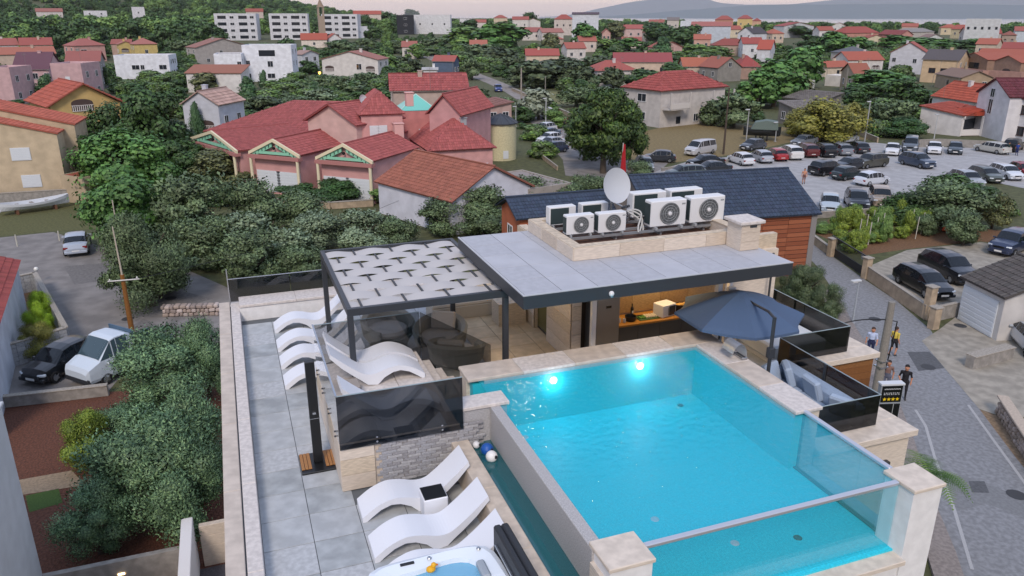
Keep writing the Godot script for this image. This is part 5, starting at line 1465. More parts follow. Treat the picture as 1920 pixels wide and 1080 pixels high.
func undergrowth():
	for kind in ["ol", "bl", "bd"]:
		var mm := MultiMesh.new()
		mm.transform_format = MultiMesh.TRANSFORM_3D; mm.mesh = crown_mesh(kind, 0, 0)
		rng.seed = 300 + kind.unicode_at(1)
		var where := []
		for t in 1500:
			var a := deg_to_rad(rf(-17, 58)); var r: float = sqrt(rf(60.0 * 60, 380.0 * 380))
			var q := Vector2(sin(a), cos(a)) * r
			var ok := r > 105.0 or rng.randf() < 0.3
			for h in houses:
				if h.distance_to(q) < 9.0: ok = false
			for p in cleared:
				if ok and Geometry2D.is_point_in_polygon(q, p): ok = false
			for h in houses:
				if ok and absf(q.angle_to(h)) < 7.0 / h.length() and q.length() < h.length() and q.length() > h.length() - 42.0 and rng.randf() < 0.9: ok = false
			if not ok: continue
			var s := rf(1.2, 3.8) * (1.0 if r < 150 else 1.5)
			where.append(Transform3D(Basis(Vector3.UP, rf(0, TAU)).scaled(Vector3(s * 1.5, s * 0.8, s * 1.5)), V(q.x, hgt(q.x, q.y) - 0.2, q.y)))
		mm.instance_count = where.size()
		for i in where.size(): mm.set_instance_transform(i, where[i])
		var o := MultiMeshInstance3D.new()
		o.multimesh = mm; o.material_override = vert_mat("leaf", 0.6, 0.35); o.name = numbered("undergrowth"); add_child(o); o.set_meta("kind", "stuff")

var houses := []

# ---------- bits of houses ----------
func rel(b: Node3D, o: MeshInstance3D) -> MeshInstance3D:
	o.position = -b.position; return o

func rel_box(b: Node3D, called: String, u: float, v: float, y0: float, y1: float, r: float, mat: Material):
	var m := M.new(); m.box(u - r, u + r, y0, y1, -v - r, -v + r, 0.03); m.box(u - r - 0.08, u + r + 0.08, y1 + 0.001, y1 + 0.1, -v - r - 0.08, -v + r + 0.08, 0.02); rel(b, obj(called, m, mat, b))

func green_trim(b: Node3D, ul: float, vl: float, ur: float, vr: float, h: float, rise: float):
	var green := plain("mint green trim", "#86c4a8", 0.7); var pale := plain("pale trim", "#d9cfb0", 0.7)
	var L := V(ul, h, vl); var R := V(ur, h, vr); var T := (L + R) / 2 + Vector3(0, rise, 0)
	var out := (R - L).cross(Vector3.UP).normalized()
	if out.z < 0: out = -out
	for s in [[L, T], [R, T]]:
		var d: Vector3 = s[1] - s[0]
		var m := M.new(); m.obox((s[0] + s[1]) / 2 + out * 0.12 + Vector3(0, -0.12, 0), d / 2, Vector3(0, 0.16, 0), out * 0.1); rel(b, obj("barge_board", m, pale, b))
		var g := M.new(); g.obox((s[0] + s[1]) / 2 + out * 0.0 + Vector3(0, -0.5, 0), d * 0.42, Vector3(0, 0.2, 0), out * 0.06); rel(b, obj("green_board", g, green, b))
		for i in 5:
			var q := M.new(); q.obox(s[0].lerp(s[1], 0.25 + i * 0.14) + out * 0.07 + Vector3(0, -0.5, 0), d.normalized() * 0.05, Vector3(0, 0.12, 0), out * 0.03); rel(b, obj("bracket", q, plain("dark bracket", "#2b3b36"), b))
	var m2 := M.new(); m2.obox((L + R) / 2 + out * 0.0 + Vector3(0, 0.0, 0), (R - L) * 0.42, Vector3(0, 0.13, 0), out * 0.1); rel(b, obj("green_board", m2, green, b))
	var m3 := M.new(); m3.obox((L + R) / 2 + out * 0.05 + Vector3(0, -0.42, 0), (R - L) * 0.5, Vector3(0, 0.18, 0), out * 0.35); rel(b, obj("lintel", m3, plain("rose lintel", "#a9736f"), b))
	var v := M.new(); v.ball(T + out * 0.05 + Vector3(0, -0.95, 0), Vector3(0.16, 0.16, 0.05), 10, 6); rel(b, obj("vent", v, plain("near black", "#15171a", 0.4), b))
	for s in [L.lerp(R, 0.04), L.lerp(R, 0.96)]:
		var c := M.new(); c.tube([Vector3(s.x, 0, s.z) + out * 0.25, Vector3(s.x, h - 0.6, s.z) + out * 0.25], 0.16, 8); rel(b, obj("column", c, plain("pale trim", "#d9cfb0", 0.7), b))

func glass_pyramid(b: Node3D, ul: float, vl: float, ur: float, vr: float, y: float):
	var L := V(ul, y, vl); var R := V(ur, y, vr); var back := Vector3.UP.cross(R - L).normalized() * (R - L).length()
	if back.z > 0: back = -back
	var m := M.new()
	var p := [L, R, R + back, L + back]; var t := (L + R + back) / 2 + Vector3(0, 1.7, 0); t = (p[0] + p[1] + p[2] + p[3]) / 4 + Vector3(0, 1.7, 0)
	for i in 4: m.tri(p[i], p[(i + 1) % 4], t)
	rel(b, obj("pyramid_roof", m, plain("teal roof", "#74c2b6", 0.3), b))
	for i in 4:
		var r := M.new(); r.tube([p[i], t], 0.06, 6); rel(b, obj("ridge_bar", r, plain("pale teal", "#b5dad2", 0.4), b))

func balcony(b: Node3D, u0: float, v0: float, u1: float, v1: float, y: float, dep: float, col: String):
	var L := V(u0, y, v0); var R := V(u1, y, v1); var out := -(R - L).cross(Vector3.UP).normalized() * dep
	if out.z < 0: out = -out
	var m := M.new(); m.obox((L + R + out) / 2, (R - L) / 2, Vector3(0, 0.1, 0), out / 2); rel(b, obj("balcony_slab", m, plain("balcony slab", "#b5b1ac", 0.9), b))
	var p := M.new(); p.obox((L + R) / 2 + out + Vector3(0, 0.55, 0), (R - L) / 2, Vector3(0, 0.45, 0), out.normalized() * 0.06); rel(b, obj("parapet", p, plain("parapet " + col, col, 0.9), b))
	for s in [L, R]:
		var c := M.new(); c.box(s.x + out.x - 0.12, s.x + out.x + 0.12, y + 0.1, y + 2.7, s.z + out.z - 0.12, s.z + out.z + 0.12); rel(b, obj("post", c, plain("balcony slab", "#b5b1ac", 0.9), b))

func small_dish(b: Node3D, u: float, y: float, v: float, r := 0.5):
	var m := M.new(); m.lathe(Vector3.ZERO, [Vector2(0, 0), Vector2(r * 0.6, 0.05), Vector2(r, 0.16)], 18)
	var o := obj("dish", m, plain("dish grey", "#b9bec4", 0.5), b); o.position = V(u, y, v) - b.position; o.rotation = Vector3(PI / 2 - 0.3, 0.4, 0)

func round_tower(label: String, u: float, v: float, r: float, h: float):
	var o := thing("round_tower", label, "tower", V(u, 0, v))
	var m := M.new(); m.lathe(Vector3.ZERO, [Vector2(r, 0), Vector2(r, h)], 28); obj("wall", m, grain("tower cream", "#cfc9a4", "#bdb692", Vector3(0.3, 0.3, 0.3)), o)
	var rf2 := M.new(); rf2.lathe(Vector3(0, h, 0), [Vector2(r + 0.25, -0.05), Vector2(r + 0.25, 0.08), Vector2(r * 0.55, 0.75), Vector2(0.0, 1.15)], 14); obj("roof", rf2, plain("slate dark", "#3b4048", 0.6), o)
	for i in 14:
		var q := TAU * i / 14
		var t := M.new(); t.tube([Vector3(cos(q) * (r + 0.25), h + 0.1, sin(q) * (r + 0.25)), Vector3(cos(q) * r * 0.55, h + 0.78, sin(q) * r * 0.55), Vector3(0, h + 1.18, 0)], 0.035, 4); obj("roof_rib", t, plain("slate rib", "#4a4f58", 0.6), o)
	var d := M.new(); d.box(-0.35, 0.35, 0.3, 1.3, r - 0.05, r + 0.05); obj("shutter", d, plain("shutter pale", "#cdd3d8", 0.6), o)

func brick_stripes(b: Node3D, uL: float, vL: float, uR: float, vR: float, y0: float, y1: float, inset: float):
	var L := V(uL, 0, vL); var R := V(uR, 0, vR); var d := (R - L).normalized(); var out := -d.cross(Vector3.UP)
	if out.z < 0: out = -out
	L += d * inset; R -= d * inset
	var w := (R - L).length()
	var ms := [grain("orange brick", "#99583a", "#80472d", Vector3(1.2, 1.2, 1.2)), grain("orange brick b", "#a46242", "#8a4f34", Vector3(1.2, 1.2, 1.2)), grain("orange brick c", "#8f5034", "#774029", Vector3(1.2, 1.2, 1.2))]
	var n := 14; var cols := 6
	var m := M.new(); m.obox(Vector3.ZERO, d * (w / cols / 2 - 0.01), Vector3(0, (y1 - y0) / n / 2 - 0.02, 0), out * 0.05, 0.01)
	var k := m.mesh()
	for j in n:
		for i in cols:
			var o := obj("brick", k, ms[(i * 2 + j) % 3], b)
			o.position = L + d * (w * (i + 0.5) / cols) + Vector3(0, y0 + (y1 - y0) * (j + 0.5) / n, 0) - out * (inset - 0.06) - b.position
	var c := M.new(); c.obox(R + Vector3(0, (y0 + y1) / 2, 0) - out * (inset - 0.08), d * 0.22, Vector3(0, (y1 - y0) / 2, 0), out * 0.08, 0.02); rel(b, obj("corner_stone", c, grain("corner stone", "#8f8c8a", "#6f6c6b", Vector3(2, 3, 2)), b))

func porch(b: Node3D, ul: float, vl: float, ur: float, vr: float, h: float):
	vol_roof_only(b, ul, vl, ur, vr, h)
	var L := V(ul, 0, vl); var R := V(ur, 0, vr)
	var back := Vector3.UP.cross(R - L).normalized() * 6.5
	var white := plain("porch white", "#d6d4d3", 0.8)
	for p in [L.lerp(R, 0.06), L.lerp(R, 0.5), L.lerp(R, 0.94), L.lerp(R, 0.94) + back, R.lerp(R + back, 0.5)]:
		var m := M.new(); m.box(p.x - 0.18, p.x + 0.18, 0, h, p.z - 0.18, p.z + 0.18, 0.03); rel(b, obj("pillar", m, white, b))
	for e in [[L.lerp(R, 0.5), L.lerp(R, 0.94)], [L.lerp(R, 0.94), R + back]]:
		var d: Vector3 = e[1] - e[0]
		var m := M.new(); m.obox((e[0] + e[1]) / 2 + Vector3(0, 0.5, 0), d / 2, Vector3(0, 0.5, 0), d.cross(Vector3.UP).normalized() * 0.1); rel(b, obj("parapet", m, white, b))
	var f := M.new(); f.quad(L + Vector3(0, 0.1, 0), R + Vector3(0, 0.1, 0), R + back + Vector3(0, 0.1, 0), L + back + Vector3(0, 0.1, 0)); rel(b, obj("floor", f, plain("porch floor", "#86796d", 0.8), b))

func vol_roof_only(b: Node3D, ul: float, vl: float, ur: float, vr: float, h: float):
	var L := V(ul, h, vl); var R := V(ur, h, vr); var back := Vector3.UP.cross(R - L).normalized() * 7.0
	var s := M.new(); var t := M.new(); var tone := hx("#a3442f").srgb_to_linear()
	var p := L.lerp(R, 0.35) + back * 0.55 + Vector3(0, 1.1, 0); var q := R + back * 0.75 + Vector3(0, 1.1, 0)
	roof_plane(s, t, [L, R, q, p], tone, 1.4); roof_plane(s, t, [R, R + back, q], tone, 1.4); roof_plane(s, t, [R + back, L + back, p, q], tone, 0); roof_plane(s, t, [L + back, L, p], tone, 1.4)
	rel(b, obj("roof", s, grain("roof #a3442f", "#a3442f", "#86371f", Vector3(0.5, 0.5, 0.5)), b))
	var to := obj("roof_tile", t, vert_mat("roof tile", 0.85), b.get_node("roof")); to.set_meta("kind", "stuff")
	var m := M.new(); m.obox((L + R) / 2 + Vector3(0, -0.2, 0), (R - L) / 2, Vector3(0, 0.2, 0), back.normalized() * 0.12); rel(b, obj("beam", m, plain("porch white", "#d6d4d3", 0.8), b))

func bell_tower(b: Node3D, _u: float, _r: float):
	var st := grain("tower stone", "#a89888", "#93836f", Vector3(0.5, 0.5, 0.5))
	var w := 3.4
	bx("shaft", -w / 2, w / 2, 0, 17.5, -w / 2, w / 2, st, b)
	for c in [[-1, -1], [1, -1], [-1, 1], [1, 1]]:
		bx("belfry_pillar", c[0] * 1.3 - 0.4, c[0] * 1.3 + 0.4, 17.5, 22.0, c[1] * 1.3 - 0.4, c[1] * 1.3 + 0.4, st, b)
	bx("belfry_back", -0.2, 0.2, 17.5, 22.0, -0.2, 0.2, plain("near black", "#15171a", 0.4), b)
	bx("cornice", -w / 2 - 0.2, w / 2 + 0.2, 22.0, 22.6, -w / 2 - 0.2, w / 2 + 0.2, st, b)
	var m := M.new(); m.lathe(Vector3(0, 22.6, 0), [Vector2(2.3, 0), Vector2(0, 4.0)], 4); var o := obj("spire", m, plain("spire", "#8a7866", 0.9), b); o.rotation.y = PI / 4

func neighbour_block():
	var o := thing("neighbour_house", "plain pale grey rendered wall of the neighbouring house beside the red soil bed", "building", V(-14, 0, 15))
	bx("wall", -7, 7, 0, 6.9, -8.75, 10, grain("pale render", "#c3c8cc", "#b5babf", Vector3(0.2, 0.2, 0.2), 0.9, "soft"), o)
	bx("coping", -7.1, 7.06, 6.9, 7.0, -8.85, 10.1, plain("coping grey", "#b9bdc0", 0.8), o, 0.02)
	var w := thing("patio_wall", "grey low wall with a lit step lamp and a white capped return beside the hotel", "wall", V(-4, 0, 23))
	bx("wall", -3.0, 1.1, 0, 1.0, -0.75, -0.55, grain("grey wall", "#9a9690", "#86827c", Vector3(0.4, 0.4, 0.4), 0.9, "soft"), w)
	bx("return_wall", 1.15, 1.5, 0, 1.9, -0.9, 4.5, plain("porch white", "#d6d4d3", 0.8), w, 0.02)
	bx("lamp", -0.9, -0.7, 0.5, 0.56, -0.55, -0.52, lit("step lamp", "#ffd9a0", 4.0), w)
	var p := thing("stone_wall_panel", "beige stone wall panel at the patio beside the hotel facade", "wall", V(-1.6, 0, 23.8))
	for i in 4: bx("stone_panel", -0.75, 0.8, i * 0.4, i * 0.4 + 0.395, -0.1, 0.1, grain("travertine", "#cdbfae", "#b9a893", Vector3(0.35, 3.2, 0.35), 0.7), p, 0.01)
	var pt := struct("patio", sheet(PackedVector2Array([Vector2(-2.5, 15), Vector2(-0.7, 15), Vector2(-0.7, 23.6), Vector2(-2.5, 23.6)]), 0.02), plain("patio", "#4a484c", 0.7))
	for i in 2:
		for j in 10: bx("tile", -2.45 + i * 0.88, -1.6 + i * 0.88, 0.02, 0.035, -15.05 - j * 0.85 - 0.83, -15.05 - j * 0.85, grain("patio tile", "#57545a", "#454248", Vector3(0.8, 0.8, 0.8)), pt)

# ---------- street things ----------
func pole(nm: String, label: String, cat: String, u: float, v: float, g: float, h: float, r: float, col: String, kind: String):
	var o := thing(nm, label, cat, V(u, g, v))
	var mat := grain("pole " + col, col, hx(col).darkened(0.15).to_html(false), Vector3(2, 0.5, 2))
	var m := M.new()
	m.tube([Vector3.ZERO, Vector3(0, h, 0)], [r * 1.25, r * 0.8], 10)
	obj("shaft", m, mat, o)
	match kind:
		"lamp":
			bx("base", -r * 2, r * 2, 0, 0.12, -r * 2, r * 2, mat, o)
			bx("lamp_head", -0.55, 0.1, h - 0.02, h + 0.1, -0.13, 0.13, plain("lamp head", "#b9bcbe", 0.5), o, 0.03)
			bx("lens", -0.5, -0.12, h - 0.04, h - 0.02, -0.1, 0.1, plain("lens", "#e0e0da", 0.3), o)
		"lit":
			var b := M.new(); b.lathe(Vector3(0, h + 0.25, 0), [Vector2(0.0, -0.35), Vector2(0.22, -0.3), Vector2(0.3, 0.0), Vector2(0.0, 0.2)], 12); obj("lamp_glow", b, lit("sodium lamp", "#ffb43a", 9.0), o)
			bx("cap", -0.35, 0.35, h + 0.46, h + 0.55, -0.35, 0.35, plain("lamp head", "#b9bcbe", 0.5), o)
			var l := OmniLight3D.new(); l.name = "lamp_light"; l.position = Vector3(0, h + 0.2, 0); l.light_energy = 3.0; l.light_color = hx("#ffb85a"); l.light_size = 0.2; l.omni_range = 25; l.omni_attenuation = 2; l.shadow_enabled = true
			o.add_child(l, true)
		"globe":
			var b := M.new(); b.ball(Vector3(0, h + 0.1, 0), Vector3(0.15, 0.15, 0.15), 14, 10); obj("globe", b, plain("globe", "#dcdcd6", 0.3), o)
			bx("base", -0.1, 0.1, 0, 0.06, -0.1, 0.1, mat, o)
		"arm":
			var a := M.new(); a.tube([Vector3(-0.7, h - 0.25, 0.15), Vector3(0.8, h - 0.28, 0.15)], 0.035, 6); obj("crossarm", a, plain("arm white", "#c9c7c2", 0.7), o)
			var t := M.new(); t.tube([Vector3(0, h, 0), Vector3(-0.05, h + 2.6, 0)], [0.05, 0.03], 6); obj("mast", t, plain("mast pale", "#b5ab9a", 0.7), o)
			for s in [-0.6, 0.7]:
				var i2 := M.new(); i2.lathe(Vector3(s, h - 0.25, 0.15), [Vector2(0.03, 0), Vector2(0.05, 0.06), Vector2(0.02, 0.12), Vector2(0, 0.13)], 8); obj("insulator", i2, plain("arm white", "#c9c7c2", 0.7), o)
			var w := M.new()
			var pts := []
			for i in 13: pts.append(Vector3(0.7 + i * 1.4, h - 0.25 - 0.5 * sin(PI * i / 12.0), 0.15 - i * 1.1))
			w.tube(pts, 0.012, 4); obj("wire", w, plain("near black", "#15171a", 0.4), o)
		"cable":
			var w := M.new()
			var pts := []
			for i in 13: pts.append(Vector3(-i * 0.3, h - 0.9 + 0.4 * sin(PI * i / 12.0) - 0.08 * i, -0.1 * i))
			w.tube(pts, 0.03, 5); obj("cable", w, plain("near black", "#15171a", 0.4), o)
			var w2 := M.new()
			w2.tube([Vector3(0, h - 0.9, 0.0), Vector3(0.42, h - 1.0, 0.1), Vector3(0.35, h - 1.7, 0.12), Vector3(0.26, h - 3.5, 0.05)], 0.03, 5); obj("cable", w2, plain("near black", "#15171a", 0.4), o)
			bx("band", -r * 1.1, r * 1.1, h - 3.0, h - 2.94, -r * 1.1, r * 1.1, plain("steel", "#b9bcc0", 0.25, 0.9), o)
			bx("band", -r * 1.25, r * 1.25, h * 0.35, h * 0.35 + 0.06, -r * 1.25, r * 1.25, plain("steel", "#b9bcc0", 0.25, 0.9), o)

func wall_run(nm: String, label: String, p: PackedVector2Array, h: float, th: float, mat: Material):
	var o := thing(nm, label, "wall", V(p[0].x, 0, p[0].y))
	for i in p.size() - 1:
		var a := V(p[i].x, 0, p[i].y); var b := V(p[i + 1].x, 0, p[i + 1].y); var d := b - a; var n := d.cross(Vector3.UP).normalized() * th / 2
		var m := M.new(); m.obox((a + b) / 2 + Vector3(0, h / 2, 0), d / 2, Vector3(0, h / 2, 0), n, 0.02); rel(o, obj("wall", m, mat, o))
		var c := M.new(); c.obox((a + b) / 2 + Vector3(0, h + 0.03, 0), d / 2, Vector3(0, 0.03, 0), n * 1.25, 0.01); rel(o, obj("coping", c, grain("wall coping", "#a59e93", "#8f887c", Vector3(0.6, 0.6, 0.6)), o))

func block_wall(p: PackedVector2Array):
	var o := thing("block_wall", "pale concrete block wall around the little shrub garden beside the plaza", "wall", V(p[1].x, 0, p[1].y))
	var ms := [grain("block", "#a8aaab", "#8f9192", Vector3(0.9, 0.9, 0.9)), grain("block b", "#9fa1a3", "#868889", Vector3(0.9, 0.9, 0.9)), grain("block c", "#b1b2b2", "#989a9b", Vector3(0.9, 0.9, 0.9))]
	for i in p.size() - 1:
		var a := V(p[i].x, 0, p[i].y); var d := V(p[i + 1].x, 0, p[i + 1].y) - a
		var n := int(d.length() / 0.5) + 1; var e := d / n
		var m := M.new(); m.obox(Vector3.ZERO, e / 2 * 0.975, Vector3(0, 0.117, 0), e.cross(Vector3.UP).normalized() * 0.12, 0.012)
		var k := m.mesh()
		for j in 5:
			for q in n:
				var b := obj("block", k, ms[(q * 2 + j * 3 + q * j) % 3], o)
				b.position = a + e * (q + 0.5) + Vector3(0, 0.12 + j * 0.245, 0) - o.position
		var c := M.new(); c.obox(a + d / 2 + Vector3(0, 1.27, 0), d / 2, Vector3(0, 0.035, 0), e.cross(Vector3.UP).normalized() * 0.15, 0.01); rel(o, obj("coping", c, grain("wall coping", "#a59e93", "#8f887c", Vector3(0.6, 0.6, 0.6)), o))
	var gs := M.new(); gs.flat(PackedVector2Array([p[0], p[1], p[2], p[3]]), 0.03); rel(o, obj("soil", gs, grain("garden soil", "#7a5a3e", "#5c4530", Vector3(0.4, 0.4, 0.4), 0.95), o))

func rubble(o: Node3D, a: Vector3, d: Vector3, h: float, s: float, depth: float, cols: Array):
	rng.seed = 31
	var m := M.new()
	var e := d.normalized(); var n := e.cross(Vector3.UP).normalized()
	var rows := int(h / s)
	for j in rows:
		var x := rf(0, s)
		while x < d.length():
			var w := s * rf(0.8, 1.7)
			m.col = hx(cols[rng.randi() % cols.size()]).srgb_to_linear() * rf(0.85, 1.15)
			m.obox(a + e * (x + w / 2) + Vector3(0, s * (j + 0.5) + rf(-0.02, 0.02), 0) + n * rf(-0.03, 0.03), (e * w * 0.46).rotated(n, rf(-0.12, 0.12)), Vector3(0, s * 0.46, 0), n * depth / 2, 0.05)
			x += w
	var k := obj("stone", m, vert_mat("rubble", 0.9), o); rel(o, k); k.set_meta("kind", "stuff")

func stone_wall(p: PackedVector2Array, h: float):
	var o := thing("stone_wall", "rubble stone retaining wall beside the olive trunk and the hotel parapet", "wall", V(p[0].x, 0, p[0].y))
	rubble(o, V(p[0].x, 0, p[0].y), V(p[1].x, 0, p[1].y) - V(p[0].x, 0, p[0].y), h, 0.24, 0.5, ["#a89a92", "#b7aaa2", "#94877f", "#9e8f84"])

func stone_wall_low(p: PackedVector2Array):
	var o := thing("stone_wall", "low dry stone wall with a pale coping on the dirt verge across the road", "wall", V(p[0].x, 0, p[0].y))
	for i in p.size() - 1:
		var a := V(p[i].x, 0, p[i].y); var d := V(p[i + 1].x, 0, p[i + 1].y) - a
		rubble(o, a, d, 0.75, 0.2, 0.4, ["#94867a", "#85786c", "#a0938a"])
		var c := M.new(); c.obox(a + d / 2 + Vector3(0, 0.85, 0), d / 2, Vector3(0, 0.05, 0), d.cross(Vector3.UP).normalized() * 0.24, 0.02); rel(o, obj("coping", c, grain("wall coping pale", "#b9ab9b", "#a3958a", Vector3(0.6, 0.6, 0.6)), o))

func gate(p: PackedVector2Array):
	var o := thing("sliding_gate", "black metal sliding gate of thin bars between two cream pillars", "gate", V(p[0].x, 0, p[0].y))
	var a := V(p[0].x, 0, p[0].y) - o.position; var d := V(p[1].x, 0, p[1].y) - V(p[0].x, 0, p[0].y); var n := d.cross(Vector3.UP).normalized()
	var blk := plain("gate black", "#1b1d20", 0.5)
	for y in [0.1, 0.62, 1.5]:
		var m := M.new(); m.obox(a + d / 2 + Vector3(0, y, 0), d / 2, Vector3(0, 0.04, 0), n * 0.04); obj("rail", m, blk, o)
	var pn := M.new(); pn.obox(a + d / 2 + Vector3(0, 0.36, 0), d / 2, Vector3(0, 0.22, 0), n * 0.02); obj("panel", pn, blk, o)
	var cnt := int(d.length() / 0.16)
	var b := M.new(); b.box(-0.012, 0.012, 0.62, 1.5, -0.012, 0.012); var k := b.mesh()
	for i in cnt:
		var q := obj("bar", k, blk, o); q.position = a + d * (i + 0.5) / cnt
	var s := M.new(); s.obox(a + d * 0.86 + Vector3(0, 1.25, 0) - n * 0.05, d.normalized() * 0.2, Vector3(0, 0.15, 0), n * 0.01); obj("notice", s, plain("notice white", "#d8d8d4", 0.7), o)

func pillar(label: String, u: float, v: float, h: float):
	var o := thing("gate_pillar", label, "pillar", V(u, 0, v))
	bx("shaft", -0.24, 0.24, 0, h, -0.24, 0.24, grain("cream wall", "#b3a189", "#9c8a72", Vector3(0.3, 0.3, 0.3), 0.9, "soft"), o, 0.03)
	bx("cap", -0.3, 0.3, h, h + 0.08, -0.3, 0.3, grain("wall coping", "#a59e93", "#8f887c", Vector3(0.6, 0.6, 0.6)), o, 0.02)

func vineyard(p: PackedVector2Array):
	rng.seed = 51
	var lo := p[0]; var hi := p[0]
	for q in p: lo = lo.min(q); hi = hi.max(q)
	var n := 0; var posts := 0
	var labels := ["tall yellow green vine bush in the garden plot behind the hotel road wall"]
	while n < 30:
		var q := Vector2(rf(lo.x, hi.x), rf(lo.y, hi.y))
		if not Geometry2D.is_point_in_polygon(q, p): continue
		var o := thing("garden_plant", labels[0], "plant", V(q.x, 0, q.y), rf(0, TAU), "vines and bushes in the garden plot")
		var c := obj("foliage", crown_mesh("yn" if n % 3 else "bl", 1, n % 2), vert_mat("leaf", 0.6, 0.35), o)
		var h := rf(0.9, 2.1) if n % 4 else 2.5
		c.scale = Vector3(rf(1.2, 2.2), h, rf(1.2, 2.2))
		n += 1
	for i in 12:
		var q := Vector2(lerpf(lo.x + 3, hi.x, (i % 6) / 6.0), lerpf(lo.y + 2.5, hi.y - 6, (i / 6) * 0.5) + (i % 3))
		var o := obj("garden_stake", M.new(), plain("stake white", "#bdb9ae", 0.8))
		var m := M.new(); m.tube([Vector3.ZERO, Vector3(0.05, 1.9, 0)], 0.035, 6); o.mesh = m.mesh(); o.position = V(q.x, 0, q.y)
		tag(o, "pale wooden stake among the vines in the garden plot", "stake", "stakes in the garden plot")
	var wb := thing("wheelbarrow", "small orange wheelbarrow lying at the dark edge of the garden plot", "wheelbarrow", V(hi.x - 1.0, 0, lo.y + 3.0), 0.5)
	var t := M.new(); t.obox(Vector3(0, 0.45, 0), Vector3(0.45, 0.05, 0), Vector3(0, 0.16, 0), Vector3(0, 0, 0.3), 0.05); obj("tray", t, plain("barrow orange", "#b5431f", 0.6), wb)
	var w := M.new(); w.lathe(Vector3.ZERO, [Vector2(0.0, 0.04), Vector2(0.18, 0.04), Vector2(0.18, -0.04), Vector2(0.0, -0.04)], 12); var wo := obj("wheel", w, plain("tyre", "#17181a", 0.9), wb); wo.position = Vector3(0.55, 0.18, 0); wo.rotation.x = PI / 2
	for s in [-1, 1]:
		var h := M.new(); h.tube([Vector3(0.5, 0.2, s * 0.1), Vector3(-0.4, 0.4, s * 0.25), Vector3(-1.0, 0.55, s * 0.25)], 0.02, 6); obj("handle", h, plain("near black", "#15171a", 0.4), wb)

func hull(L: float, W: float, H: float, st: int) -> M:
	var m := M.new()
	var prev := []
	for i in st + 1:
		var t := i * 1.0 / st
		var k := pow(sin(PI * clampf(0.06 + t * 0.93, 0, 1)), 0.6)
		var sheer := H * (0.85 + 0.5 * pow(absf(t - 0.45) * 1.6, 2))
		var x := L * (t - 0.5)
		var row := [Vector3(x, H * 0.1 + (0.5 * H if i == st else 0.0), 0), Vector3(x, H * 0.25, W * 0.32 * k), Vector3(x, sheer * 0.7, W * 0.48 * k), Vector3(x, sheer, W * 0.5 * k), Vector3(x, sheer, W * 0.42 * k), Vector3(x, H * 0.35, W * 0.34 * k), Vector3(x, H * 0.3, 0)]
		if prev.size():
			for j in 6:
				for s in [1, -1]:
					var f := Vector3(1, 1, s)
					if s > 0: m.quad(prev[j] * f, row[j] * f, row[j + 1] * f, prev[j + 1] * f)
					else: m.quad(prev[j + 1] * f, row[j + 1] * f, row[j] * f, prev[j] * f)
		prev = row
	return m

func rowing_boat(u0: float, v0: float, u1: float, v1: float):
	var d := Vector2(u1 - u0, v1 - v0)
	var o := thing("rowing_boat", "long white wooden boat lying on the grass before the beige house", "boat", V((u0 + u1) / 2, 0.25, (v0 + v1) / 2), atan2(d.y, d.x))
	obj("hull", hull(d.length(), 1.9, 0.85, 22), plain("boat white", "#c5cad0", 0.6), o)
	for x in [-1.4, -0.2, 1.1]: bx("thwart", x - 0.14, x + 0.14, 0.55, 0.6, -0.75, 0.75, plain("thwart", "#8f8a86", 0.8), o)
	bx("cover", -2.3, -1.7, 0.5, 0.56, -0.5, 0.5, plain("boat inside dark", "#3c2f34", 0.8), o)
	for x in [-1.6, 1.6]: bx("trestle", x - 0.1, x + 0.1, -0.25, 0.2, -0.5, 0.5, plain("trestle", "#6b4a36", 0.9), o)

func covered_boat(u0: float, v0: float, u1: float, v1: float):
	var d := Vector2(u1 - u0, v1 - v0)
	var o := thing("covered_boat", "boat under a grey green tarpaulin on a trailer behind the lamp posts", "boat", V((u0 + u1) / 2, 0.5, (v0 + v1) / 2), atan2(d.y, d.x))
	var L := d.length()
	obj("hull", hull(L, 2.4, 1.3, 18), plain("hull dark", "#23282c", 0.4), o)
	var m := M.new(); m.profile(PackedVector2Array([Vector2(-L * 0.3, 1.2), Vector2(L * 0.42, 1.2), Vector2(L * 0.4, 2.3), Vector2(L * 0.1, 2.5), Vector2(-L * 0.2, 2.2)]), Vector3.ZERO, Vector3(1, 0, 0), Vector3(0, 1, 0), Vector3(0, 0, 1.15)); obj("tarpaulin", m, grain("tarpaulin", "#6a7a74", "#55655f", Vector3(0.7, 0.7, 0.7)), o)
	for x in [-0.8, 0.8]: bx("trailer_beam", x - 0.1, x + 0.1, -0.45, 0.3, -0.9, 0.9, plain("near black", "#15171a", 0.4), o)
	for s in [-1, 1]:
		var t := obj("wheel", part_mesh("tyre"), plain("tyre", "#17181a", 0.9), o); t.position = Vector3(0, -0.18, s * 1.0); t.rotation.x = PI / 2

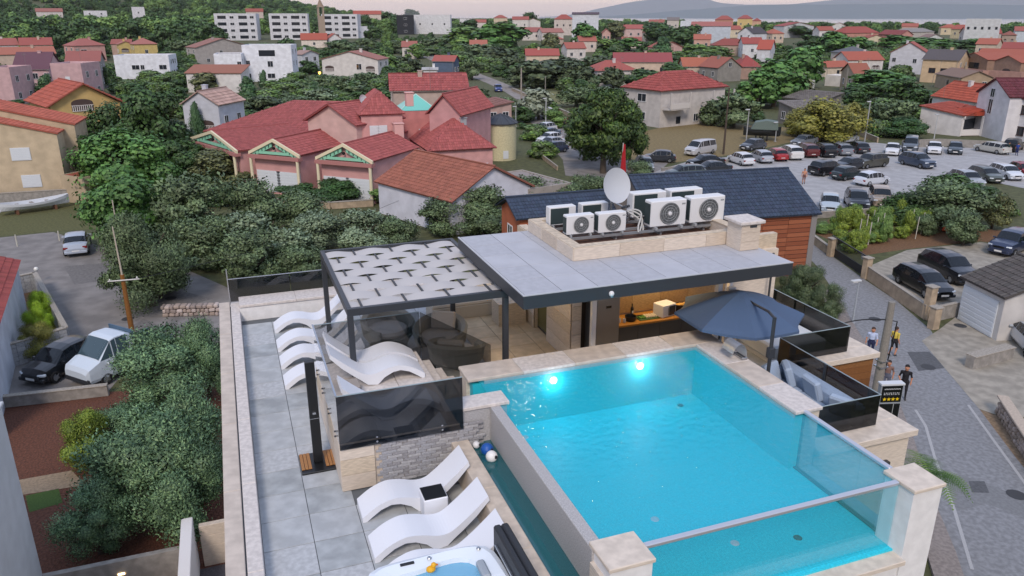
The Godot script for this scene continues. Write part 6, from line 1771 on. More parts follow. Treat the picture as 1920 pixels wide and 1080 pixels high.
func flatbed(u: float, v: float, a: float):
	var o: Node3D = car("van", "white flatbed van with dark bumper beside the black hatchback, half under the olive trees", "#c3ced8", u, v, cos(a), sin(a), 0.02)
	o.name = numbered("flatbed_van")
	o.get_node("body").queue_free(); o.get_node("window").queue_free()
	o.remove_child(o.get_node("body")); o.remove_child(o.get_node("window"))
	var st := [[-0.2, 0.95, 1.3, 2.1], [0.1, 0.97, 1.32, 2.24], [0.75, 0.97, 1.32, 2.27], [1.0, 0.97, 1.3, 2.2], [1.8, 0.97, 1.3, 0.0], [2.4, 0.93, 1.05, 0.0], [2.55, 0.82, 0.85, 0.0]]
	CARX["flat"] = [5.0, 0.97, st]
	var s := loft(st, 5.0)
	var paint := plain("paint flat", "#c3ced8", 0.3)
	obj("body", s[0], paint, o); obj("window", s[1], plain("van glass", "#3c4f58", 0.06), o)
	bx("bed", -2.5, -0.25, 0.75, 0.88, -1.0, 1.0, plain("bed blue", "#4a6277", 0.6), o)
	for z in [-1.0, 0.97]: bx("drop_side", -2.5, -0.25, 0.88, 1.25, z, z + 0.03, plain("bed blue", "#4a6277", 0.6), o)
	bx("head_board", -0.28, -0.22, 0.88, 2.3, -0.95, 0.95, plain("bed blue", "#4a6277", 0.6), o)
	bx("front_bumper", 2.35, 2.56, 0.3, 0.62, -0.9, 0.9, plain("bumper dark", "#2b2e33", 0.6), o, 0.05)

var CARX := {}
func loft(st: Array, L: float) -> Array:
	var body := M.new(); var gl := M.new(); var sec := []
	for s in st:
		var roof: float = s[3]; var belt: float = s[2]; var hw: float = s[1]
		var top: float = roof if roof > belt else belt + 0.05
		var rw := hw * 0.84
		sec.append([Vector3(s[0], 0.35, 0), Vector3(s[0], 0.35, hw * 0.95), Vector3(s[0], 0.5, hw), Vector3(s[0], belt * 0.75, hw), Vector3(s[0], belt, hw * 0.98), Vector3(s[0], top - 0.03, rw), Vector3(s[0], top + 0.01, rw * 0.8), Vector3(s[0], top + 0.02, 0)])
	for i in sec.size() - 1:
		for k in 7:
			for e in [1, -1]:
				var f := Vector3(1, 1, e)
				var q := [sec[i][k] * f, sec[i + 1][k] * f, sec[i + 1][k + 1] * f, sec[i][k + 1] * f]
				if e < 0: q = [q[1], q[0], q[3], q[2]]
				body.quad(q[0], q[1], q[2], q[3])
				var c0: bool = st[i][3] > st[i][2]; var c1: bool = st[i + 1][3] > st[i + 1][2]
				if (c0 != c1 and k >= 4) or (k == 4 and c0 and c1 and i in [1, 2]):
					var nrm: Vector3 = (q[1] - q[0]).cross(q[3] - q[0]).normalized()
					if nrm.length() < 0.5: nrm = (q[2] - q[0]).cross(q[3] - q[0]).normalized()
					var c: Vector3 = (q[0] + q[1] + q[2] + q[3]) / 4
					var g := []
					for p in q:
						var dd: Vector3 = (c - p) * 0.1
						if k >= 5: dd.z = 0.0
						g.append(p + dd + nrm * 0.012)
					gl.quad(g[0], g[1], g[2], g[3])
	for w in [1, -1]:
		for e in [0, sec.size() - 1]:
			for k in range(1, 7): body.tri(sec[e][0], sec[e][k] * Vector3(1, 1, w), sec[e][k + 1] * Vector3(1, 1, w))
	return [body.mesh(), gl.mesh()]

func flag_pole(u: float, v: float):
	var o := thing("flag_pole", "furled red flag on a pole behind the satellite dish", "flag", V(u, 0, v))
	var m := M.new(); m.tube([Vector3.ZERO, Vector3(0, 8.2, 0)], 0.04, 8); obj("pole", m, plain("pole white", "#b9b7b2", 0.6), o)
	var f := M.new()
	var prev := []
	for i in 13:
		var t := i / 12.0
		var row := []
		for j in 9:
			var q := TAU * j / 8
			var r := 0.12 + 0.24 * t
			row.append(Vector3(0.1 + cos(q) * r * 0.8 * (1 + 0.35 * sin(q * 4)), 8.1 - 2.6 * t, sin(q) * r * (1 + 0.35 * sin(q * 4 + 1))))
		if prev.size():
			for j in 8: f.quad(prev[j + 1], prev[j], row[j], row[j + 1])
		prev = row
	obj("flag", f, plain("flag red", "#a3141c", 0.8), o)

func sign_board():
	var o := thing("hotel_sign", "black hotel sign with four yellow stars beside the concrete pole", "sign", V(17.6, 0, 15.5), -0.28)
	var blk := plain("sign black", "#0f1216", 0.3)
	bx("cabinet", -0.34, 0.34, 6.1, 7.25, -0.1, 0.08, plain("sign grey", "#8f979e", 0.5), o, 0.01)
	bx("panel", -0.31, 0.31, 6.7, 7.22, 0.08, 0.095, blk, o)
	bx("panel", -0.31, 0.31, 6.14, 6.64, 0.08, 0.095, blk, o)
	bx("seam", 0.1, 0.115, 6.14, 6.64, 0.096, 0.102, plain("seam pale", "#aeb4b5", 0.5), o)
	bx("top_cap", -0.36, 0.36, 7.25, 7.3, -0.12, 0.11, plain("sign cap", "#c9ced2", 0.5), o)
	var star := PackedVector2Array()
	for i in 10: star.append(Vector2(sin(TAU * i / 10), cos(TAU * i / 10)) * (0.06 if i % 2 == 0 else 0.026))
	for i in 4:
		var m := M.new(); m.profile(star, Vector3(-0.2 + i * 0.13, 6.8, 0.102), Vector3(1, 0, 0), Vector3(0, 1, 0), Vector3(0, 0, 0.006)); obj("star", m, plain("star yellow", "#e3c21c", 0.5), o)
	# two lines of pale lettering, too blurred in the photograph to be read: short raised strokes
	rng.seed = 8
	for r in [[7.13, 0.016, 13], [6.98, 0.04, 9]]:
		var m := M.new()
		for i in int(r[2]):
			var x: float = -0.24 + 0.5 * i / float(r[2])
			m.box(x, x + 0.012, r[0] - r[1], r[0] + r[1], 0.096, 0.102); m.box(x + 0.012, x + 0.03, r[0] + r[1] * (1 if i % 2 else -1) * 0.7 - 0.006, r[0] + r[1] * (1 if i % 2 else -1) * 0.7 + 0.006, 0.096, 0.102)
		var q := obj("lettering", m, plain("letter pale", "#c9cdd0", 0.5), o); q.set_meta("kind", "stuff")
	for s in [-0.26, 0.2]: bx("post", s, s + 0.06, 0, 6.1, -0.05, 0.03, plain("sign grey", "#8f979e", 0.5), o)
	bx("lower_board", -0.26, 0.26, 5.55, 6.05, 0.04, 0.07, grain("poster blue", "#8fa6b5", "#7b93a3", Vector3(4, 4, 4)), o)

func _ready():
	var cam := Camera3D.new(); cam.name = "camera"
	cam.position = Vector3(0, 17.5, 0); cam.rotation = Vector3(deg_to_rad(-19.38), deg_to_rad(-20.08), 0)
	cam.fov = 40.85; cam.near = 0.1; cam.far = 60000; cam.current = true
	add_child(cam)
	var we := WorldEnvironment.new(); we.name = "world"
	var env := Environment.new()
	env.background_mode = Environment.BG_SKY
	var sk := ProceduralSkyMaterial.new()
	sk.sky_top_color = hx("#a2b1d0"); sk.sky_horizon_color = hx("#f6d9c0"); sk.sky_curve = 0.1
	sk.ground_bottom_color = hx("#6a6a66"); sk.ground_horizon_color = hx("#b3aaa6"); sk.sun_angle_max = 1.0
	sk.sky_energy_multiplier = 1.0
	var sky := Sky.new(); sky.sky_material = sk; env.sky = sky
	env.background_energy_multiplier = 1.0
	env.tonemap_mode = Environment.TONE_MAPPER_LINEAR; env.tonemap_exposure = 1.47
	env.sdfgi_enabled = true; env.ssao_enabled = true; env.ssil_enabled = true
	env.fog_enabled = true; env.fog_density = 0.000045; env.fog_light_color = hx("#cfcdd2")
	we.environment = env; add_child(we)
	var sun := DirectionalLight3D.new(); sun.name = "sun"
	sun.light_energy = 0.5; sun.light_angular_distance = 14.0; sun.light_color = hx("#fff0e4"); sun.shadow_enabled = true
	sun.rotation = Vector3(deg_to_rad(-42), deg_to_rad(-25), 0)
	add_child(sun)
	rng.seed = 1
	build_town_first()
	build_ground()
	build_hotel()
	build_hotel_things()
	sign_board()
	palm("palm with drooping fronds beside the pool pier above the roadside", 20.6, 16.1, 0.0, 4.2)
	palm("small palm half hidden below the stone faced ledge of the hotel", 18.2, 16.6, 0.0, 3.6)

func build_town_first():
	build_town()
	for o in get_children():
		if o.has_meta("category") and o.get_meta("category") in ["house", "building"]: houses.append(Vector2(o.position.x, -o.position.z))
func build_town():
	struct("road", sheet(PackedVector2Array([Vector2(18.80, 11.49), Vector2(21.96, 15.55), Vector2(23.97, 18.43), Vector2(26.60, 21.78), Vector2(28.65, 24.62), Vector2(31.03, 28.22), Vector2(33.58, 32.70), Vector2(37.07, 38.40), Vector2(39.95, 43.47), Vector2(41.81, 47.49), Vector2(42.81, 50.27), Vector2(45.01, 49.85), Vector2(42.90, 45.38), Vector2(41.03, 39.96), Vector2(39.70, 35.66), Vector2(37.77, 31.26), Vector2(34.54, 26.86), Vector2(31.85, 22.94), Vector2(29.55, 19.25), Vector2(27.70, 16.04), Vector2(24.47, 10.48)]), 0.008), grain("asphalt", "#888a8d", "#75777b", Vector3(0.3, 0.3, 0.3), 0.9, "fine"))
	struct("pavement", slab_block(PackedVector2Array([Vector2(18.80, 11.49), Vector2(21.96, 15.55), Vector2(23.97, 18.43), Vector2(26.60, 21.78), Vector2(28.65, 24.62), Vector2(31.03, 28.22), Vector2(33.58, 32.70), Vector2(37.07, 38.40), Vector2(36.49, 39.26), Vector2(33.03, 33.84), Vector2(30.14, 29.18), Vector2(27.58, 25.01), Vector2(25.44, 22.12), Vector2(23.01, 18.83), Vector2(20.99, 15.87), Vector2(17.94, 11.80)]), 0.0, 0.12), grain("pavement", "#8f8782", "#7b7470", Vector3(0.4, 0.4, 0.4), 0.9))
	struct("road_line", sheet(PackedVector2Array([Vector2(21.75, 14.76), Vector2(23.93, 17.38), Vector2(26.32, 20.48), Vector2(28.14, 22.66), Vector2(28.92, 23.98), Vector2(29.03, 23.92), Vector2(28.24, 22.59), Vector2(26.41, 20.41), Vector2(24.03, 17.30), Vector2(21.84, 14.69)]), 0.014), grain("road paint", "#b0b1b2", "#94969a", Vector3(2, 2, 2)))
	struct("road_line", sheet(PackedVector2Array([Vector2(26.07, 14.93), Vector2(28.16, 17.88), Vector2(29.97, 20.79), Vector2(31.68, 23.49), Vector2(31.78, 23.43), Vector2(30.07, 20.72), Vector2(28.26, 17.81), Vector2(26.17, 14.86)]), 0.014), grain("road paint", "#b0b1b2", "#94969a", Vector3(2, 2, 2)))
	struct("road_patch", sheet(PackedVector2Array([Vector2(26.30, 19.15), Vector2(27.06, 17.39), Vector2(27.61, 15.88), Vector2(26.30, 15.52), Vector2(25.56, 17.31), Vector2(23.98, 17.34), Vector2(24.90, 18.52)]), 0.012), grain("road patch", "#7b7d7f", "#6b6d70", Vector3(0.4, 0.4, 0.4)))
	struct("road_patch", sheet(PackedVector2Array([Vector2(33.90, 29.23), Vector2(35.07, 28.83), Vector2(34.24, 26.93), Vector2(32.52, 27.14)]), 0.012), grain("road patch dark", "#5b5d60", "#4e5054", Vector3(0.4, 0.4, 0.4)))
	struct("road_patch", sheet(PackedVector2Array([Vector2(26.20, 18.67), Vector2(26.78, 18.44), Vector2(26.25, 17.77), Vector2(25.65, 18.04)]), 0.016), grain("road patch dark", "#5b5d60", "#4e5054", Vector3(0.4, 0.4, 0.4)))
	struct("driveway", sheet(PackedVector2Array([Vector2(35.91, 30.13), Vector2(38.22, 31.06), Vector2(41.66, 32.62), Vector2(41.26, 29.70), Vector2(41.51, 26.93), Vector2(39.05, 22.32), Vector2(32.35, 21.60), Vector2(31.86, 22.96), Vector2(33.83, 26.46)]), 0.016), grain("driveway concrete", "#a09a8e", "#8a8478", Vector3(0.2, 0.2, 0.2), 0.9, "soft"))
	struct("dirt_verge", sheet(PackedVector2Array([Vector2(31.85, 22.94), Vector2(32.34, 21.58), Vector2(38.88, 22.21), Vector2(36.00, 15.20), Vector2(25.12, 9.20), Vector2(24.47, 10.48), Vector2(27.70, 16.04), Vector2(29.55, 19.25)]), 0.006), grain("dirt", "#8f7a62", "#75634f", Vector3(0.3, 0.3, 0.3), 0.95))
	struct("yard", sheet(PackedVector2Array([Vector2(43.51, 42.17), Vector2(49.56, 44.48), Vector2(57.13, 44.14), Vector2(59.56, 39.18), Vector2(51.77, 33.49), Vector2(42.01, 32.92), Vector2(39.36, 33.22), Vector2(40.93, 37.53)]), 0.004), grain("driveway concrete", "#a09a8e", "#8a8478", Vector3(0.2, 0.2, 0.2), 0.9, "soft"))
	struct("garden_soil", sheet(PackedVector2Array([Vector2(46.11, 50.81), Vector2(51.89, 55.46), Vector2(57.66, 52.36), Vector2(60.74, 47.19), Vector2(65.69, 43.64), Vector2(59.81, 39.36), Vector2(57.36, 44.34), Vector2(49.77, 44.68), Vector2(45.33, 44.51)]), 0.006), grain("garden soil", "#7a5a3e", "#5c4530", Vector3(0.4, 0.4, 0.4), 0.95))
	struct("parking_lot", sheet(PackedVector2Array([Vector2(39.88, 73.89), Vector2(48.88, 81.11), Vector2(54.77, 84.54), Vector2(64.41, 86.15), Vector2(75.84, 91.26), Vector2(88.97, 88.70), Vector2(90.80, 84.59), Vector2(108.15, 74.59), Vector2(99.97, 58.41), Vector2(80.09, 54.13), Vector2(79.60, 63.08), Vector2(68.73, 58.28), Vector2(59.49, 54.78), Vector2(51.47, 54.98), Vector2(48.65, 56.66), Vector2(39.32, 59.10), Vector2(35.79, 64.82)]), 0.020), grain("lot surface", "#a6a6a7", "#919294", Vector3(0.12, 0.12, 0.12), 0.9, "soft"))
	struct("dry_field", sheet(PackedVector2Array([Vector2(59.83, 108.72), Vector2(76.41, 118.90), Vector2(87.91, 106.28), Vector2(91.49, 91.31), Vector2(77.38, 93.16), Vector2(64.91, 87.45), Vector2(51.46, 84.20), Vector2(47.37, 90.79)]), 0.008), grain("dry field", "#80704a", "#665f3d", Vector3(0.15, 0.15, 0.15), 0.95))
	struct("dry_field", sheet(PackedVector2Array([Vector2(70.10, 182.19), Vector2(79.76, 178.18), Vector2(80.90, 153.70), Vector2(68.88, 132.77), Vector2(65.83, 148.21), Vector2(66.69, 164.97)]), 0.008), grain("green field", "#77764a", "#5d643c", Vector3(0.1, 0.1, 0.1), 0.95))
	struct("side_street", sheet(PackedVector2Array([Vector2(46.42, 88.94), Vector2(52.37, 85.08), Vector2(48.88, 81.11), Vector2(41.15, 74.81), Vector2(36.44, 81.60), Vector2(40.38, 91.38), Vector2(46.38, 114.57), Vector2(53.30, 138.46), Vector2(58.19, 138.45), Vector2(53.52, 111.97)]), 0.012), grain("plaza surface", "#86827f", "#6e6a68", Vector3(0.1, 0.1, 0.1), 0.9, "soft"))
	struct("plaza", sheet(PackedVector2Array([Vector2(-26.59, 72.17), Vector2(-20.29, 73.19), Vector2(-14.93, 73.81), Vector2(-10.73, 67.77), Vector2(-4.66, 60.15), Vector2(-1.20, 53.59), Vector2(0.51, 49.04), Vector2(-0.06, 43.34), Vector2(-2.63, 43.47), Vector2(-6.10, 42.50), Vector2(-6.91, 39.22), Vector2(-11.13, 39.04), Vector2(-16.34, 39.49)]), 0.008), grain("plaza surface", "#86827f", "#6e6a68", Vector3(0.1, 0.1, 0.1), 0.9, "soft"))
	struct("grass_verge", sheet(PackedVector2Array([Vector2(-29.78, 82.31), Vector2(-14.16, 86.75), Vector2(-11.19, 73.52), Vector2(-14.98, 74.13), Vector2(-20.45, 73.80), Vector2(-26.79, 72.77)]), 0.006), grain("verge grass", "#5f6038", "#474c2b", Vector3(0.3, 0.3, 0.3), 0.95))
	struct("soil_bed", sheet(PackedVector2Array([Vector2(-13.51, 39.93), Vector2(-6.89, 39.05), Vector2(-0.31, 37.39), Vector2(-1.05, 19.85), Vector2(-9.26, 22.84)]), 0.005), grain("red soil", "#6e4432", "#523023", Vector3(0.6, 0.6, 0.6), 0.95, "fine", 0.6))
	struct("garden_path", sheet(PackedVector2Array([Vector2(-9.66, 31.75), Vector2(-7.50, 31.80), Vector2(-6.83, 30.45), Vector2(-9.06, 30.54)]), 0.012), grain("garden path", "#a18d74", "#8c7962", Vector3(0.5, 0.5, 0.5), 0.95))
	struct("grass_verge", sheet(PackedVector2Array([Vector2(-8.89, 30.43), Vector2(-7.78, 30.54), Vector2(-7.47, 29.44), Vector2(-8.53, 29.17)]), 0.012), grain("fresh grass", "#4a6428", "#3a5020", Vector3(1, 1, 1), 0.95))
	struct("bay_line", sheet(PackedVector2Array([Vector2(58.92, 77.61), Vector2(59.73, 82.13), Vector2(59.84, 82.11), Vector2(59.04, 77.58)]), 0.026), grain("road paint", "#b0b1b2", "#94969a", Vector3(2, 2, 2)))
	struct("bay_line", sheet(PackedVector2Array([Vector2(61.86, 77.90), Vector2(62.78, 82.40), Vector2(62.90, 82.38), Vector2(61.98, 77.87)]), 0.026), grain("road paint", "#b0b1b2", "#94969a", Vector3(2, 2, 2)))
	struct("bay_line", sheet(PackedVector2Array([Vector2(64.34, 78.03), Vector2(65.58, 82.45), Vector2(65.69, 82.42), Vector2(64.45, 77.99)]), 0.026), grain("road paint", "#b0b1b2", "#94969a", Vector3(2, 2, 2)))
	struct("bay_line", sheet(PackedVector2Array([Vector2(67.10, 78.43), Vector2(68.22, 82.89), Vector2(68.34, 82.87), Vector2(67.22, 78.40)]), 0.026), grain("road paint", "#b0b1b2", "#94969a", Vector3(2, 2, 2)))
	struct("bay_line", sheet(PackedVector2Array([Vector2(69.44, 78.10), Vector2(70.88, 82.47), Vector2(71.00, 82.43), Vector2(69.56, 78.06)]), 0.026), grain("road paint", "#b0b1b2", "#94969a", Vector3(2, 2, 2)))
	struct("bay_line", sheet(PackedVector2Array([Vector2(72.27, 78.45), Vector2(73.59, 82.86), Vector2(73.71, 82.82), Vector2(72.39, 78.42)]), 0.026), grain("road paint", "#b0b1b2", "#94969a", Vector3(2, 2, 2)))
	struct("bay_line", sheet(PackedVector2Array([Vector2(75.14, 78.79), Vector2(76.56, 83.16), Vector2(76.67, 83.13), Vector2(75.25, 78.75)]), 0.026), grain("road paint", "#b0b1b2", "#94969a", Vector3(2, 2, 2)))
	struct("bay_line", sheet(PackedVector2Array([Vector2(81.38, 76.38), Vector2(84.49, 79.77), Vector2(84.58, 79.68), Vector2(81.47, 76.30)]), 0.026), grain("road paint", "#b0b1b2", "#94969a", Vector3(2, 2, 2)))
	struct("bay_line", sheet(PackedVector2Array([Vector2(84.30, 75.91), Vector2(87.52, 79.20), Vector2(87.61, 79.11), Vector2(84.39, 75.83)]), 0.026), grain("road paint", "#b0b1b2", "#94969a", Vector3(2, 2, 2)))
	struct("bay_line", sheet(PackedVector2Array([Vector2(87.04, 74.92), Vector2(90.45, 78.01), Vector2(90.53, 77.92), Vector2(87.12, 74.83)]), 0.026), grain("road paint", "#b0b1b2", "#94969a", Vector3(2, 2, 2)))
	struct("bay_line", sheet(PackedVector2Array([Vector2(89.39, 73.60), Vector2(92.96, 76.49), Vector2(93.04, 76.40), Vector2(89.47, 73.50)]), 0.026), grain("road paint", "#b0b1b2", "#94969a", Vector3(2, 2, 2)))
	struct("bay_line", sheet(PackedVector2Array([Vector2(53.30, 55.87), Vector2(56.12, 59.51), Vector2(56.21, 59.43), Vector2(53.40, 55.80)]), 0.026), grain("road paint", "#b0b1b2", "#94969a", Vector3(2, 2, 2)))
	struct("bay_line", sheet(PackedVector2Array([Vector2(56.30, 55.68), Vector2(59.22, 59.24), Vector2(59.31, 59.16), Vector2(56.39, 55.61)]), 0.026), grain("road paint", "#b0b1b2", "#94969a", Vector3(2, 2, 2)))
	struct("bay_line", sheet(PackedVector2Array([Vector2(59.36, 55.90), Vector2(62.37, 59.38), Vector2(62.46, 59.30), Vector2(59.45, 55.82)]), 0.026), grain("road paint", "#b0b1b2", "#94969a", Vector3(2, 2, 2)))
	struct("bay_line", sheet(PackedVector2Array([Vector2(62.91, 67.18), Vector2(67.51, 67.03), Vector2(67.51, 66.91), Vector2(62.91, 67.06)]), 0.026), grain("road paint", "#b0b1b2", "#94969a", Vector3(2, 2, 2)))
	struct("bay_line", sheet(PackedVector2Array([Vector2(61.93, 62.95), Vector2(66.53, 63.14), Vector2(66.53, 63.02), Vector2(61.94, 62.83)]), 0.026), grain("road paint", "#b0b1b2", "#94969a", Vector3(2, 2, 2)))
	struct("manhole_cover", sheet(PackedVector2Array([Vector2(33.75, 27.33), Vector2(33.70, 27.51), Vector2(33.57, 27.64), Vector2(33.39, 27.69), Vector2(33.21, 27.64), Vector2(33.07, 27.51), Vector2(33.03, 27.33), Vector2(33.07, 27.15), Vector2(33.21, 27.01), Vector2(33.39, 26.97), Vector2(33.57, 27.01), Vector2(33.70, 27.15)]), 0.022), plain("manhole", "#3a3b3d", 0.7))
	struct("manhole_cover", sheet(PackedVector2Array([Vector2(40.29, 31.09), Vector2(40.24, 31.27), Vector2(40.11, 31.40), Vector2(39.93, 31.45), Vector2(39.75, 31.40), Vector2(39.61, 31.27), Vector2(39.57, 31.09), Vector2(39.61, 30.91), Vector2(39.75, 30.78), Vector2(39.93, 30.73), Vector2(40.11, 30.78), Vector2(40.24, 30.91)]), 0.022), plain("manhole", "#3a3b3d", 0.7))
	struct("manhole_cover", sheet(PackedVector2Array([Vector2(27.48, 17.33), Vector2(27.43, 17.51), Vector2(27.30, 17.64), Vector2(27.12, 17.69), Vector2(26.94, 17.64), Vector2(26.81, 17.51), Vector2(26.76, 17.33), Vector2(26.81, 17.15), Vector2(26.94, 17.01), Vector2(27.12, 16.97), Vector2(27.30, 17.01), Vector2(27.43, 17.15)]), 0.022), plain("manhole", "#3a3b3d", 0.7))
	struct("manhole_cover", sheet(PackedVector2Array([Vector2(36.30, 33.68), Vector2(36.25, 33.86), Vector2(36.12, 34.00), Vector2(35.94, 34.04), Vector2(35.76, 34.00), Vector2(35.63, 33.86), Vector2(35.58, 33.68), Vector2(35.63, 33.50), Vector2(35.76, 33.37), Vector2(35.94, 33.32), Vector2(36.12, 33.37), Vector2(36.25, 33.50)]), 0.022), plain("manhole", "#3a3b3d", 0.7))
	struct("manhole_cover", sheet(PackedVector2Array([Vector2(-6.61, 49.43), Vector2(-6.66, 49.61), Vector2(-6.79, 49.74), Vector2(-6.97, 49.79), Vector2(-7.15, 49.74), Vector2(-7.28, 49.61), Vector2(-7.33, 49.43), Vector2(-7.28, 49.25), Vector2(-7.15, 49.12), Vector2(-6.97, 49.07), Vector2(-6.79, 49.12), Vector2(-6.66, 49.25)]), 0.022), plain("manhole", "#3a3b3d", 0.7))
	struct("manhole_cover", sheet(PackedVector2Array([Vector2(-4.32, 52.47), Vector2(-4.37, 52.65), Vector2(-4.50, 52.78), Vector2(-4.68, 52.83), Vector2(-4.86, 52.78), Vector2(-4.99, 52.65), Vector2(-5.04, 52.47), Vector2(-4.99, 52.29), Vector2(-4.86, 52.16), Vector2(-4.68, 52.11), Vector2(-4.50, 52.16), Vector2(-4.37, 52.29)]), 0.022), plain("manhole", "#3a3b3d", 0.7))
	struct("plaza_patch", sheet(PackedVector2Array([Vector2(-7.64, 53.55), Vector2(-4.42, 54.14), Vector2(-2.05, 51.48), Vector2(-5.17, 49.66)]), 0.012), grain("plaza patch", "#757270", "#625f5e", Vector3(0.3, 0.3, 0.3), 0.9))
	struct("plaza_patch", sheet(PackedVector2Array([Vector2(-12.42, 62.60), Vector2(-8.11, 62.47), Vector2(-7.40, 58.30), Vector2(-11.04, 57.73)]), 0.012), grain("plaza patch", "#757270", "#625f5e", Vector3(0.3, 0.3, 0.3), 0.9))
	struct("plaza_patch", sheet(PackedVector2Array([Vector2(-6.05, 49.10), Vector2(-3.20, 44.45), Vector2(-6.21, 43.93), Vector2(-7.79, 46.21)]), 0.012), grain("plaza patch", "#757270", "#625f5e", Vector3(0.3, 0.3, 0.3), 0.9))
	struct("road_patch", sheet(PackedVector2Array([Vector2(32.00, 31.61), Vector2(32.54, 30.16), Vector2(30.58, 27.59), Vector2(30.33, 28.42)]), 0.014), grain("road patch", "#7b7d7f", "#6b6d70", Vector3(0.4, 0.4, 0.4)))
	struct("lane", drape(PackedVector2Array([Vector2(55.89, 135.51), Vector2(59.61, 155.81), Vector2(65.19, 184.01), Vector2(69.23, 210.00), Vector2(72.95, 242.74), Vector2(78.07, 295.91), Vector2(81.20, 348.46), Vector2(86.90, 414.27), Vector2(97.64, 509.72)]), PackedVector2Array([Vector2(62.67, 140.53), Vector2(65.63, 162.33), Vector2(71.09, 191.26), Vector2(75.78, 223.29), Vector2(79.29, 252.75), Vector2(83.97, 302.03), Vector2(87.84, 355.82), Vector2(93.45, 428.73), Vector2(106.31, 536.21)])), grain("lane surface", "#928b86", "#7c7672", Vector3(0.1, 0.1, 0.1), 0.9, "soft"))
	cleared.append(PackedVector2Array([Vector2(49.14, 106.43), Vector2(47.87, 120.63), Vector2(50.90, 158.87), Vector2(55.14, 199.02), Vector2(61.98, 270.96), Vector2(75.21, 418.28), Vector2(118.35, 643.48), Vector2(89.33, 388.50), Vector2(83.90, 294.31), Vector2(79.53, 244.98), Vector2(77.63, 208.00), Vector2(69.07, 147.45), Vector2(62.86, 119.04)]))
	house("house", "white flat roofed house with three dark windows", "house", -28.2, 258.2, -13.4, 255.2, 0.1, 6.2, 9.0, "flat", 0.5, "#dfe3ea", "#8c8c90", "F1x1d F2x1w:.75 R1x2o")
	house("house", "low white house under an old orange tile roof", "house", -8.0, 207.5, 5.0, 202.6, 0.0, 4.6, 7.0, "shed", 1.6, "#d8d6d4", "#a5654a", "F1x1o R1x1d")
	house("house", "three storey white cubic house with dark terrace window", "house", 6.6, 236.9, 19.6, 233.4, 0.0, 9.6, 9.0, "flat", 0.3, "#e3e7ee", "#909296", "F1x1P:.5,7.3 F1x1W:.55,4.2 F1x1w:.55,1.0 F1x1d:.1,4.5 F1x1d:.1,1")
	house("house", "white lower wing of the cubic house", "house", -0.9, 231.2, 6.1, 230.3, 0.0, 7.6, 8.0, "flat", 0.3, "#e3e7ee", "#5c5355", "F1x1d:.9,4.6")
	house("house", "grey house with a broad pale gable", "house", -7.0, 308.5, 12.2, 316.3, 0.9, 6.0, 10.0, "gz", 3.0, "#a9a4a0", "#a06a5c", "F1x1d:.45,3.6 F1x1d:.2,.9 F1x1w:.5,2.4")
	house("house", "pale annex beside the cubic house", "house", 22.0, 264.2, 24.9, 259.4, 0.1, 6.0, 7.0, "gx", 1.2, "#c3c6cc", "#a9877c", "")
	house("house", "pale house with two arched balconies and a round attic hole", "house", 27.2, 232.5, 42.2, 224.0, 0.0, 6.0, 10.0, "gz", 2.2, "#d3d0cc", "#b06e5e", "F1x1A:.13,3.1 F1x1A:.86,3.1 F1x1W:.66,3.4 F1x1A:.9,.3")
	house("apartment_block", "white apartment block closest to the pine wood", "building", 0.7, 467.8, 22.0, 463.5, 4.9, 13.5, 12.0, "flat", 0.4, "#cfd1d6", "#6d7076", "F1x4P:.18 F1x4w:.42 F1x4P:.68 F1x4w:.9")
	house("apartment_block", "white apartment block in the middle of the row", "building", 28.9, 466.9, 49.2, 463.3, 5.0, 13.4, 12.0, "flat", 0.4, "#cfd1d6", "#6d7076", "F1x4P:.18 F1x4w:.42 F1x4P:.68 F1x4w:.9")
	house("apartment_block", "white apartment block next to the church tower", "building", 58.5, 481.4, 78.4, 474.6, 5.2, 12.9, 12.0, "flat", 0.4, "#cfd1d6", "#6d7076", "F1x4P:.18 F1x4w:.42 F1x4P:.68 F1x4w:.9")
	house("apartment_block", "small white flat house below the apartment block", "building", 77.0, 479.0, 90.0, 485.0, 5.3, 6.0, 8.0, "flat", 0.4, "#dadde2", "#9d6f64", "F2x1d F1x1d")
	house("apartment_block", "red roofed house directly behind the apartment row", "building", 25.6, 699.5, 39.6, 698.9, 12.8, 8.0, 9.0, "gx", 2.5, "#c9bdb4", "#a5503f", "")
	house("house", "orange roofed cottage in front of the apartment row", "house", 37.7, 394.2, 50.1, 392.3, 3.2, 3.6, 8.0, "gx", 3.0, "#ddd3c8", "#b4533b", "F1x1d")
	house("house", "white gable beside the orange roofed cottage", "house", 50.7, 397.0, 57.9, 397.4, 3.4, 3.6, 8.0, "gz", 2.6, "#d9d9da", "#b4533b", "")
	house("house", "pale villa with red roof below the tall pines at the skyline", "house", 110.9, 691.2, 134.0, 687.1, 10.8, 8.0, 10.0, "gx", 3.0, "#cfc4b8", "#b3533f", "F3x1o")
	house("house", "black box shaped modern house", "house", 117.0, 547.6, 128.3, 545.0, 5.5, 12.3, 12.0, "flat", 0.3, "#2a2d34", "#303238", "F1x3w")
	house("house", "long white modern block beside the black house", "house", 131.9, 560.5, 155.9, 551.9, 5.5, 12.5, 12.0, "flat", 0.3, "#d5d7da", "#75787c", "F3x1o")
	house("shed", "small blue shed with a red roof by the lane", "building", 58.9, 230.0, 64.8, 226.1, 0.0, 5.0, 6.0, "gx", 1.6, "#56667c", "#b1564a", "")
	house("shed", "tiny white hut with three windows by the lane", "building", 54.3, 223.7, 58.9, 222.4, 0.0, 3.0, 5.0, "gx", 0.6, "#dadcdf", "#b9b9b9", "F3x1o")
	house("house", "long beige house with red gable roof and end chimney", "house", 24.9, 124.6, 37.4, 122.2, 0.0, 6.3, 9.0, "gx", 2.4, "#b9a79d", "#a84d49", "F1x1s:.8,3.4 L2x2d")
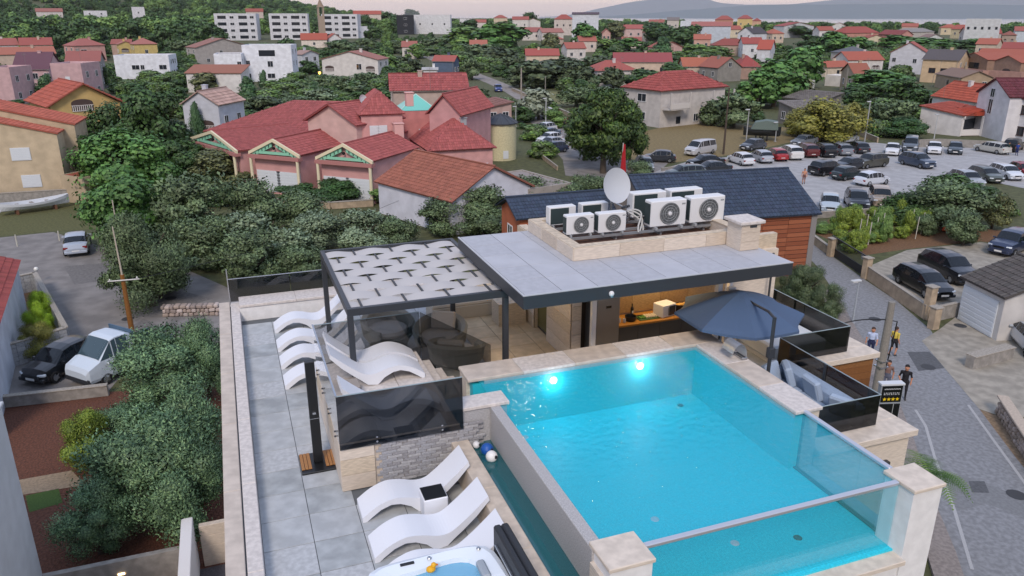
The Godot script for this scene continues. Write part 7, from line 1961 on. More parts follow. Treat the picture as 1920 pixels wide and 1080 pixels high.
	house("house", "small lean-to with pale shutters by the long beige house", "house", 40.6, 133.0, 40.8, 124.1, 0.0, 3.2, 5.0, "shed", 0.8, "#b59a93", "#8a5e55", "F1x1s")
	house("house", "pink rear house with hipped roof", "house", -48.5, 329.3, -38.5, 335.4, 1.5, 5.8, 9.0, "hip", 2.4, "#c79c93", "#b4655a", "F1x1w:.3,3.2 R2x1o")
	house("house", "yellow house with hipped roof and blue balcony door", "house", -29.3, 336.8, -20.8, 339.1, 1.6, 5.8, 9.0, "hip", 2.2, "#c9b475", "#b26a5c", "F1x1d R1x1d")
	house("house", "yellow porch of the hipped yellow house", "house", -35.8, 347.0, -29.9, 348.3, 1.9, 5.2, 6.0, "gz", 1.2, "#c9b475", "#b26a5c", "F1x1A:.4,2.6")
	house("house", "low red roofed house behind the yellow porch", "house", -40.2, 363.6, -32.3, 362.6, 2.3, 4.5, 7.0, "gx", 1.8, "#b59a8c", "#a85c50", "")
	house("house", "pink row house with a purple roof and white terrace rail", "house", -43.5, 206.1, -35.8, 205.0, 0.0, 6.2, 10.0, "gx", 3.6, "#c9a9ab", "#6f4656", "F3x2d:.8")
	house("house", "pink tower house with pale parapet", "house", -34.4, 198.7, -28.1, 196.4, 0.0, 7.0, 8.0, "flat", 0.8, "#c3a3a5", "#c9c6c4", "F1x1s:.5,3.8")
	house("house", "unplastered grey house under a faded red roof", "house", -35.7, 225.0, -27.6, 224.8, 0.0, 6.8, 9.0, "gx", 2.4, "#8f8d8c", "#a55b52", "F2x2d:.8")
	house("house", "pink tower house cut by the picture edge", "house", -45.2, 191.2, -40.3, 189.5, 0.0, 6.8, 8.0, "flat", 0.8, "#c3a3a5", "#c9c6c4", "")
	house("house", "orange roofed house with an open timber gable", "house", -66.5, 297.9, -49.8, 302.7, 0.8, 5.0, 9.0, "gx", 2.2, "#c6b3a2", "#b5674f", "")
	house("house", "long red roofed house with white wall behind the orange one", "house", -77.1, 340.7, -68.2, 343.9, 1.9, 5.5, 9.0, "gx", 2.4, "#d2d0cc", "#ac5c50", "")
	house("house", "cream house with plain red roof beside the pine wood", "house", -68.0, 342.2, -57.2, 344.2, 1.8, 5.5, 9.0, "gx", 2.6, "#cdbfae", "#aa5348", "")
	house("house", "white hillside villa among the pines", "house", -91.1, 694.0, -75.4, 695.9, 12.9, 8.0, 10.0, "flat", 0.4, "#d4d5d9", "#77797c", "F2x2d")
	house("house", "red roofed hillside house among the pines", "house", -122.2, 689.2, -104.5, 692.2, 12.5, 8.0, 10.0, "gx", 2.5, "#d0cac6", "#a8675a", "F3x1o")
	house("house", "small white hillside house among the pines", "house", -58.0, 697.6, -49.0, 698.3, 15.7, 8.0, 9.0, "flat", 0.4, "#d4d5d9", "#77797c", "F1x1d")
	house("house", "white house with a broad two slope roof and balustrade balcony", "house", -6.2, 128.3, -0.6, 124.9, 0.0, 5.0, 8.0, "gz", 2.0, "#c5c9d3", "#b49184", "F1x1A:.6,1.6")
	house("house", "red roofed bungalow by the blue water tanks", "house", 101.6, 264.2, 113.2, 260.5, 0.4, 4.0, 9.0, "gx", 2.2, "#cdbda8", "#b15045", "F2x1o")
	house("house", "white house with dark red porch beside the olive grove", "house", 92.6, 188.6, 104.6, 188.6, 0.0, 4.0, 9.0, "hip", 2.4, "#cfcbc8", "#b0554a", "F2x1b")
	house("house", "long house with magenta red roof behind the olive grove", "house", 111.2, 215.8, 127.5, 208.9, 0.0, 4.5, 8.0, "gx", 2.6, "#cdb9a6", "#a24a4c", "F3x1o")
	house("house", "pink house with grey gable wall and long red roof", "house", 208.0, 407.3, 223.4, 399.4, 4.8, 6.0, 10.0, "gx", 2.2, "#cdb4b0", "#b25a50", "F4x1d")
	house("house", "red roofed low house in front of the pink house", "house", 181.5, 344.8, 190.2, 340.4, 3.0, 3.5, 8.0, "gx", 1.6, "#cfc3ba", "#b35c4e", "F2x1o")
	house("house", "pink gabled house beside the dark tree", "house", 168.0, 285.5, 179.6, 286.9, 1.5, 4.0, 9.0, "gz", 2.2, "#c7a39c", "#b35a4c", "F1x1d")
	house("house", "white commercial hall with dark roof on the skyline", "house", 176.6, 392.1, 189.6, 385.9, 10.4, 8.0, 14.0, "gx", 1.0, "#cdd2da", "#5a4650", "F1x1o")
	house("house", "red roofed pale house next to the white hall", "house", 208.7, 491.8, 220.7, 486.5, 7.5, 8.0, 10.0, "hip", 3.0, "#c9bfb8", "#a84f42", "F3x1o")
	house("house", "pale house with a red roof behind the leafy walnut tree", "house", 217.8, 595.8, 230.2, 591.1, 6.8, 8.0, 9.0, "gx", 2.4, "#d0cdc8", "#a9544a", "F2x1d")
	house("house", "white twin gable house on the skyline", "house", 229.5, 597.4, 240.8, 593.0, 5.6, 8.0, 8.0, "gz", 2.2, "#d2cfcb", "#9e4d46", "")
	house("house", "pair of pale cottages with washed out red roofs", "house", 159.7, 421.4, 170.2, 417.3, 4.7, 4.5, 9.0, "gx", 2.4, "#d0cac5", "#a65d54", "F2x1o")
	house("house", "white gable cottage left of the walnut tree", "house", 167.1, 409.8, 180.2, 409.3, 4.5, 4.5, 9.0, "gx", 2.2, "#d3ccc6", "#b27065", "")
	house("shed", "low orange shed roof house below the pale cottages", "building", 152.8, 367.6, 161.1, 365.8, 3.3, 3.5, 7.0, "hip", 1.5, "#b9a99c", "#b4584a", "")
	house("house", "blue fronted white flat building near the sea", "house", 296.5, 479.6, 307.2, 472.9, 6.1, 8.0, 10.0, "flat", 0.3, "#cfd6df", "#8a8c90", "F1x1w")
	house("house", "pale blue building with wide red roof by the leafy trees", "house", 230.6, 362.9, 247.5, 351.6, 4.6, 8.0, 12.0, "gx", 2.2, "#bfc8d2", "#b0655a", "")
	house("house", "rust roofed house with beige walls and arches", "house", 194.3, 287.4, 208.3, 281.4, 1.8, 4.2, 9.0, "hip", 2.6, "#b9a596", "#9a4a40", "F3x1a")
	house("house", "white house with pale trimmed red roof", "house", 198.1, 273.1, 205.6, 269.6, 1.6, 5.4, 10.0, "gx", 2.4, "#d4d6d9", "#a8483d", "F1x1d")
	house("house", "white house with bright orange roof and tall grey gable", "house", 185.7, 247.5, 189.5, 243.8, 0.8, 5.2, 16.0, "gx", 3.2, "#c9cbd0", "#bb4f33", "F1x1s F1x1d")
	house("house", "yellow house with red hipped roof near the sea", "house", 371.2, 521.4, 380.6, 514.5, 7.6, 8.0, 9.0, "hip", 2.6, "#cdb67e", "#a5504a", "F2x1d")
	house("house", "brick red pair of houses near the sea", "house", 315.2, 467.6, 325.5, 460.5, 7.2, 8.0, 9.0, "hip", 2.6, "#b98a76", "#a85245", "F2x1o")
	house("house", "orange roofed house next to the yellow one near the sea", "house", 380.0, 514.9, 385.6, 510.8, 6.1, 8.0, 9.0, "hip", 2.0, "#c7a28b", "#a04a40", "")
	house("house", "white house with dark pitched roof and round window", "house", 240.1, 323.3, 252.1, 328.2, 3.6, 6.0, 9.0, "gx", 3.0, "#d3d5da", "#4f4a50", "")
	house("house", "house with white balconies and grey gable among trees", "house", 312.2, 392.3, 334.7, 392.7, 5.5, 6.5, 10.0, "gz", 2.0, "#bfc3c6", "#a94f47", "F1x1A:.7,3 F1x1o")
	house("house", "rust roofed villa cluster at the edge of the wood", "house", 293.8, 321.8, 317.7, 324.5, 4.5, 5.0, 10.0, "hip", 3.0, "#c08f80", "#a7493e", "")
	house("house", "cream gable cottage in the villa cluster", "house", 280.7, 294.9, 290.0, 291.1, 3.6, 4.0, 9.0, "gz", 1.8, "#cfc3a9", "#a9503f", "F1x1d")
	house("shed", "pink shed roof house in the villa cluster", "building", 319.9, 328.1, 318.6, 311.9, 4.7, 4.0, 8.0, "gx", 2.2, "#c28f86", "#93423f", "")
	house("house", "orange tiled low house next to the grey gable barn", "house", 127.0, 202.6, 139.4, 197.8, 0.0, 3.6, 9.0, "gx", 2.4, "#c4b6a6", "#b8623f", "")
	house("shed", "grey stone gable barn with a small dark window", "building", 130.8, 190.5, 139.7, 191.2, 0.0, 3.8, 9.0, "gz", 2.8, "#8d8a84", "#a85a45", "F1x1d:.5,4")
	house("house", "red hipped farmhouse behind the grey barn", "house", 141.9, 196.6, 148.8, 194.5, 0.0, 3.6, 9.0, "hip", 3.0, "#a88d80", "#a54640", "")
	house("house", "long white house with a huge pale gable wall", "house", 198.7, 197.8, 205.6, 189.4, 0.3, 6.4, 12.0, "gz", 3.2, "#c6c8cf", "#ad5141", "F1x1d:.12,3.6 F1x1d:.7,3.4")
	house("house", "orange roofed front wing of the long white house", "house", 180.0, 194.7, 192.3, 192.6, 0.2, 4.6, 9.0, "gx", 2.4, "#d0cdc9", "#b5583f", "F2x1w:.6 F1x1A:.8,2")
	house("house", "cream house with brown shutters under a grey slate roof", "house", 183.7, 171.1, 188.1, 162.5, 0.0, 6.2, 11.0, "gx", 2.6, "#cdb594", "#5d5759", "F3x1b:.9")
	house("house", "low white house with an orange roof beside the tall oak", "house", 166.9, 189.0, 177.5, 189.7, 0.1, 3.2, 7.0, "gx", 1.6, "#cfc2ae", "#b55a3d", "F1x1o")
	house("house", "tiny white cube house with an orange canopy", "house", 150.8, 170.5, 152.8, 165.5, 0.0, 2.6, 6.0, "flat", 0.2, "#d6d3ce", "#d8d3cc", "")
	house("house", "grey slate roofed old house with a small arch", "house", 207.0, 224.4, 217.9, 223.6, 0.8, 4.5, 10.0, "hip", 2.0, "#b5b1ab", "#62666d", "F1x1a")
	house("house", "pale grey hipped bungalow in the far trees", "house", 361.9, 350.0, 390.6, 357.4, 5.5, 3.5, 10.0, "hip", 2.0, "#bdb7b0", "#8f8a86", "")
	house("shed", "small white gable hut among the far trees", "building", 316.6, 293.5, 324.4, 291.3, 4.3, 3.5, 8.0, "gz", 1.6, "#cfd0d3", "#8d7068", "F1x1o")
	house("house", "yellow ended house with red roof behind the far hedge", "house", 393.7, 350.3, 394.8, 332.4, 5.5, 5.0, 9.0, "gx", 2.4, "#cdbf9c", "#b2543f", "F3x1d")
	house("house", "long red roofed house with blue striped awnings", "house", 337.7, 291.4, 351.9, 283.3, 4.6, 5.0, 9.0, "gx", 3.0, "#c2bdb8", "#a8473f", "F2x1P:.9,1.4")
	house("house", "brown house with arches at the far edge of the town", "house", 338.0, 272.5, 342.1, 267.8, 4.3, 5.0, 9.0, "hip", 1.8, "#a9998c", "#9a5a4d", "F2x1a")
	house("house", "pale blue house cut by the frame in the far trees", "house", 359.6, 283.6, 366.6, 276.0, 4.8, 6.0, 9.0, "gx", 2.0, "#c3ccd4", "#a9584c", "")
	house("house", "flat white hotel block on the wooded skyline", "house", 325.1, 281.5, 334.0, 270.8, 8.0, 8.0, 12.0, "flat", 0.3, "#c9cbce", "#8d9094", "F5x1o")
	house("house", "cream gable house with red roof behind the brown villa", "house", 277.8, 223.3, 283.3, 214.6, 2.0, 4.0, 9.0, "gx", 2.2, "#c9b795", "#a44a40", "F1x1a")
	house("house", "orange roofed white outbuilding beside the white gabled house", "house", 127.9, 115.7, 125.4, 103.2, 0.0, 3.0, 9.0, "gx", 2.8, "#d5d3d1", "#b04a2c", "F1x1s")
	house("house", "ruined stone cottage with broken roof", "house", 174.4, 157.6, 168.4, 144.3, 0.0, 3.4, 8.0, "gx", 1.6, "#a6937c", "#8b6f5e", "F1x1o")
	house("shed", "open grey shed with corrugated roof under the oak", "building", 101.9, 126.4, 104.4, 118.0, 0.0, 2.6, 7.0, "shed", 1.2, "#77736d", "#6c6661", "F1x1o")
	house("shed", "long low barn with a grey fibre roof", "building", 88.9, 105.4, 98.6, 104.4, 0.0, 2.8, 7.0, "shed", 1.0, "#86817a", "#7c7673", "F2x1o")
	house("house", "small white workshop behind the oak", "house", 123.8, 148.2, 130.2, 150.5, 0.0, 3.2, 6.0, "flat", 0.2, "#c6c4bf", "#c9c9c9", "F1x1o")
	house("house", "small orange roofed house between the bungalow and the walnut tree", "house", 134.8, 414.3, 144.2, 411.1, 4.3, 4.6, 9.0, "gx", 2.2, "#cbbfb2", "#b86a52", "F2x1d")
	house("house", "pale house with a red gable above the leafy walnut tree", "house", 186.5, 606.3, 199.1, 602.3, 5.5, 7.3, 9.0, "gx", 2.2, "#d0cac4", "#ad5a4c", "F2x1d")
	house("house", "low white house at the skyline beside the long modern block", "house", 181.0, 613.9, 192.2, 610.5, 7.1, 8.0, 9.0, "flat", 0.3, "#d3d4d6", "#909296", "F2x1d")
	house("house", "cream hipped house on the skyline above the lane", "house", 206.0, 605.9, 216.6, 602.2, 8.1, 8.0, 9.0, "hip", 2.2, "#cbbda6", "#a9584a", "F2x1d")
	house("house", "red roofed twin house beside the white gable cottage", "house", 151.9, 329.0, 160.0, 326.8, 2.3, 4.6, 9.0, "gx", 2.2, "#cdc0b6", "#b4604e", "F2x1d")
	house("house", "pink cottage in front of the pink house", "house", 194.0, 391.3, 198.6, 389.3, 4.3, 4.6, 9.0, "gz", 2.2, "#c9a59c", "#b0614f", "F2x1d")
	house("house", "orange roofed bungalow under the tall dark trees", "house", 216.2, 383.9, 225.6, 381.2, 4.5, 4.6, 9.0, "hip", 2.2, "#cfc4b4", "#bb6b4e", "F2x1d")
	house("house", "white walled house between dark trees by the sea", "house", 315.8, 556.7, 326.3, 550.6, 5.5, 7.3, 9.0, "gx", 2.2, "#d6d6d6", "#a85a4c", "F2x1d")
	house("house", "grey roofed terrace on the far seaward edge", "house", 327.6, 549.8, 335.8, 544.8, 6.4, 8.0, 9.0, "gx", 2.2, "#c3bdb6", "#7c7470", "F2x1d")
	house("house", "rose walled house with orange roof above the barn", "house", 205.8, 320.9, 212.7, 316.7, 2.8, 4.6, 9.0, "gx", 2.2, "#c8a294", "#b7634a", "F2x1d")
	house("house", "cream long house in front of the yellow seaside house", "house", 279.4, 407.0, 292.1, 404.0, 5.4, 4.6, 9.0, "gx", 2.2, "#cfc3ab", "#ad5846", "F2x1d")
	house("house", "orange hipped house left of the balcony house", "house", 268.1, 345.4, 275.8, 345.2, 4.4, 4.6, 9.0, "hip", 2.2, "#cbb9a6", "#b6624a", "F2x1d")
	house("house", "white cottage with red roof right of the balcony house", "house", 314.8, 365.4, 323.6, 363.0, 5.3, 4.6, 9.0, "gx", 2.2, "#d2d0ce", "#a9523f", "F2x1d")
	house("house", "pale pink house on the rise behind the slate bungalow", "house", 453.1, 444.0, 460.6, 436.3, 5.5, 5.0, 9.0, "gx", 2.2, "#cba99e", "#b05c4a", "F2x1d")
	house("house", "cream house with orange roof near the flat hotel block", "house", 458.5, 415.6, 467.6, 408.6, 5.5, 4.6, 9.0, "hip", 2.2, "#cfc0a2", "#b2593f", "F2x1d")
	house("house", "low orange roofed house in front of the striped awnings", "house", 282.9, 238.9, 286.4, 231.8, 2.4, 4.6, 9.0, "gx", 2.2, "#cabba8", "#b55e44", "F2x1d")
	house("house", "small white house between the villa cluster and the wood", "house", 423.9, 479.5, 430.9, 473.2, 5.5, 5.4, 9.0, "gz", 2.2, "#d3d2d0", "#a65444", "F2x1d")
	house("house", "stone coloured house at the foot of the long white house", "house", 141.5, 150.8, 145.7, 149.1, 0.0, 4.6, 9.0, "gx", 2.2, "#b3a38e", "#a5593f", "F2x1d")
	house("house", "pale two storey house above the lane and sheds", "house", 69.4, 318.9, 75.6, 317.2, 1.2, 4.6, 9.0, "gx", 2.2, "#d0ccc6", "#ab6152", "F2x1d")
	house("house", "orange roofed house in the olive trees above the lane", "house", 97.4, 317.2, 104.5, 315.0, 1.4, 4.6, 9.0, "gx", 2.2, "#cfc2b2", "#b7664e", "F2x1d")
	house("house", "red roofed barn like house behind the water tanks", "house", 127.4, 287.1, 135.6, 286.0, 1.0, 4.6, 9.0, "gx", 2.2, "#cfcac6", "#b05b4a", "F2x1d")
	var b: Node3D
	b = thing("house", "large beige plastered house with two stepped orange tile roofs above the beached boat", "house", Vector3(-18.96, 0, -87.23))
	vol(b, -31.61, 88.46, -15.63, 87.66, 0, 6.60, 3.20, "gz", 2.10, "#c4b397", "#b4573d", "F1x1S:.78,4.1 F1x1S:.81,1.4", 0.15)
	vol(b, -32.36, 91.24, -14.38, 90.34, 0, 7.10, 6.00, "gz", 2.40, "#bfae92", "#b4573d", "", 0.15)
	vol(b, -15.95, 86.46, -13.57, 84.16, 0.00, 2.60, 4.00, "flat", 0.10, "#b5a489", "#9a4d3c", "", 0.10)
	b = thing("house", "yellow gabled house with arched loggia and white baluster balconies", "house", Vector3(-18.39, 0, -119.35))
	vol(b, -21.02, 113.64, -12.19, 117.29, 0.00, 6.60, 12.00, "gz", 2.70, "#c9ad72", "#ad4f37", "F1x1A:.45,3.3 F1x1A:.45,6.2 F1x1W:.85,3.6", 0.60)
	b = thing("house", "large pink complex with green trimmed gables and red tile roofs", "house", Vector3(8.83, 0, -94.97))
	vol(b, 2.03, 84.63, 6.69, 80.15, 0.00, 4.30, 9.00, "gz", 1.45, "#cf9d9a", "#a9504c", "F1x1g:.28,.7 F1x1g:.72,.7", 0.30)
	vol(b, 8.12, 78.86, 12.97, 74.34, 0.00, 4.30, 9.00, "gz", 1.50, "#cf9d9a", "#a9504c", "F1x1g:.28,.7 F1x1g:.72,.7", 0.30)
	vol(b, -3.79, 96.98, 0.90, 85.34, 0.00, 4.30, 9.00, "gz", 1.40, "#cf9d9a", "#a9504c", "", 0.30)
	vol(b, -2.63, 99.86, 17.44, 87.04, 0.00, 4.60, 16.00, "hip", 3.00, "#cf9d9a", "#a9504c", "", 0.20)
	vol(b, 8.05, 89.59, 12.93, 83.12, 0.00, 6.60, 8.00, "gz", 2.00, "#cfb0a8", "#a9504c", "", 0.40)
	vol(b, 13.34, 83.88, 18.30, 83.47, 0.00, 7.60, 9.00, "hip", 2.20, "#cf9d9a", "#a9504c", "F1x1s:.3,5.2 F1x1s:.5,5.2", 0.30)
	vol(b, 19.45, 91.63, 23.86, 91.17, 0.00, 6.60, 4.60, "flat", 0.30, "#c78582", "#6fb3a8", "F1x1s:.6,3.6", 0.10)
	vol(b, 21.38, 87.42, 24.91, 84.42, 0.00, 7.00, 10.00, "gz", 2.30, "#c9999a", "#a9504c", "F1x1o:.4,3.6", 0.40)
	vol(b, 20.25, 81.74, 28.07, 81.61, 0.00, 3.70, 12.00, "hip", 3.00, "#cf9d9a", "#a9504c", "F1x1s:.85,.8", 0.40)
	vol(b, 26.16, 96.96, 31.97, 97.16, 0.00, 4.00, 8.00, "gx", 1.60, "#cf9d9a", "#a9504c", "", 0.30)
	vol(b, 14.36, 82.21, 20.21, 81.86, 0.00, 3.30, 5.00, "flat", 0.20, "#b8807a", "#a99a95", "F1x1d:.3,.6 F1x1d:.8,.6", 0.10)
	vol(b, 7.28, 85.39, 8.83, 84.36, 0.00, 3.20, 4.00, "gx", 1.00, "#b97a78", "#a9504c", "F1x1D:.5,.5", 0.10)
	green_trim(b, 2.03, 84.63, 6.69, 80.15, 4.3, 1.45)
	green_trim(b, 8.12, 78.86, 12.97, 74.34, 4.3, 1.50)
	green_trim(b, -3.79, 96.98, 0.90, 85.34, 4.3, 1.40)
	glass_pyramid(b, 19.45, 91.63, 23.86, 91.17, 6.95)
	rel_box(b, "chimney", 17.40, 83.21, 3.3, 6.6, 0.5, plain("pink chimney", "#cfa39e"))
	rel_box(b, "vent", 25.24, 85.43, 5.3, 6.6, 0.4, plain("vent", "#9a9ea3", 0.5))
	rel_box(b, "chimney", 19.14, 85.04, 8.2, 9.6, 0.4, plain("pink chimney", "#cfa39e"))
	small_dish(b, 14.72, 8.7, 88.95)
	rel_box(b, "air_conditioner_box", 26.85, 85.25, 2.3, 2.95, 0.45, plain("unit white", "#d6d8da", 0.5))
	round_tower("round cream tower with a dark conical roof beside the pink complex", 33.12, 94.96, 2.05, 4.6)
	b = thing("house", "white walled house with a weathered orange gable roof in front of the pink complex", "house", Vector3(22.53, 0, -70.77))
	vol(b, 16.76, 60.44, 25.66, 64.13, 0, 3.0, 11.61, "gz", 2.4, "#d6d8e2", "#a05a42", "", 0.3)
	b = thing("garage", "low concrete flat roofed outbuilding behind the weathered orange roofed house", "building", Vector3(33.48, 0, -82.55))
	vol(b, 24.99, 64.15, 29.89, 65.42, 0.00, 2.60, 8.00, "flat", 0.15, "#a39c95", "#8d8580", "", 0.10)
	b = thing("house", "dark blue tiled house clad in orange brick stripes behind the hotel", "house", Vector3(38.67, 0, -46.86))
	vol(b, 25.69, 43.19, 38.11, 41.65, 0, 4.6, 9.5, "gx", 2.3, "#8a8178", "#33435a", "", 0.4)
	brick_stripes(b, 25.69, 43.19, 38.11, 41.65, 0.1, 4.5, 0.4)
	vol(b, 18.99, 51.04, 29.00, 50.84, 0, 3.6, 5.0, "gx", 1.1, "#b0623f", "#33435a", "L1x1d", 0.4)
	b = thing("house", "white gabled house with dark red roof and brown shutters beside the parking lot", "house", Vector3(107.14, 0, -83.60))
	vol(b, 110.15, 91.24, 106.83, 82.86, 0.00, 6.40, 14.00, "gz", 2.40, "#dad9dc", "#6d2b34", "F1x1D:.45,4.0 F1x1d:.45,6.0", 0.30)
	vol(b, 108.77, 84.37, 108.57, 78.71, 0.00, 6.20, 9.00, "gx", 2.40, "#dad9dc", "#6d2b34", "F1x1b:.4,1.0 F1x1b:.4,4.0", 0.30)
	vol(b, 105.63, 88.70, 115.67, 91.89, 0.00, 3.20, 7.00, "shed", 1.00, "#d6d4d3", "#a3442f", "F2x1P:.5", 0.30)
	b = thing("house", "two storey house with corner balcony and brick red hipped roof", "house", Vector3(86.33, 0, -135.64))
	vol(b, 67.01, 112.74, 82.77, 116.61, 0, 6.0, 10.0, "hip", 2.7, "#c2bdb8", "#a3463f", "L1x2w F1x1d:.55,.6 F1x1o:.28,.4", 0.5)
	balcony(b, 67.79, 113.24, 72.21, 114.52, 3.0, 1.7, "#c3bfba")
	balcony(b, 77.41, 115.80, 82.30, 117.00, 3.0, 1.9, "#aaa6a1")
	b = thing("porch", "white pillared porch with an orange hipped roof beside the parking lot", "porch", Vector3(102.60, 0, -87.01))
	porch(b, 107.21, 95.10, 106.15, 88.93, 3.1)
	b = thing("house", "brown twin gabled house with pink balconies and a satellite dish", "house", Vector3(185.54, 0, -150.81))
	vol(b, 197.96, 171.73, 194.33, 159.30, 0.00, 6.40, 10.00, "gz", 1.60, "#9c7f6c", "#b1573c", "F1x1P:.55,4.2 F1x1P:.5,1.2", 0.30)
	vol(b, 191.27, 155.17, 189.44, 145.72, 0.00, 6.40, 10.00, "gz", 1.60, "#9c7f6c", "#b1573c", "F1x1A:.5,3.6 F1x1P:.5,1.2", 0.30)
	vol(b, 211.82, 177.93, 219.44, 162.05, 0.00, 6.80, 10.00, "gx", 1.60, "#9c7f6c", "#b1573c", "", 0.30)
	vol(b, 188.56, 164.35, 185.09, 152.50, 0.00, 3.60, 2.00, "flat", 0.60, "#b08a7d", "#b08a7d", "", 0.00)
	vol(b, 186.66, 152.10, 187.77, 143.75, 0.00, 3.60, 2.00, "flat", 0.60, "#b08a7d", "#b08a7d", "", 0.00)
	small_dish(b, 202.21, 5.2, 163.49, 1.1)
	b = thing("garage", "white garage with a roller door and grey corrugated fibre roof", "garage", Vector3(42.02, 0, -31.41))
	vol(b, 40.54, 32.28, 39.58, 28.49, 0, 2.7, 7.0, "gx", 1.3, "#c9c7c4", "#55504d", "F1x1g:.45,.55", 0.25)
	b = thing("house", "white walled house with red roof beside the plaza garden", "house", Vector3(-12.62, 0, -44.07))
	vol(b, -10.69, 35.18, -12.69, 52.67, 0, 3.4, 8.0, "gx", 1.6, "#c7ced8", "#953f3a", "", 0.2)
	b = thing("church_tower", "slender stone bell tower rising above the apartment row", "tower", Vector3(56.12, 0, -459.97))
	bell_tower(b, 68.32, 560.0)
	neighbour_block()
	tree("bd", "dark leafy tree behind the pink house with green trimmed gables", -7.8, 97.6, 0.0, 10.3, 9.3)
	tree("bd", "closest dark leafy tree in front of the yellow gable house", -12.8, 99.5, 0.0, 8.7, 7.4)
	tree("bd", "second closest dark leafy tree in front of the yellow gable house", -6.2, 100.5, 0.0, 6.6, 7.7)
	tree("bb", "bright green leafy tree in front of the pink house with green trimmed gables", -9.7, 85.9, 0.0, 7.5, 10.3)
	tree("bd", "closest dark leafy tree beside the pink house with green trimmed gables", -4.8, 91.9, 0.0, 5.2, 7.1)
	tree("bd", "second closest dark leafy tree beside the pink house with green trimmed gables", -13.1, 90.3, 0.0, 6.1, 5.1)
	tree("bk", "brownish green tree beside the pink house with green trimmed gables", -0.6, 88.6, 0.0, 4.3, 8.7)
	tree("cy", "narrow conical tree beside the pink tower house with pale parapet", -35.7, 196.8, 0.0, 5.8, 5.3)
	tree("cy", "narrow conical tree beside the white house with a broad two slope roof and balustrade balcony", -4.1, 126.1, 0.0, 5.6, 2.7)
	tree("pm", "small fan palm behind the white house with a broad two slope roof and balustrade balcony", -4.2, 133.5, 0.0, 2.8, 5.1)
	tree("bb", "bright green leafy tree behind the concrete plaza", -8.0, 65.5, 0.0, 6.4, 7.6)
	tree("ol", "closest grey green olive tree beside the concrete plaza", -2.4, 59.0, 0.0, 4.3, 5.9)
	tree("ol", "second closest grey green olive tree beside the concrete plaza", -3.1, 63.7, 0.0, 6.1, 8.0)
	tree("ol", "third closest grey green olive tree beside the concrete plaza", 11.5, 58.4, 0.0, 3.0, 4.2)
	tree("ol", "fourth closest grey green olive tree beside the concrete plaza", 16.3, 61.7, 0.0, 3.1, 5.4)
	tree("ol", "fifth closest grey green olive tree beside the concrete plaza", 19.2, 59.7, 0.0, 2.7, 4.9)
	tree("ol", "closest grey green olive tree behind the concrete plaza", 0.9, 65.5, 0.0, 5.1, 6.6)
	tree("ol", "second closest grey green olive tree behind the concrete plaza", 4.8, 65.9, 0.0, 4.1, 6.3)
	tree("ol", "closest grey green olive tree in front of the concrete plaza", -5.4, 52.9, 0.0, 3.9, 6.7)
	tree("ol", "second closest grey green olive tree in front of the concrete plaza", -5.7, 51.4, 0.0, 6.7, 6.5)
	tree("ol", "third closest grey green olive tree in front of the concrete plaza", 0.6, 53.4, 0.0, 4.0, 5.5)
	tree("ol", "fourth closest grey green olive tree in front of the concrete plaza", 3.7, 54.2, 0.0, 2.5, 4.6)
	tree("og", "closest silvery olive tree beside the concrete plaza", 1.7, 57.5, 0.0, 4.5, 7.5)
	tree("og", "second closest silvery olive tree beside the concrete plaza", 5.9, 60.3, 0.0, 3.2, 5.5)
	tree("og", "third closest silvery olive tree beside the concrete plaza", 8.8, 57.9, 0.0, 3.7, 6.2)
	tree("ol", "closest grey green olive tree in front of the dark tiled stone clad house behind the", 23.5, 59.0, 0.0, 3.7, 4.1)
	tree("ol", "second closest grey green olive tree in front of the dark tiled stone clad house behind", 19.8, 62.1, 0.0, 4.0, 6.0)
	tree("ol", "closest grey green olive tree beside the dark tiled stone clad house behind the hotel", 54.6, 47.7, 0.0, 2.0, 2.7)
	tree("ol", "second closest grey green olive tree beside the dark tiled stone clad house behind the hotel", 54.9, 44.0, 0.0, 2.9, 3.9)
	tree("ol", "third closest grey green olive tree beside the dark tiled stone clad house behind the hotel", 29.5, 65.9, 0.0, 3.1, 5.1)
	tree("ol", "fourth closest grey green olive tree beside the dark tiled stone clad house behind the hotel", 25.6, 66.2, 0.0, 3.5, 5.5)
	tree("ol", "closest grey green olive tree behind the dark tiled stone clad house behind the hotel", 58.4, 49.0, 0.0, 4.5, 8.5)
	tree("ol", "second closest grey green olive tree behind the dark tiled stone clad house behind the hotel", 33.1, 66.9, 0.0, 2.9, 4.7)
	tree("ol", "third closest grey green olive tree behind the dark tiled stone clad house behind the hotel", 32.3, 68.4, 0.0, 3.1, 3.2)
	tree("ol", "fourth closest grey green olive tree behind the dark tiled stone clad house behind the hotel", 42.1, 74.7, 0.0, 2.6, 4.1)
	tree("hd", "closest clipped dark hedge bush in front of the pink house with green trimmed gables", 6.0, 78.6, 0.0, 2.0, 5.9)
	tree("hd", "second closest clipped dark hedge bush in front of the pink house with green trimmed gables", 12.8, 77.8, 0.0, 2.4, 4.9)
	tree("hd", "third closest clipped dark hedge bush in front of the pink house with green trimmed gables", 9.9, 76.6, 0.0, 2.7, 5.8)
	tree("hd", "fourth closest clipped dark hedge bush in front of the pink house with green trimmed gables", 8.3, 76.1, 0.0, 1.8, 3.1)
	tree("hd", "fifth closest clipped dark hedge bush in front of the pink house with green trimmed gables", 16.3, 77.5, 0.0, 2.1, 4.4)
	tree("bl", "light green bushy tree in front of the pink house with green trimmed gables", 13.8, 74.7, 0.0, 1.7, 4.7)
	tree("on", "closest dense olive tree behind the rooftop hotel", -3.1, 25.5, 0.0, 4.5, 4.2)
	tree("on", "second closest dense olive tree behind the rooftop hotel", -5.7, 25.7, 0.0, 2.9, 3.3)
	tree("on", "third closest dense olive tree behind the rooftop hotel", -4.0, 27.6, 0.0, 5.0, 6.0)
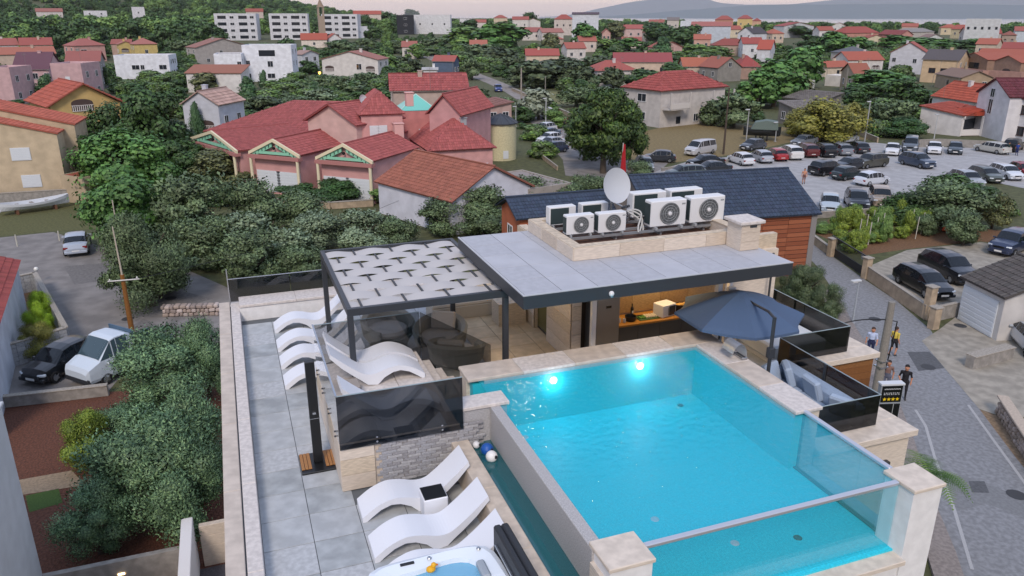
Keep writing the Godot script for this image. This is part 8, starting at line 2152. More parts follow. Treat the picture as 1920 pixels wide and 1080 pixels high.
	tree("on", "fourth closest dense olive tree behind the rooftop hotel", -2.7, 28.6, 0.0, 4.6, 3.6)
	tree("on", "fifth closest dense olive tree behind the rooftop hotel", -5.4, 33.4, 0.0, 2.2, 3.7)
	tree("on", "sixth closest dense olive tree behind the rooftop hotel", -2.2, 36.8, 0.0, 4.3, 3.1)
	tree("on", "seventh closest dense olive tree behind the rooftop hotel", -3.7, 36.5, 0.0, 4.4, 6.1)
	tree("yn", "yellow green shrub behind the rooftop hotel", -6.9, 31.8, 0.0, 3.0, 2.6)
	tree("yb", "closest small yellow green shrub in front of the concrete plaza", -11.6, 50.2, 0.0, 2.3, 1.6)
	tree("yb", "second closest small yellow green shrub in front of the concrete plaza", -11.2, 47.5, 0.0, 2.5, 1.8)
	tree("yk", "olive brown leafy tree in front of the concrete plaza", -10.9, 44.9, 0.0, 2.2, 2.3)
	tree("pn", "closest spreading yellow green pine behind the dark tiled stone clad house behind the hotel", 41.2, 81.4, 0.0, 9.8, 10.4)
	tree("pn", "second closest spreading yellow green pine behind the dark tiled stone clad house behind the hotel", 45.0, 82.0, 0.0, 8.1, 5.1)
	tree("pn", "spreading yellow green pine in front of the parking lot", 42.9, 90.2, 0.0, 6.7, 7.6)
	tree("pb", "grey round tree behind the small lean-to with pale shutters by the long beige house", 52.6, 130.0, 0.0, 5.5, 7.6)
	tree("ol", "closest grey green olive tree behind the small lean-to with pale shutters by the long beige", 50.0, 139.7, 0.0, 3.4, 6.0)
	tree("ol", "second closest grey green olive tree behind the small lean-to with pale shutters by the long", 47.9, 149.5, 0.0, 4.1, 6.4)
	tree("ol", "third closest grey green olive tree behind the small lean-to with pale shutters by the long", 67.8, 147.3, 0.0, 4.2, 8.7)
	tree("bl", "light green bushy tree behind the small lean-to with pale shutters by the long beige house", 59.1, 140.7, 0.0, 2.0, 5.2)
	tree("bd", "dark leafy tree beside the small lean-to with pale shutters by the long beige house", 49.2, 127.7, 0.0, 3.1, 4.7)
	tree("bl", "light green bushy tree in front of the small lean-to with pale shutters by the long", 51.3, 119.8, 0.0, 3.0, 5.3)
	tree("og", "silvery olive tree behind the two storey house with corner balcony and brick red hipped roof", 74.0, 145.1, 0.0, 4.2, 7.6)
	tree("od", "closest dark round olive tree in front of the white house with dark red porch beside", 95.2, 184.2, 0.0, 5.3, 8.3)
	tree("od", "second closest dark round olive tree in front of the white house with dark red porch", 86.2, 187.7, 0.0, 6.2, 12.4)
	tree("od", "third closest dark round olive tree in front of the white house with dark red porch", 86.0, 182.3, 0.0, 5.5, 9.4)
	tree("od", "fourth closest dark round olive tree in front of the white house with dark red porch", 77.1, 190.7, 0.0, 6.6, 16.5)
	tree("od", "fifth closest dark round olive tree in front of the white house with dark red porch", 72.6, 192.5, 0.0, 5.9, 9.6)
	tree("od", "closest dark round olive tree behind the long house with magenta red roof behind the olive", 112.2, 228.4, 0.0, 5.6, 15.2)
	tree("od", "second closest dark round olive tree behind the long house with magenta red roof behind the", 123.5, 235.6, 0.1, 5.9, 12.3)
	tree("od", "third closest dark round olive tree behind the long house with magenta red roof behind the", 101.1, 232.4, 0.0, 5.1, 16.9)
	tree("od", "dark round olive tree behind the red roofed bungalow by the blue water tanks", 99.3, 283.1, 0.6, 6.0, 17.9)
	tree("ol", "closest grey green olive tree in front of the orange roofed house in the olive trees", 99.8, 310.7, 1.2, 6.1, 21.6)
	tree("ol", "second closest grey green olive tree in front of the orange roofed house in the olive", 86.0, 287.4, 0.6, 4.7, 11.9)
	tree("ol", "grey green olive tree in front of the red roofed barn like house behind the water", 118.8, 280.7, 0.7, 3.9, 12.1)
	tree("od", "closest dark round olive tree behind the small blue shed with a red roof by the", 56.7, 248.1, 0.0, 4.8, 10.1)
	tree("od", "second closest dark round olive tree behind the small blue shed with a red roof by", 87.0, 238.0, 0.0, 5.6, 10.1)
	tree("bl", "light green bushy tree in front of the red roofed bungalow by the blue water tanks", 84.3, 262.5, 0.2, 4.4, 11.0)
	tree("ol", "grey green olive tree in front of the small blue shed with a red roof by", 68.7, 221.6, 0.0, 6.7, 7.7)
	tree("bl", "light green bushy tree in front of the low orange shed roof house below the pale", 114.2, 372.0, 3.0, 10.2, 30.7)
	tree("bb", "bright green leafy tree in front of the low orange shed roof house below the pale", 123.3, 351.4, 2.5, 12.7, 31.9)
	tree("bd", "dark leafy tree beside the pink house with grey gable wall and long red roof", 196.2, 414.4, 4.8, 10.4, 18.0)
	tree("bb", "bright green leafy tree behind the red roofed twin house beside the white gable cottage", 158.4, 337.0, 2.5, 12.2, 17.1)
	tree("bk", "brownish green tree beside the pink house with grey gable wall and long red roof", 209.6, 407.8, 4.8, 9.9, 14.9)
	tree("bd", "dark leafy tree behind the pale blue building with wide red roof by the leafy trees", 262.2, 593.7, 5.5, 10.0, 17.0)
	tree("bd", "dark leafy tree in front of the pale house with a red gable above the leafy", 352.8, 909.3, 5.5, 16.8, 25.5)
	tree("bk", "brownish green tree in front of the red roofed twin house beside the white gable cottage", 137.7, 328.7, 2.1, 8.8, 11.8)
	tree("bb", "bright green leafy tree in front of the red roofed low house in front of the", 177.5, 329.1, 2.6, 5.8, 14.6)
	tree("bl", "light green bushy tree behind the red roofed twin house beside the white gable cottage", 168.9, 333.6, 2.6, 5.7, 12.2)
	tree("bd", "dark leafy tree in front of the orange roofed bungalow under the tall dark trees", 219.9, 375.7, 4.3, 10.6, 22.5)
	tree("bd", "dark leafy tree behind the rose walled house with orange roof above the barn", 206.6, 335.4, 3.2, 10.8, 20.3)
	tree("bd", "dark leafy tree behind the white house with dark pitched roof and round window", 224.2, 349.1, 3.8, 10.0, 13.3)
	tree("cy", "narrow conical tree in front of the pink gabled house beside the dark tree", 168.0, 284.3, 1.3, 8.5, 10.7)
	tree("bd", "dark leafy tree behind the pink gabled house beside the dark tree", 170.1, 298.7, 1.7, 6.3, 9.0)
	tree("bl", "light green bushy tree behind the pink gabled house beside the dark tree", 187.5, 291.4, 1.8, 5.2, 13.4)
	tree("bd", "dark leafy tree behind the cream long house in front of the yellow seaside house", 283.0, 415.4, 5.4, 6.7, 12.8)
	tree("bd", "dark leafy tree in front of the white house with dark red porch beside the olive", 102.8, 181.0, 0.0, 5.3, 12.4)
	tree("bd", "dark leafy tree behind the white house with dark red porch beside the olive grove", 113.5, 185.7, 0.0, 6.2, 10.0)
	tree("ol", "grey green olive tree beside the white house with dark red porch beside the olive grove", 102.9, 189.8, 0.0, 4.1, 7.1)
	tree("bb", "closest bright green leafy tree behind the open grey shed with corrugated roof under the oak", 100.0, 131.0, 0.0, 7.6, 9.6)
	tree("bb", "second closest bright green leafy tree behind the open grey shed with corrugated roof under the", 105.7, 133.4, 0.0, 9.4, 14.2)
	tree("bb", "bright green leafy tree in front of the tiny white cube house with an orange canopy", 140.4, 167.4, 0.0, 10.5, 15.1)
	tree("bk", "brownish green tree in front of the small white workshop behind the oak", 116.2, 141.4, 0.0, 6.7, 10.5)
	tree("ol", "closest grey green olive tree beside the two storey house with corner balcony and brick red", 78.0, 113.1, 0.0, 4.4, 6.3)
	tree("ol", "second closest grey green olive tree beside the two storey house with corner balcony and brick", 79.2, 109.5, 0.0, 6.0, 8.9)
	tree("yk", "olive brown leafy tree behind the parking lot", 82.9, 92.3, 0.0, 6.4, 11.1)
	tree("yk", "closest olive brown leafy tree in front of the long low barn with a grey fibre", 93.4, 97.7, 0.0, 4.9, 5.1)
	tree("yk", "second closest olive brown leafy tree in front of the long low barn with a grey", 83.4, 98.1, 0.0, 4.4, 6.6)
	tree("bb", "bright green leafy tree behind the white house with pale trimmed red roof", 228.0, 255.4, 1.7, 10.3, 19.0)
	tree("bb", "closest bright green leafy tree in front of the cream gable cottage in the villa cluster", 269.5, 282.9, 3.1, 4.4, 14.2)
	tree("bb", "second closest bright green leafy tree in front of the cream gable cottage in the villa", 291.9, 269.2, 3.2, 5.5, 28.0)
	tree("bb", "third closest bright green leafy tree in front of the cream gable cottage in the villa", 255.0, 273.5, 2.6, 6.8, 15.9)
	tree("bd", "dark leafy tree in front of the white house with dark pitched roof and round window", 261.2, 307.5, 3.4, 6.6, 15.0)
	tree("bd", "dark leafy tree behind the house with white balconies and grey gable among trees", 322.2, 398.9, 5.5, 7.5, 28.7)
	tree("bl", "light green bushy tree behind the white house with pale trimmed red roof", 214.4, 277.5, 1.9, 5.7, 13.3)
	tree("bl", "light green bushy tree beside the rust roofed house with beige walls and arches", 194.7, 286.6, 1.8, 4.2, 17.8)
	tree("bb", "bright green leafy tree in front of the stone coloured house at the foot of the", 143.6, 143.8, 0.0, 5.9, 18.6)
	tree("bd", "closest dark leafy tree in front of the stone coloured house at the foot of the", 135.7, 140.3, 0.0, 3.4, 9.6)
	tree("bd", "second closest dark leafy tree in front of the stone coloured house at the foot of", 138.8, 132.8, 0.0, 5.6, 9.3)
	tree("ol", "closest grey green olive tree beside the long low barn with a grey fibre roof", 99.0, 98.5, 0.0, 4.6, 6.9)
	tree("ol", "second closest grey green olive tree beside the long low barn with a grey fibre roof", 99.7, 95.3, 0.0, 5.7, 7.6)
	tree("bd", "dark leafy tree behind the orange roofed white outbuilding beside the white gabled house", 133.9, 123.7, 0.0, 3.7, 7.7)
	tree("bl", "light green bushy tree behind the long low barn with a grey fibre roof", 108.5, 98.5, 0.0, 3.4, 5.3)
	tree("hd", "clipped dark hedge bush in front of the long low barn with a grey fibre roof", 96.8, 90.4, 0.0, 3.5, 7.3)
	tree("bb", "bright green leafy tree beside the cream gable cottage in the villa cluster", 293.4, 288.6, 3.7, 5.8, 22.1)
	tree("bb", "bright green leafy tree in front of the brown house with arches at the far edge", 322.6, 271.5, 3.9, 4.0, 21.7)
	tree("bl", "light green bushy tree beside the small white gable hut among the far trees", 324.1, 293.2, 4.3, 3.1, 17.8)
	tree("bd", "dark leafy tree in front of the small white gable hut among the far trees", 311.0, 269.7, 3.7, 4.0, 14.2)
	tree("bd", "dark leafy tree in front of the brown house with arches at the far edge of", 324.0, 261.9, 3.8, 3.5, 14.1)
	tree("bd", "closest dark leafy tree behind the dark tiled stone clad house behind the hotel", 56.3, 51.0, 0.0, 3.1, 5.3)
	tree("bd", "second closest dark leafy tree behind the dark tiled stone clad house behind the hotel", 65.3, 51.6, 0.0, 3.0, 5.5)
	tree("bk", "brownish green tree behind the dark tiled stone clad house behind the hotel", 61.7, 47.0, 0.0, 3.3, 3.3)
	tree("bn", "closest dark ornamental tree in front of the dark tiled stone clad house behind the hotel", 33.5, 38.5, 0.0, 2.2, 2.1)
	tree("bn", "second closest dark ornamental tree in front of the dark tiled stone clad house behind the", 32.8, 36.2, 0.0, 3.7, 3.3)
	tree("bn", "third closest dark ornamental tree in front of the dark tiled stone clad house behind the", 33.0, 34.7, 0.0, 2.7, 2.6)
	tree("bd", "dark leafy tree behind the small white flat house below the apartment block", 178.9, 582.0, 5.5, 10.1, 19.9)
	tree("bd", "dark leafy tree in front of the white apartment block in the middle of the row", 61.9, 654.0, 5.8, 9.8, 25.0)
	tree("bd", "dark leafy tree behind the white apartment block next to the church tower", 148.6, 753.1, 5.8, 16.3, 29.8)
	tree("bd", "dark leafy tree in front of the small white flat house below the apartment block", 83.0, 452.8, 4.9, 8.5, 11.9)
	tree("bd", "dark leafy tree behind the black box shaped modern house", 1354.7, 5843.4, 5.9, 60.0, 154.6)
	tree("cy", "narrow conical tree beside the low white house under an old orange tile roof", 13.1, 206.1, 0.0, 2.5, 6.6)
	tree("cy", "narrow conical tree behind the low white house under an old orange tile roof", 10.4, 214.7, 0.0, 4.6, 2.8)
	tree("cy", "narrow conical tree in front of the low white house under an old orange tile roof", 5.7, 194.3, 0.0, 4.5, 5.0)
	tree("bk", "brownish green tree beside the low white house under an old orange tile roof", -3.7, 204.8, 0.0, 4.9, 7.7)
	tree("bd", "closest dark leafy tree behind the low white house under an old orange tile roof", 0.6, 210.7, 0.0, 2.5, 5.3)
	tree("bd", "second closest dark leafy tree behind the low white house under an old orange tile roof", -17.6, 210.0, 0.0, 2.8, 6.4)
	tree("ol", "closest grey green olive tree in front of the low white house under an old orange", 16.1, 183.8, 0.0, 4.0, 8.4)
	tree("ol", "second closest grey green olive tree in front of the low white house under an old", 23.7, 187.5, 0.0, 4.8, 8.7)
	tree("ol", "third closest grey green olive tree in front of the low white house under an old", 28.4, 186.1, 0.0, 3.5, 9.9)
	tree("ol", "fourth closest grey green olive tree in front of the low white house under an old", 10.4, 168.5, 0.0, 3.2, 9.8)
	tree("og", "silvery olive tree behind the small lean-to with pale shutters by the long beige house", 18.6, 165.8, 0.0, 3.7, 8.8)
	tree("ol", "grey green olive tree behind the white house with a broad two slope roof and balustrade", 13.2, 153.3, 0.0, 3.4, 10.1)
	tree("ol", "closest grey green olive tree in front of the pale house with two arched balconies and", 30.4, 216.4, 0.0, 2.7, 8.6)
	tree("ol", "second closest grey green olive tree in front of the pale house with two arched balconies", 34.2, 197.9, 0.0, 4.5, 9.3)
	tree("bd", "dark leafy tree beside the pale annex beside the cubic house", 26.7, 259.3, 0.1, 4.8, 8.4)
	tree("bl", "light green bushy tree in front of the grey house with a broad pale gable", 29.9, 305.8, 0.8, 6.5, 7.9)
	tree("bl", "light green bushy tree behind the long beige house with red gable roof and end chimney", 19.8, 150.7, 0.0, 2.9, 6.0)
	tree("od", "closest dark round olive tree behind the white house with a broad two slope roof and", 3.0, 148.3, 0.0, 3.2, 6.7)
	tree("od", "second closest dark round olive tree behind the white house with a broad two slope roof", 7.2, 150.6, 0.0, 3.8, 7.8)
	tree("bd", "dark leafy tree beside the grey house with a broad pale gable", 24.3, 307.5, 0.8, 9.3, 11.8)
	tree("od", "dark round olive tree behind the pale house with two arched balconies and a round attic", 41.9, 232.0, 0.0, 3.7, 9.3)
	tree("od", "dark round olive tree behind the pale two storey house above the lane and sheds", 55.0, 325.6, 1.3, 5.1, 12.9)
	tree("ol", "closest grey green olive tree behind the pale two storey house above the lane and sheds", 83.1, 332.1, 1.7, 3.6, 9.0)
	tree("ol", "second closest grey green olive tree behind the pale two storey house above the lane and", 73.3, 350.2, 2.1, 5.5, 14.0)
	tree("ol", "third closest grey green olive tree behind the pale two storey house above the lane and", 48.8, 341.7, 1.7, 6.3, 13.4)
	tree("bl", "light green bushy tree behind the pale annex beside the cubic house", 51.0, 262.1, 0.1, 6.7, 12.3)
	tree("od", "dark round olive tree behind the pale annex beside the cubic house", 58.4, 271.7, 0.3, 4.3, 12.8)
	tree("ol", "grey green olive tree in front of the white gable beside the orange roofed cottage", 65.1, 369.7, 2.6, 5.7, 14.6)
	tree("bd", "dark leafy tree in front of the white gable beside the orange roofed cottage", 56.0, 389.9, 3.2, 4.3, 15.2)
	tree("bl", "light green bushy tree beside the pale two storey house above the lane and sheds", 75.3, 318.8, 1.3, 6.1, 10.8)
	tree("ol", "grey green olive tree behind the orange roofed house in the olive trees above the lane", 95.2, 360.0, 2.5, 6.3, 17.1)
	tree("bl", "light green bushy tree behind the small blue shed with a red roof by the lane", 71.0, 243.3, 0.0, 6.4, 10.1)
	tree("bd", "dark leafy tree beside the unplastered grey house under a faded red roof", -27.1, 228.6, 0.0, 5.9, 4.1)
	tree("bd", "dark leafy tree in front of the pink tower house with pale parapet", -23.5, 180.8, 0.0, 3.7, 4.4)
	tree("bd", "dark leafy tree in front of the unplastered grey house under a faded red roof", -23.0, 212.0, 0.0, 3.0, 7.7)
	tree("bd", "closest dark leafy tree behind the low red roofed house behind the yellow porch", -43.5, 377.4, 2.7, 5.3, 9.0)
	tree("bd", "second closest dark leafy tree behind the low red roofed house behind the yellow porch", -19.1, 388.7, 3.0, 7.4, 16.6)
	tree("bd", "third closest dark leafy tree behind the low red roofed house behind the yellow porch", -5.7, 370.9, 2.5, 5.4, 9.2)
	tree("ol", "grey green olive tree behind the yellow house with hipped roof and blue balcony door", -11.7, 356.2, 2.1, 6.8, 13.1)
	tree("bd", "dark leafy tree in front of the yellow house with hipped roof and blue balcony door", -18.0, 318.0, 1.1, 4.6, 7.8)
	tree("hd", "closest clipped dark hedge bush in front of the pink tower house cut by the picture", -38.8, 181.2, 0.0, 2.1, 6.4)
	tree("hd", "second closest clipped dark hedge bush in front of the pink tower house cut by the", -31.0, 173.8, 0.0, 2.0, 8.3)
	car("van", "silver van at the edge of the dry field beside the wooden pole", "#b9babd", 59.23, 88.74, -3.99, -1.53, 0.03)
	car("hatch", "dark grey hatchback at the lamp post beside the tarpaulin covered boat", "#474b52", 68.22, 89.49, -3.95, -1.04, 0.03)
	car("sedan", "grey saloon parked under the autumn coloured tree", "#6b7077", 77.64, 90.37, -4.45, -1.30, 0.03)
	car("wagon", "white estate car nose in under the autumn tree beside the lot wall", "#c9cbce", 84.59, 90.12, -4.27, -0.84, 0.03)
	car("hatch", "white hatchback at the end of the back row of the lot", "#d0d2d5", 60.04, 80.89, 0.21, 2.95, 0.03)
	car("hatch", "silver small car between the white hatchback and the red one", "#a5a9b0", 63.48, 81.42, 0.68, 3.23, 0.03)
	car("hatch", "bright red hatchback in the back row of the lot", "#9c1f20", 66.22, 81.98, 0.76, 3.27, 0.03)
	car("suv", "white compact off roader to the side of the bright red hatchback", "#d3d3d1", 68.62, 82.27, 0.83, 3.32, 0.03)
	car("suv", "dark red off roader in the back row of the lot", "#5e1c1c", 71.83, 83.04, 0.92, 3.35, 0.03)
	car("suv", "black off roader next to the dark red one in the back row", "#1a1b1f", 74.06, 82.29, 1.01, 3.36, 0.03)
	car("wagon", "grey estate car next to the black off roader in the back row", "#7b8088", 77.09, 82.61, 1.11, 3.40, 0.03)
	car("hatch", "black hatchback at the road end of the back row", "#23262a", 80.30, 82.77, 1.21, 3.43, 0.03)
	car("sedan", "black saloon behind the dark tiled house in the front row", "#1d2024", 54.96, 80.98, -2.57, 0.27, 0.03)
	car("sedan", "charcoal saloon parked closest to the dark tiled house roof", "#2b3036", 53.18, 76.93, -2.45, 0.28, 0.03)
	car("wagon", "grey green estate car half hidden by the dark tiled roof", "#4e5a5a", 48.76, 75.78, -2.40, 0.21, 0.03)
	car("suv", "black off roader in the middle island of the lot", "#1c1d22", 65.39, 71.73, 3.13, 0.40, 0.03)
	car("hatch", "dark green hatchback beside the white one in the middle island", "#1d2a2c", 65.71, 68.73, 3.05, 0.35, 0.03)
	car("hatch", "white hatchback closest to the walking person in the middle island", "#c9ced6", 65.89, 65.30, 2.95, 0.29, 0.03)
	car("suv", "dark olive off roader with roof box in the middle island", "#4a4a42", 73.60, 73.62, -3.30, -0.32, 0.03)
	car("sedan", "dark saloon between the off roader with roof box and the green hatchback", "#272b33", 70.24, 73.36, -3.24, -0.35, 0.03)
	car("suv", "slate blue off roader driving through the middle of the lot", "#414c5e", 79.36, 71.97, -0.16, -3.08, 0.03)
	car("sedan", "white saloon facing the lot, first of the far row", "#d5d6d8", 83.60, 80.12, -4.51, -4.20, 0.03)
	car("van", "grey people carrier facing the lot in the far row", "#555d66", 88.22, 81.52, -5.15, -4.53, 0.03)
	car("sedan", "white saloon facing the lot beside the grey people carrier", "#d5d6d8", 89.79, 79.06, -4.60, -4.35, 0.03)
	car("hatch", "dark grey hatchback facing the lot in the far row", "#40484f", 92.14, 77.82, -4.68, -4.35, 0.03)
	car("wagon", "cream estate car parked alone by the lot wall", "#b9b9b2", 97.16, 76.40, 0.00, 2.43, 0.03)
	car("suv", "black car with open tailgate by the white gabled house", "#16181b", 101.46, 76.66, 4.73, 2.32, 0.03)
	car("suv", "silver off roader beside the dark olive tree", "#9ba1a6", 74.91, 61.10, -0.74, -2.26, 0.03)
	car("wagon", "green grey estate car in the row beside the olive tree", "#4b534e", 79.80, 62.84, -0.83, -2.33, 0.03)
	car("wagon", "white estate car in the row beside the olive tree", "#d0d5da", 83.30, 63.14, -0.91, -2.35, 0.03)
	car("hatch", "red hatchback in the row at the edge of the frame", "#8e2529", 86.32, 63.45, -0.98, -2.37, 0.03)
	car("hatch", "pale hatchback with a bright windscreen in front of the vineyard wall", "#aab6bf", 53.39, 57.59, -2.30, -2.79, 0.03)
	car("suv", "black off roader facing the vineyard wall", "#2b3038", 56.46, 57.42, -1.77, -2.51, 0.03)
	car("suv", "beige off roader beside the big olive tree", "#9a8b7a", 59.59, 57.66, -2.13, -2.77, 0.03)
	car("hatch", "dark car waiting with red lights by the pine", "#30343a", 51.29, 85.74, -1.37, 0.83, 0.03)
	car("wagon", "grey estate car at the side street under the pine", "#6d757a", 46.93, 81.80, -1.81, -4.80, 0.03)
	car("hatch", "white car in the side street row closest to the lane", "#c9cbce", 47.90, 115.59, -2.67, -1.10, 0.03)
	car("sedan", "grey blue saloon second in the side street row", "#5c6a7b", 45.92, 109.95, -2.55, -1.05, 0.03)
	car("hatch", "white hatchback third in the side street row", "#d2d4d6", 44.20, 104.99, -2.44, -0.99, 0.03)
	car("sedan", "silver saloon fourth in the side street row", "#a3a8b0", 42.82, 101.10, -2.36, -0.95, 0.03)
	car("hatch", "dark blue car last in the side street row", "#27334d", 41.45, 96.90, -2.11, -0.52, 0.03)
	car("van", "white van with dark rear window driving up the lane", "#d4d5d8", 54.91, 132.10, 1.27, 7.62, 0.03)
	car("suv", "blue car with red lights coming along the far lane", "#3b4a86", 63.83, 184.48, -2.60, -9.89, 0.03)
	car("sedan", "silver saloon parked at the edge of the plaza beneath the olive trees", "#aab3c0", -12.07, 66.96, -0.38, 4.04, 0.03)
	car("hatch", "black hatchback parked beside the white van by the block wall", "#14171b", -9.35, 42.53, -0.75, -1.01, 0.03)
	car("wagon", "black estate car behind the cream wall by the yellow sack", "#14181f", 42.93, 36.76, -0.50, -2.07, 0.03)
	car("suv", "black off roader deeper in the yard behind the estate car", "#171a22", 46.92, 38.34, -0.40, -1.97, 0.03)
	car("suv", "dark blue off roader beside the shrubs above the yard", "#2a3550", 56.91, 41.43, -2.74, -0.81, 0.03)
	car("sedan", "silver saloon cut by the frame beside the white garage", "#aeb4bb", 40.81, 27.18, 1.06, 1.57, 0.03)
	flatbed(-6.48, 41.65, -2.41)
	pole("utility_pole", "orange brown wooden utility pole with a white crossarm beside the white van", "pole", -5.99, 43.14, 0.00, 4.71, 0.130, "#8a5a24", "arm")
	pole("utility_pole", "grey concrete utility pole beside the road and the black hotel sign", "pole", 27.95, 25.39, 0.00, 5.06, 0.190, "#8d8981", "cable")
	pole("street_lamp", "thin steel street lamp beyond the bend of the road", "street lamp", 34.16, 33.62, 0.00, 2.70, 0.050, "#a5adb5", "lamp")
	pole("street_lamp", "tall lamp post at the wall between olive tree and grey people carrier", "street lamp", 86.90, 88.59, 0.00, 5.93, 0.090, "#a3a6a8", "lamp")
	pole("street_lamp", "lamp post beside the tarpaulin covered boat", "street lamp", 69.96, 93.46, 0.00, 4.95, 0.080, "#a3a6a8", "lamp")
	pole("street_lamp", "short lamp post behind the tarpaulin covered boat", "street lamp", 75.82, 94.44, 0.00, 2.78, 0.070, "#a3a6a8", "lamp")
	pole("street_lamp", "slim white lamp post before the pillared porch", "street lamp", 98.42, 87.02, 0.00, 3.84, 0.070, "#c3c6c8", "lamp")
	pole("utility_pole", "leaning dark wooden pole at the edge of the dry field", "pole", 62.24, 87.74, 0.00, 8.64, 0.120, "#4e4238", "")
	pole("utility_pole", "tall pale pole beside the lane across from the olive grove", "pole", 53.41, 141.02, 0.00, 8.24, 0.150, "#a49c92", "")
	pole("utility_pole", "thin pole standing in the field beside the lane", "pole", 63.78, 154.15, 0.00, 5.65, 0.100, "#8f8a80", "")
	pole("street_lamp", "short white lamp post beside the white van on the lane", "street lamp", 49.76, 119.87, 0.00, 4.74, 0.080, "#c3c6c8", "lamp")
	pole("street_lamp", "lamp post with a flat head near the round tower", "street lamp", 45.70, 123.17, 0.00, 3.27, 0.070, "#b3b6b8", "lamp")
	pole("street_lamp", "street lamp glowing yellow among the olive trees", "street lamp", 25.10, 217.92, 0.00, 3.03, 0.120, "#d0d0cc", "lit")
	pole("utility_pole", "grey pole in front of the bright leafy trees and workshop", "pole", 135.91, 146.70, 0.00, 6.17, 0.140, "#8d8981", "")
	pole("utility_pole", "white pole near the long white house", "pole", 174.45, 182.48, 0.03, 4.74, 0.120, "#c0bfba", "")
	pole("utility_pole", "lattice topped pole beside the pink house", "pole", 184.20, 381.11, 3.98, 7.80, 0.300, "#8f949a", "")
	pole("utility_pole", "pale pole among bushes along the upper lane", "pole", 103.67, 324.87, 1.63, 4.23, 0.150, "#b0aaa2", "")
	pole("utility_pole", "white pole along the upper lane near the blue shed", "pole", 78.65, 323.49, 1.41, 6.44, 0.150, "#b0aaa2", "")
	pole("garden_lamp", "globe headed garden lamp on the corner of the block wall", "lamp", -13.44, 59.09, 0.00, 0.89, 0.040, "#8d8d8d", "globe")
	pole("marker_post", "striped white marker post beside the small white notice", "post", -16.84, 69.89, 0.00, 0.98, 0.050, "#c9c6b8", "")
	pole("marker_post", "striped white marker post close to the silver saloon", "post", -13.93, 70.53, 0.00, 0.85, 0.050, "#c9c6b8", "")
	pole("utility_pole", "thin bare mast between the olive trees above the plaza", "pole", -8.27, 61.10, 0.00, 5.02, 0.050, "#b9b0a0", "")
	wall_run("garden_wall", "long cream roadside wall between two pillars beside the black estate car", PackedVector2Array([Vector2(41.37, 40.32), Vector2(38.76, 32.55)]), 0.90, 0.20, grain("cream wall", "#b3a189", "#9c8a72", Vector3(0.3, 0.3, 0.3), 0.9, "soft"))
	wall_run("garden_wall", "short cream wall beside the gate and the dark tiled house", PackedVector2Array([Vector2(44.01, 48.86), Vector2(42.67, 45.22)]), 0.66, 0.20, grain("cream wall", "#b3a189", "#9c8a72", Vector3(0.3, 0.3, 0.3), 0.9, "soft"))
	wall_run("garden_wall", "grey concrete block wall running from the cream pillar to the garage", PackedVector2Array([Vector2(38.78, 32.16), Vector2(41.52, 32.41)]), 0.90, 0.20, grain("grey wall", "#9a9690", "#86827c", Vector3(0.4, 0.4, 0.4), 0.9, "soft"))
	wall_run("retaining_wall", "low grey wall in front of the black hatchback and white van", PackedVector2Array([Vector2(-12.88, 39.11), Vector2(-6.85, 38.66)]), 0.54, 0.25, grain("grey wall", "#9a9690", "#86827c", Vector3(0.4, 0.4, 0.4), 0.9, "soft"))
	wall_run("lot_wall", "low pale wall along the back row of the parking lot", PackedVector2Array([Vector2(48.29, 80.09), Vector2(62.64, 83.15), Vector2(74.23, 87.02)]), 0.33, 0.20, grain("grey wall", "#9a9690", "#86827c", Vector3(0.4, 0.4, 0.4), 0.9, "soft"))
	wall_run("lot_wall", "pale concrete wall between the lot and the pillared porch", PackedVector2Array([Vector2(88.90, 83.69), Vector2(95.02, 82.96), Vector2(105.39, 74.83)]), 0.99, 0.20, grain("grey wall", "#9a9690", "#86827c", Vector3(0.4, 0.4, 0.4), 0.9, "soft"))
	wall_run("lot_wall", "grey wall in front of the pale hatchback above the vineyard", PackedVector2Array([Vector2(48.75, 55.32), Vector2(56.59, 54.46)]), 0.55, 0.20, grain("grey wall", "#9a9690", "#86827c", Vector3(0.4, 0.4, 0.4), 0.9, "soft"))
	wall_run("lot_wall", "ramp wall beside the tall lamp post and olive trees", PackedVector2Array([Vector2(94.67, 100.31), Vector2(89.22, 88.45)]), 0.73, 0.20, grain("cream wall", "#b3a189", "#9c8a72", Vector3(0.3, 0.3, 0.3), 0.9, "soft"))
	wall_run("garden_wall", "weathered concrete stub wall beside the driveway", PackedVector2Array([Vector2(35.29, 26.53), Vector2(38.47, 26.77)]), 0.68, 0.50, grain("grey wall", "#9a9690", "#86827c", Vector3(0.4, 0.4, 0.4), 0.9, "soft"))
	wall_run("field_wall", "dry stone wall along the lane beside the field", PackedVector2Array([Vector2(67.85, 185.57), Vector2(63.81, 157.81), Vector2(59.43, 130.13)]), 0.64, 0.30, grain("cream wall", "#b3a189", "#9c8a72", Vector3(0.3, 0.3, 0.3), 0.9, "soft"))
	wall_run("garden_wall", "low stone wall under the hedge of the pink complex", PackedVector2Array([Vector2(2.90, 78.15), Vector2(8.57, 74.19), Vector2(12.63, 73.91)]), 0.64, 0.30, grain("cream wall", "#b3a189", "#9c8a72", Vector3(0.3, 0.3, 0.3), 0.9, "soft"))
	wall_run("garden_wall", "low wall and hedge base between the plaza olive trees", PackedVector2Array([Vector2(4.78, 65.86), Vector2(8.39, 66.07)]), 0.35, 0.30, grain("grey wall", "#9a9690", "#86827c", Vector3(0.4, 0.4, 0.4), 0.9, "soft"))
	wall_run("plaza_wall", "grey wall under the beached boat beside the beige house", PackedVector2Array([Vector2(-25.13, 86.54), Vector2(-13.35, 86.14)]), 1.24, 0.30, grain("grey wall", "#9a9690", "#86827c", Vector3(0.4, 0.4, 0.4), 0.9, "soft"))
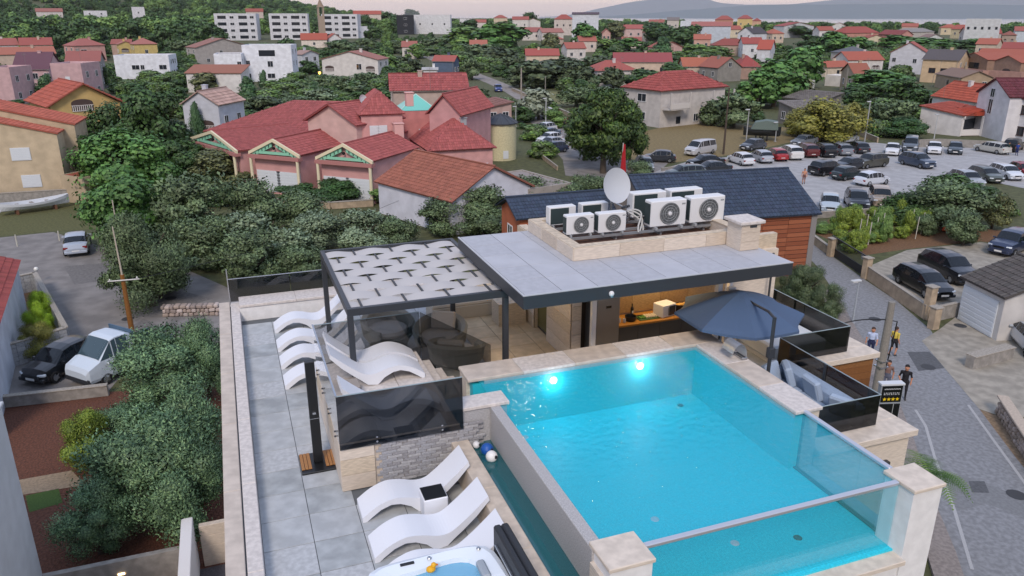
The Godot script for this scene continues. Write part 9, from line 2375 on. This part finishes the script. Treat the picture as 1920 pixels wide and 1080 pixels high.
	wall_run("forecourt_wall", "pale wall of the side street beside the round tower", PackedVector2Array([Vector2(39.06, 98.35), Vector2(36.78, 84.75)]), 0.49, 0.15, grain("cream wall", "#b3a189", "#9c8a72", Vector3(0.3, 0.3, 0.3), 0.9, "soft"))
	block_wall(PackedVector2Array([Vector2(-12.12, 43.96), Vector2(-9.59, 45.65), Vector2(-13.16, 57.29), Vector2(-14.14, 56.80)]))
	stone_wall(PackedVector2Array([Vector2(-5.00, 49.22), Vector2(-1.68, 48.35)]), 0.91)
	stone_wall_low(PackedVector2Array([Vector2(32.45, 22.43), Vector2(30.03, 19.13), Vector2(27.75, 15.98)]))
	gate(PackedVector2Array([Vector2(43.03, 45.63), Vector2(41.39, 40.30)]))
	pillar("square cream gate pillar beside the short wall", 42.70, 45.20, 1.40)
	pillar("cream gate pillar with a lamp at the end of the long wall", 41.25, 40.09, 1.49)
	pillar("tall cream pillar at the yard end of the long wall", 38.96, 32.64, 2.08)
	pillar("rounded pale pillar beside the driveway", 38.01, 31.32, 1.33)
	vineyard(PackedVector2Array([Vector2(46.27, 50.67), Vector2(52.01, 54.90), Vector2(57.73, 50.33), Vector2(50.94, 44.22), Vector2(44.79, 45.05)]))
	rowing_boat(-20.49, 81.79, -15.11, 84.02)
	covered_boat(72.74, 98.06, 76.95, 94.79)
	person("man in a pale striped shirt and navy shorts walking on the pavement", "walk", "#aebbd6", "#1f2a4a", "#3a2a20", 31.35, 29.35, -0.82, 1.78, false, false)
	person("person in a yellow top and dark shorts walking away beyond the concrete pole", "walk", "#c5b04a", "#1d1f26", "#3a2a20", 32.69, 29.09, 1.76, 1.72, false, false)
	person("person mostly hidden behind the concrete pole beside the road", "stand", "#7a5f58", "#5a5f72", "#2a1f1a", 29.03, 25.90, -0.84, 1.70, true, false)
	person("man in a black T-shirt and cap standing behind the hotel sign", "stand", "#141518", "#1a1b20", "#121316", 29.25, 25.04, -0.86, 1.80, true, false)
	person("bare chested person walking across the parking lot", "walk", "#b98468", "#6d4a44", "#2a1f1a", 59.06, 68.06, -0.71, 1.75, false, true)
	person("person in blue standing behind the car with the open tailgate", "stand", "#24408c", "#24305e", "#2a1f1a", 98.14, 73.48, 1.67, 1.70, true, false)
	person("person in dark green leaning into the open car", "stand", "#1c2f2b", "#20242a", "#2a1f1a", 97.52, 74.30, 1.68, 1.70, true, false)
	person("person in dark clothes at the kerb close to the van on the lane", "stand", "#22242c", "#22242c", "#1a1410", 54.65, 138.59, -0.38, 1.75, true, false)
	person("second dark dressed person beside the pale one on the lane", "stand", "#3a2c33", "#22242c", "#1a1410", 54.76, 137.24, 2.22, 1.75, true, false)
	person("pale dressed person walking down the lane beside the wall", "walk", "#b39a98", "#8a6f70", "#2a1f1a", 54.75, 135.33, -0.38, 1.75, true, false)
	person("person in white standing in the group behind the van", "stand", "#c5c6c9", "#31364a", "#2a1f1a", 52.01, 120.64, -0.41, 1.75, true, false)
	person("person in blue in the group behind the van", "walk", "#4a5d94", "#2a2f3d", "#2a1f1a", 52.24, 119.38, -0.41, 1.75, true, false)
	person("person in black at the front of the group behind the van", "walk", "#17181b", "#202329", "#1a1410", 52.17, 117.69, 2.18, 1.75, true, false)
	person("person in pink at the edge of the group behind the van", "stand", "#a7787c", "#4d4a52", "#2a1f1a", 53.29, 118.92, -0.42, 1.70, true, false)
	flag_pole(28.83, 53.71)
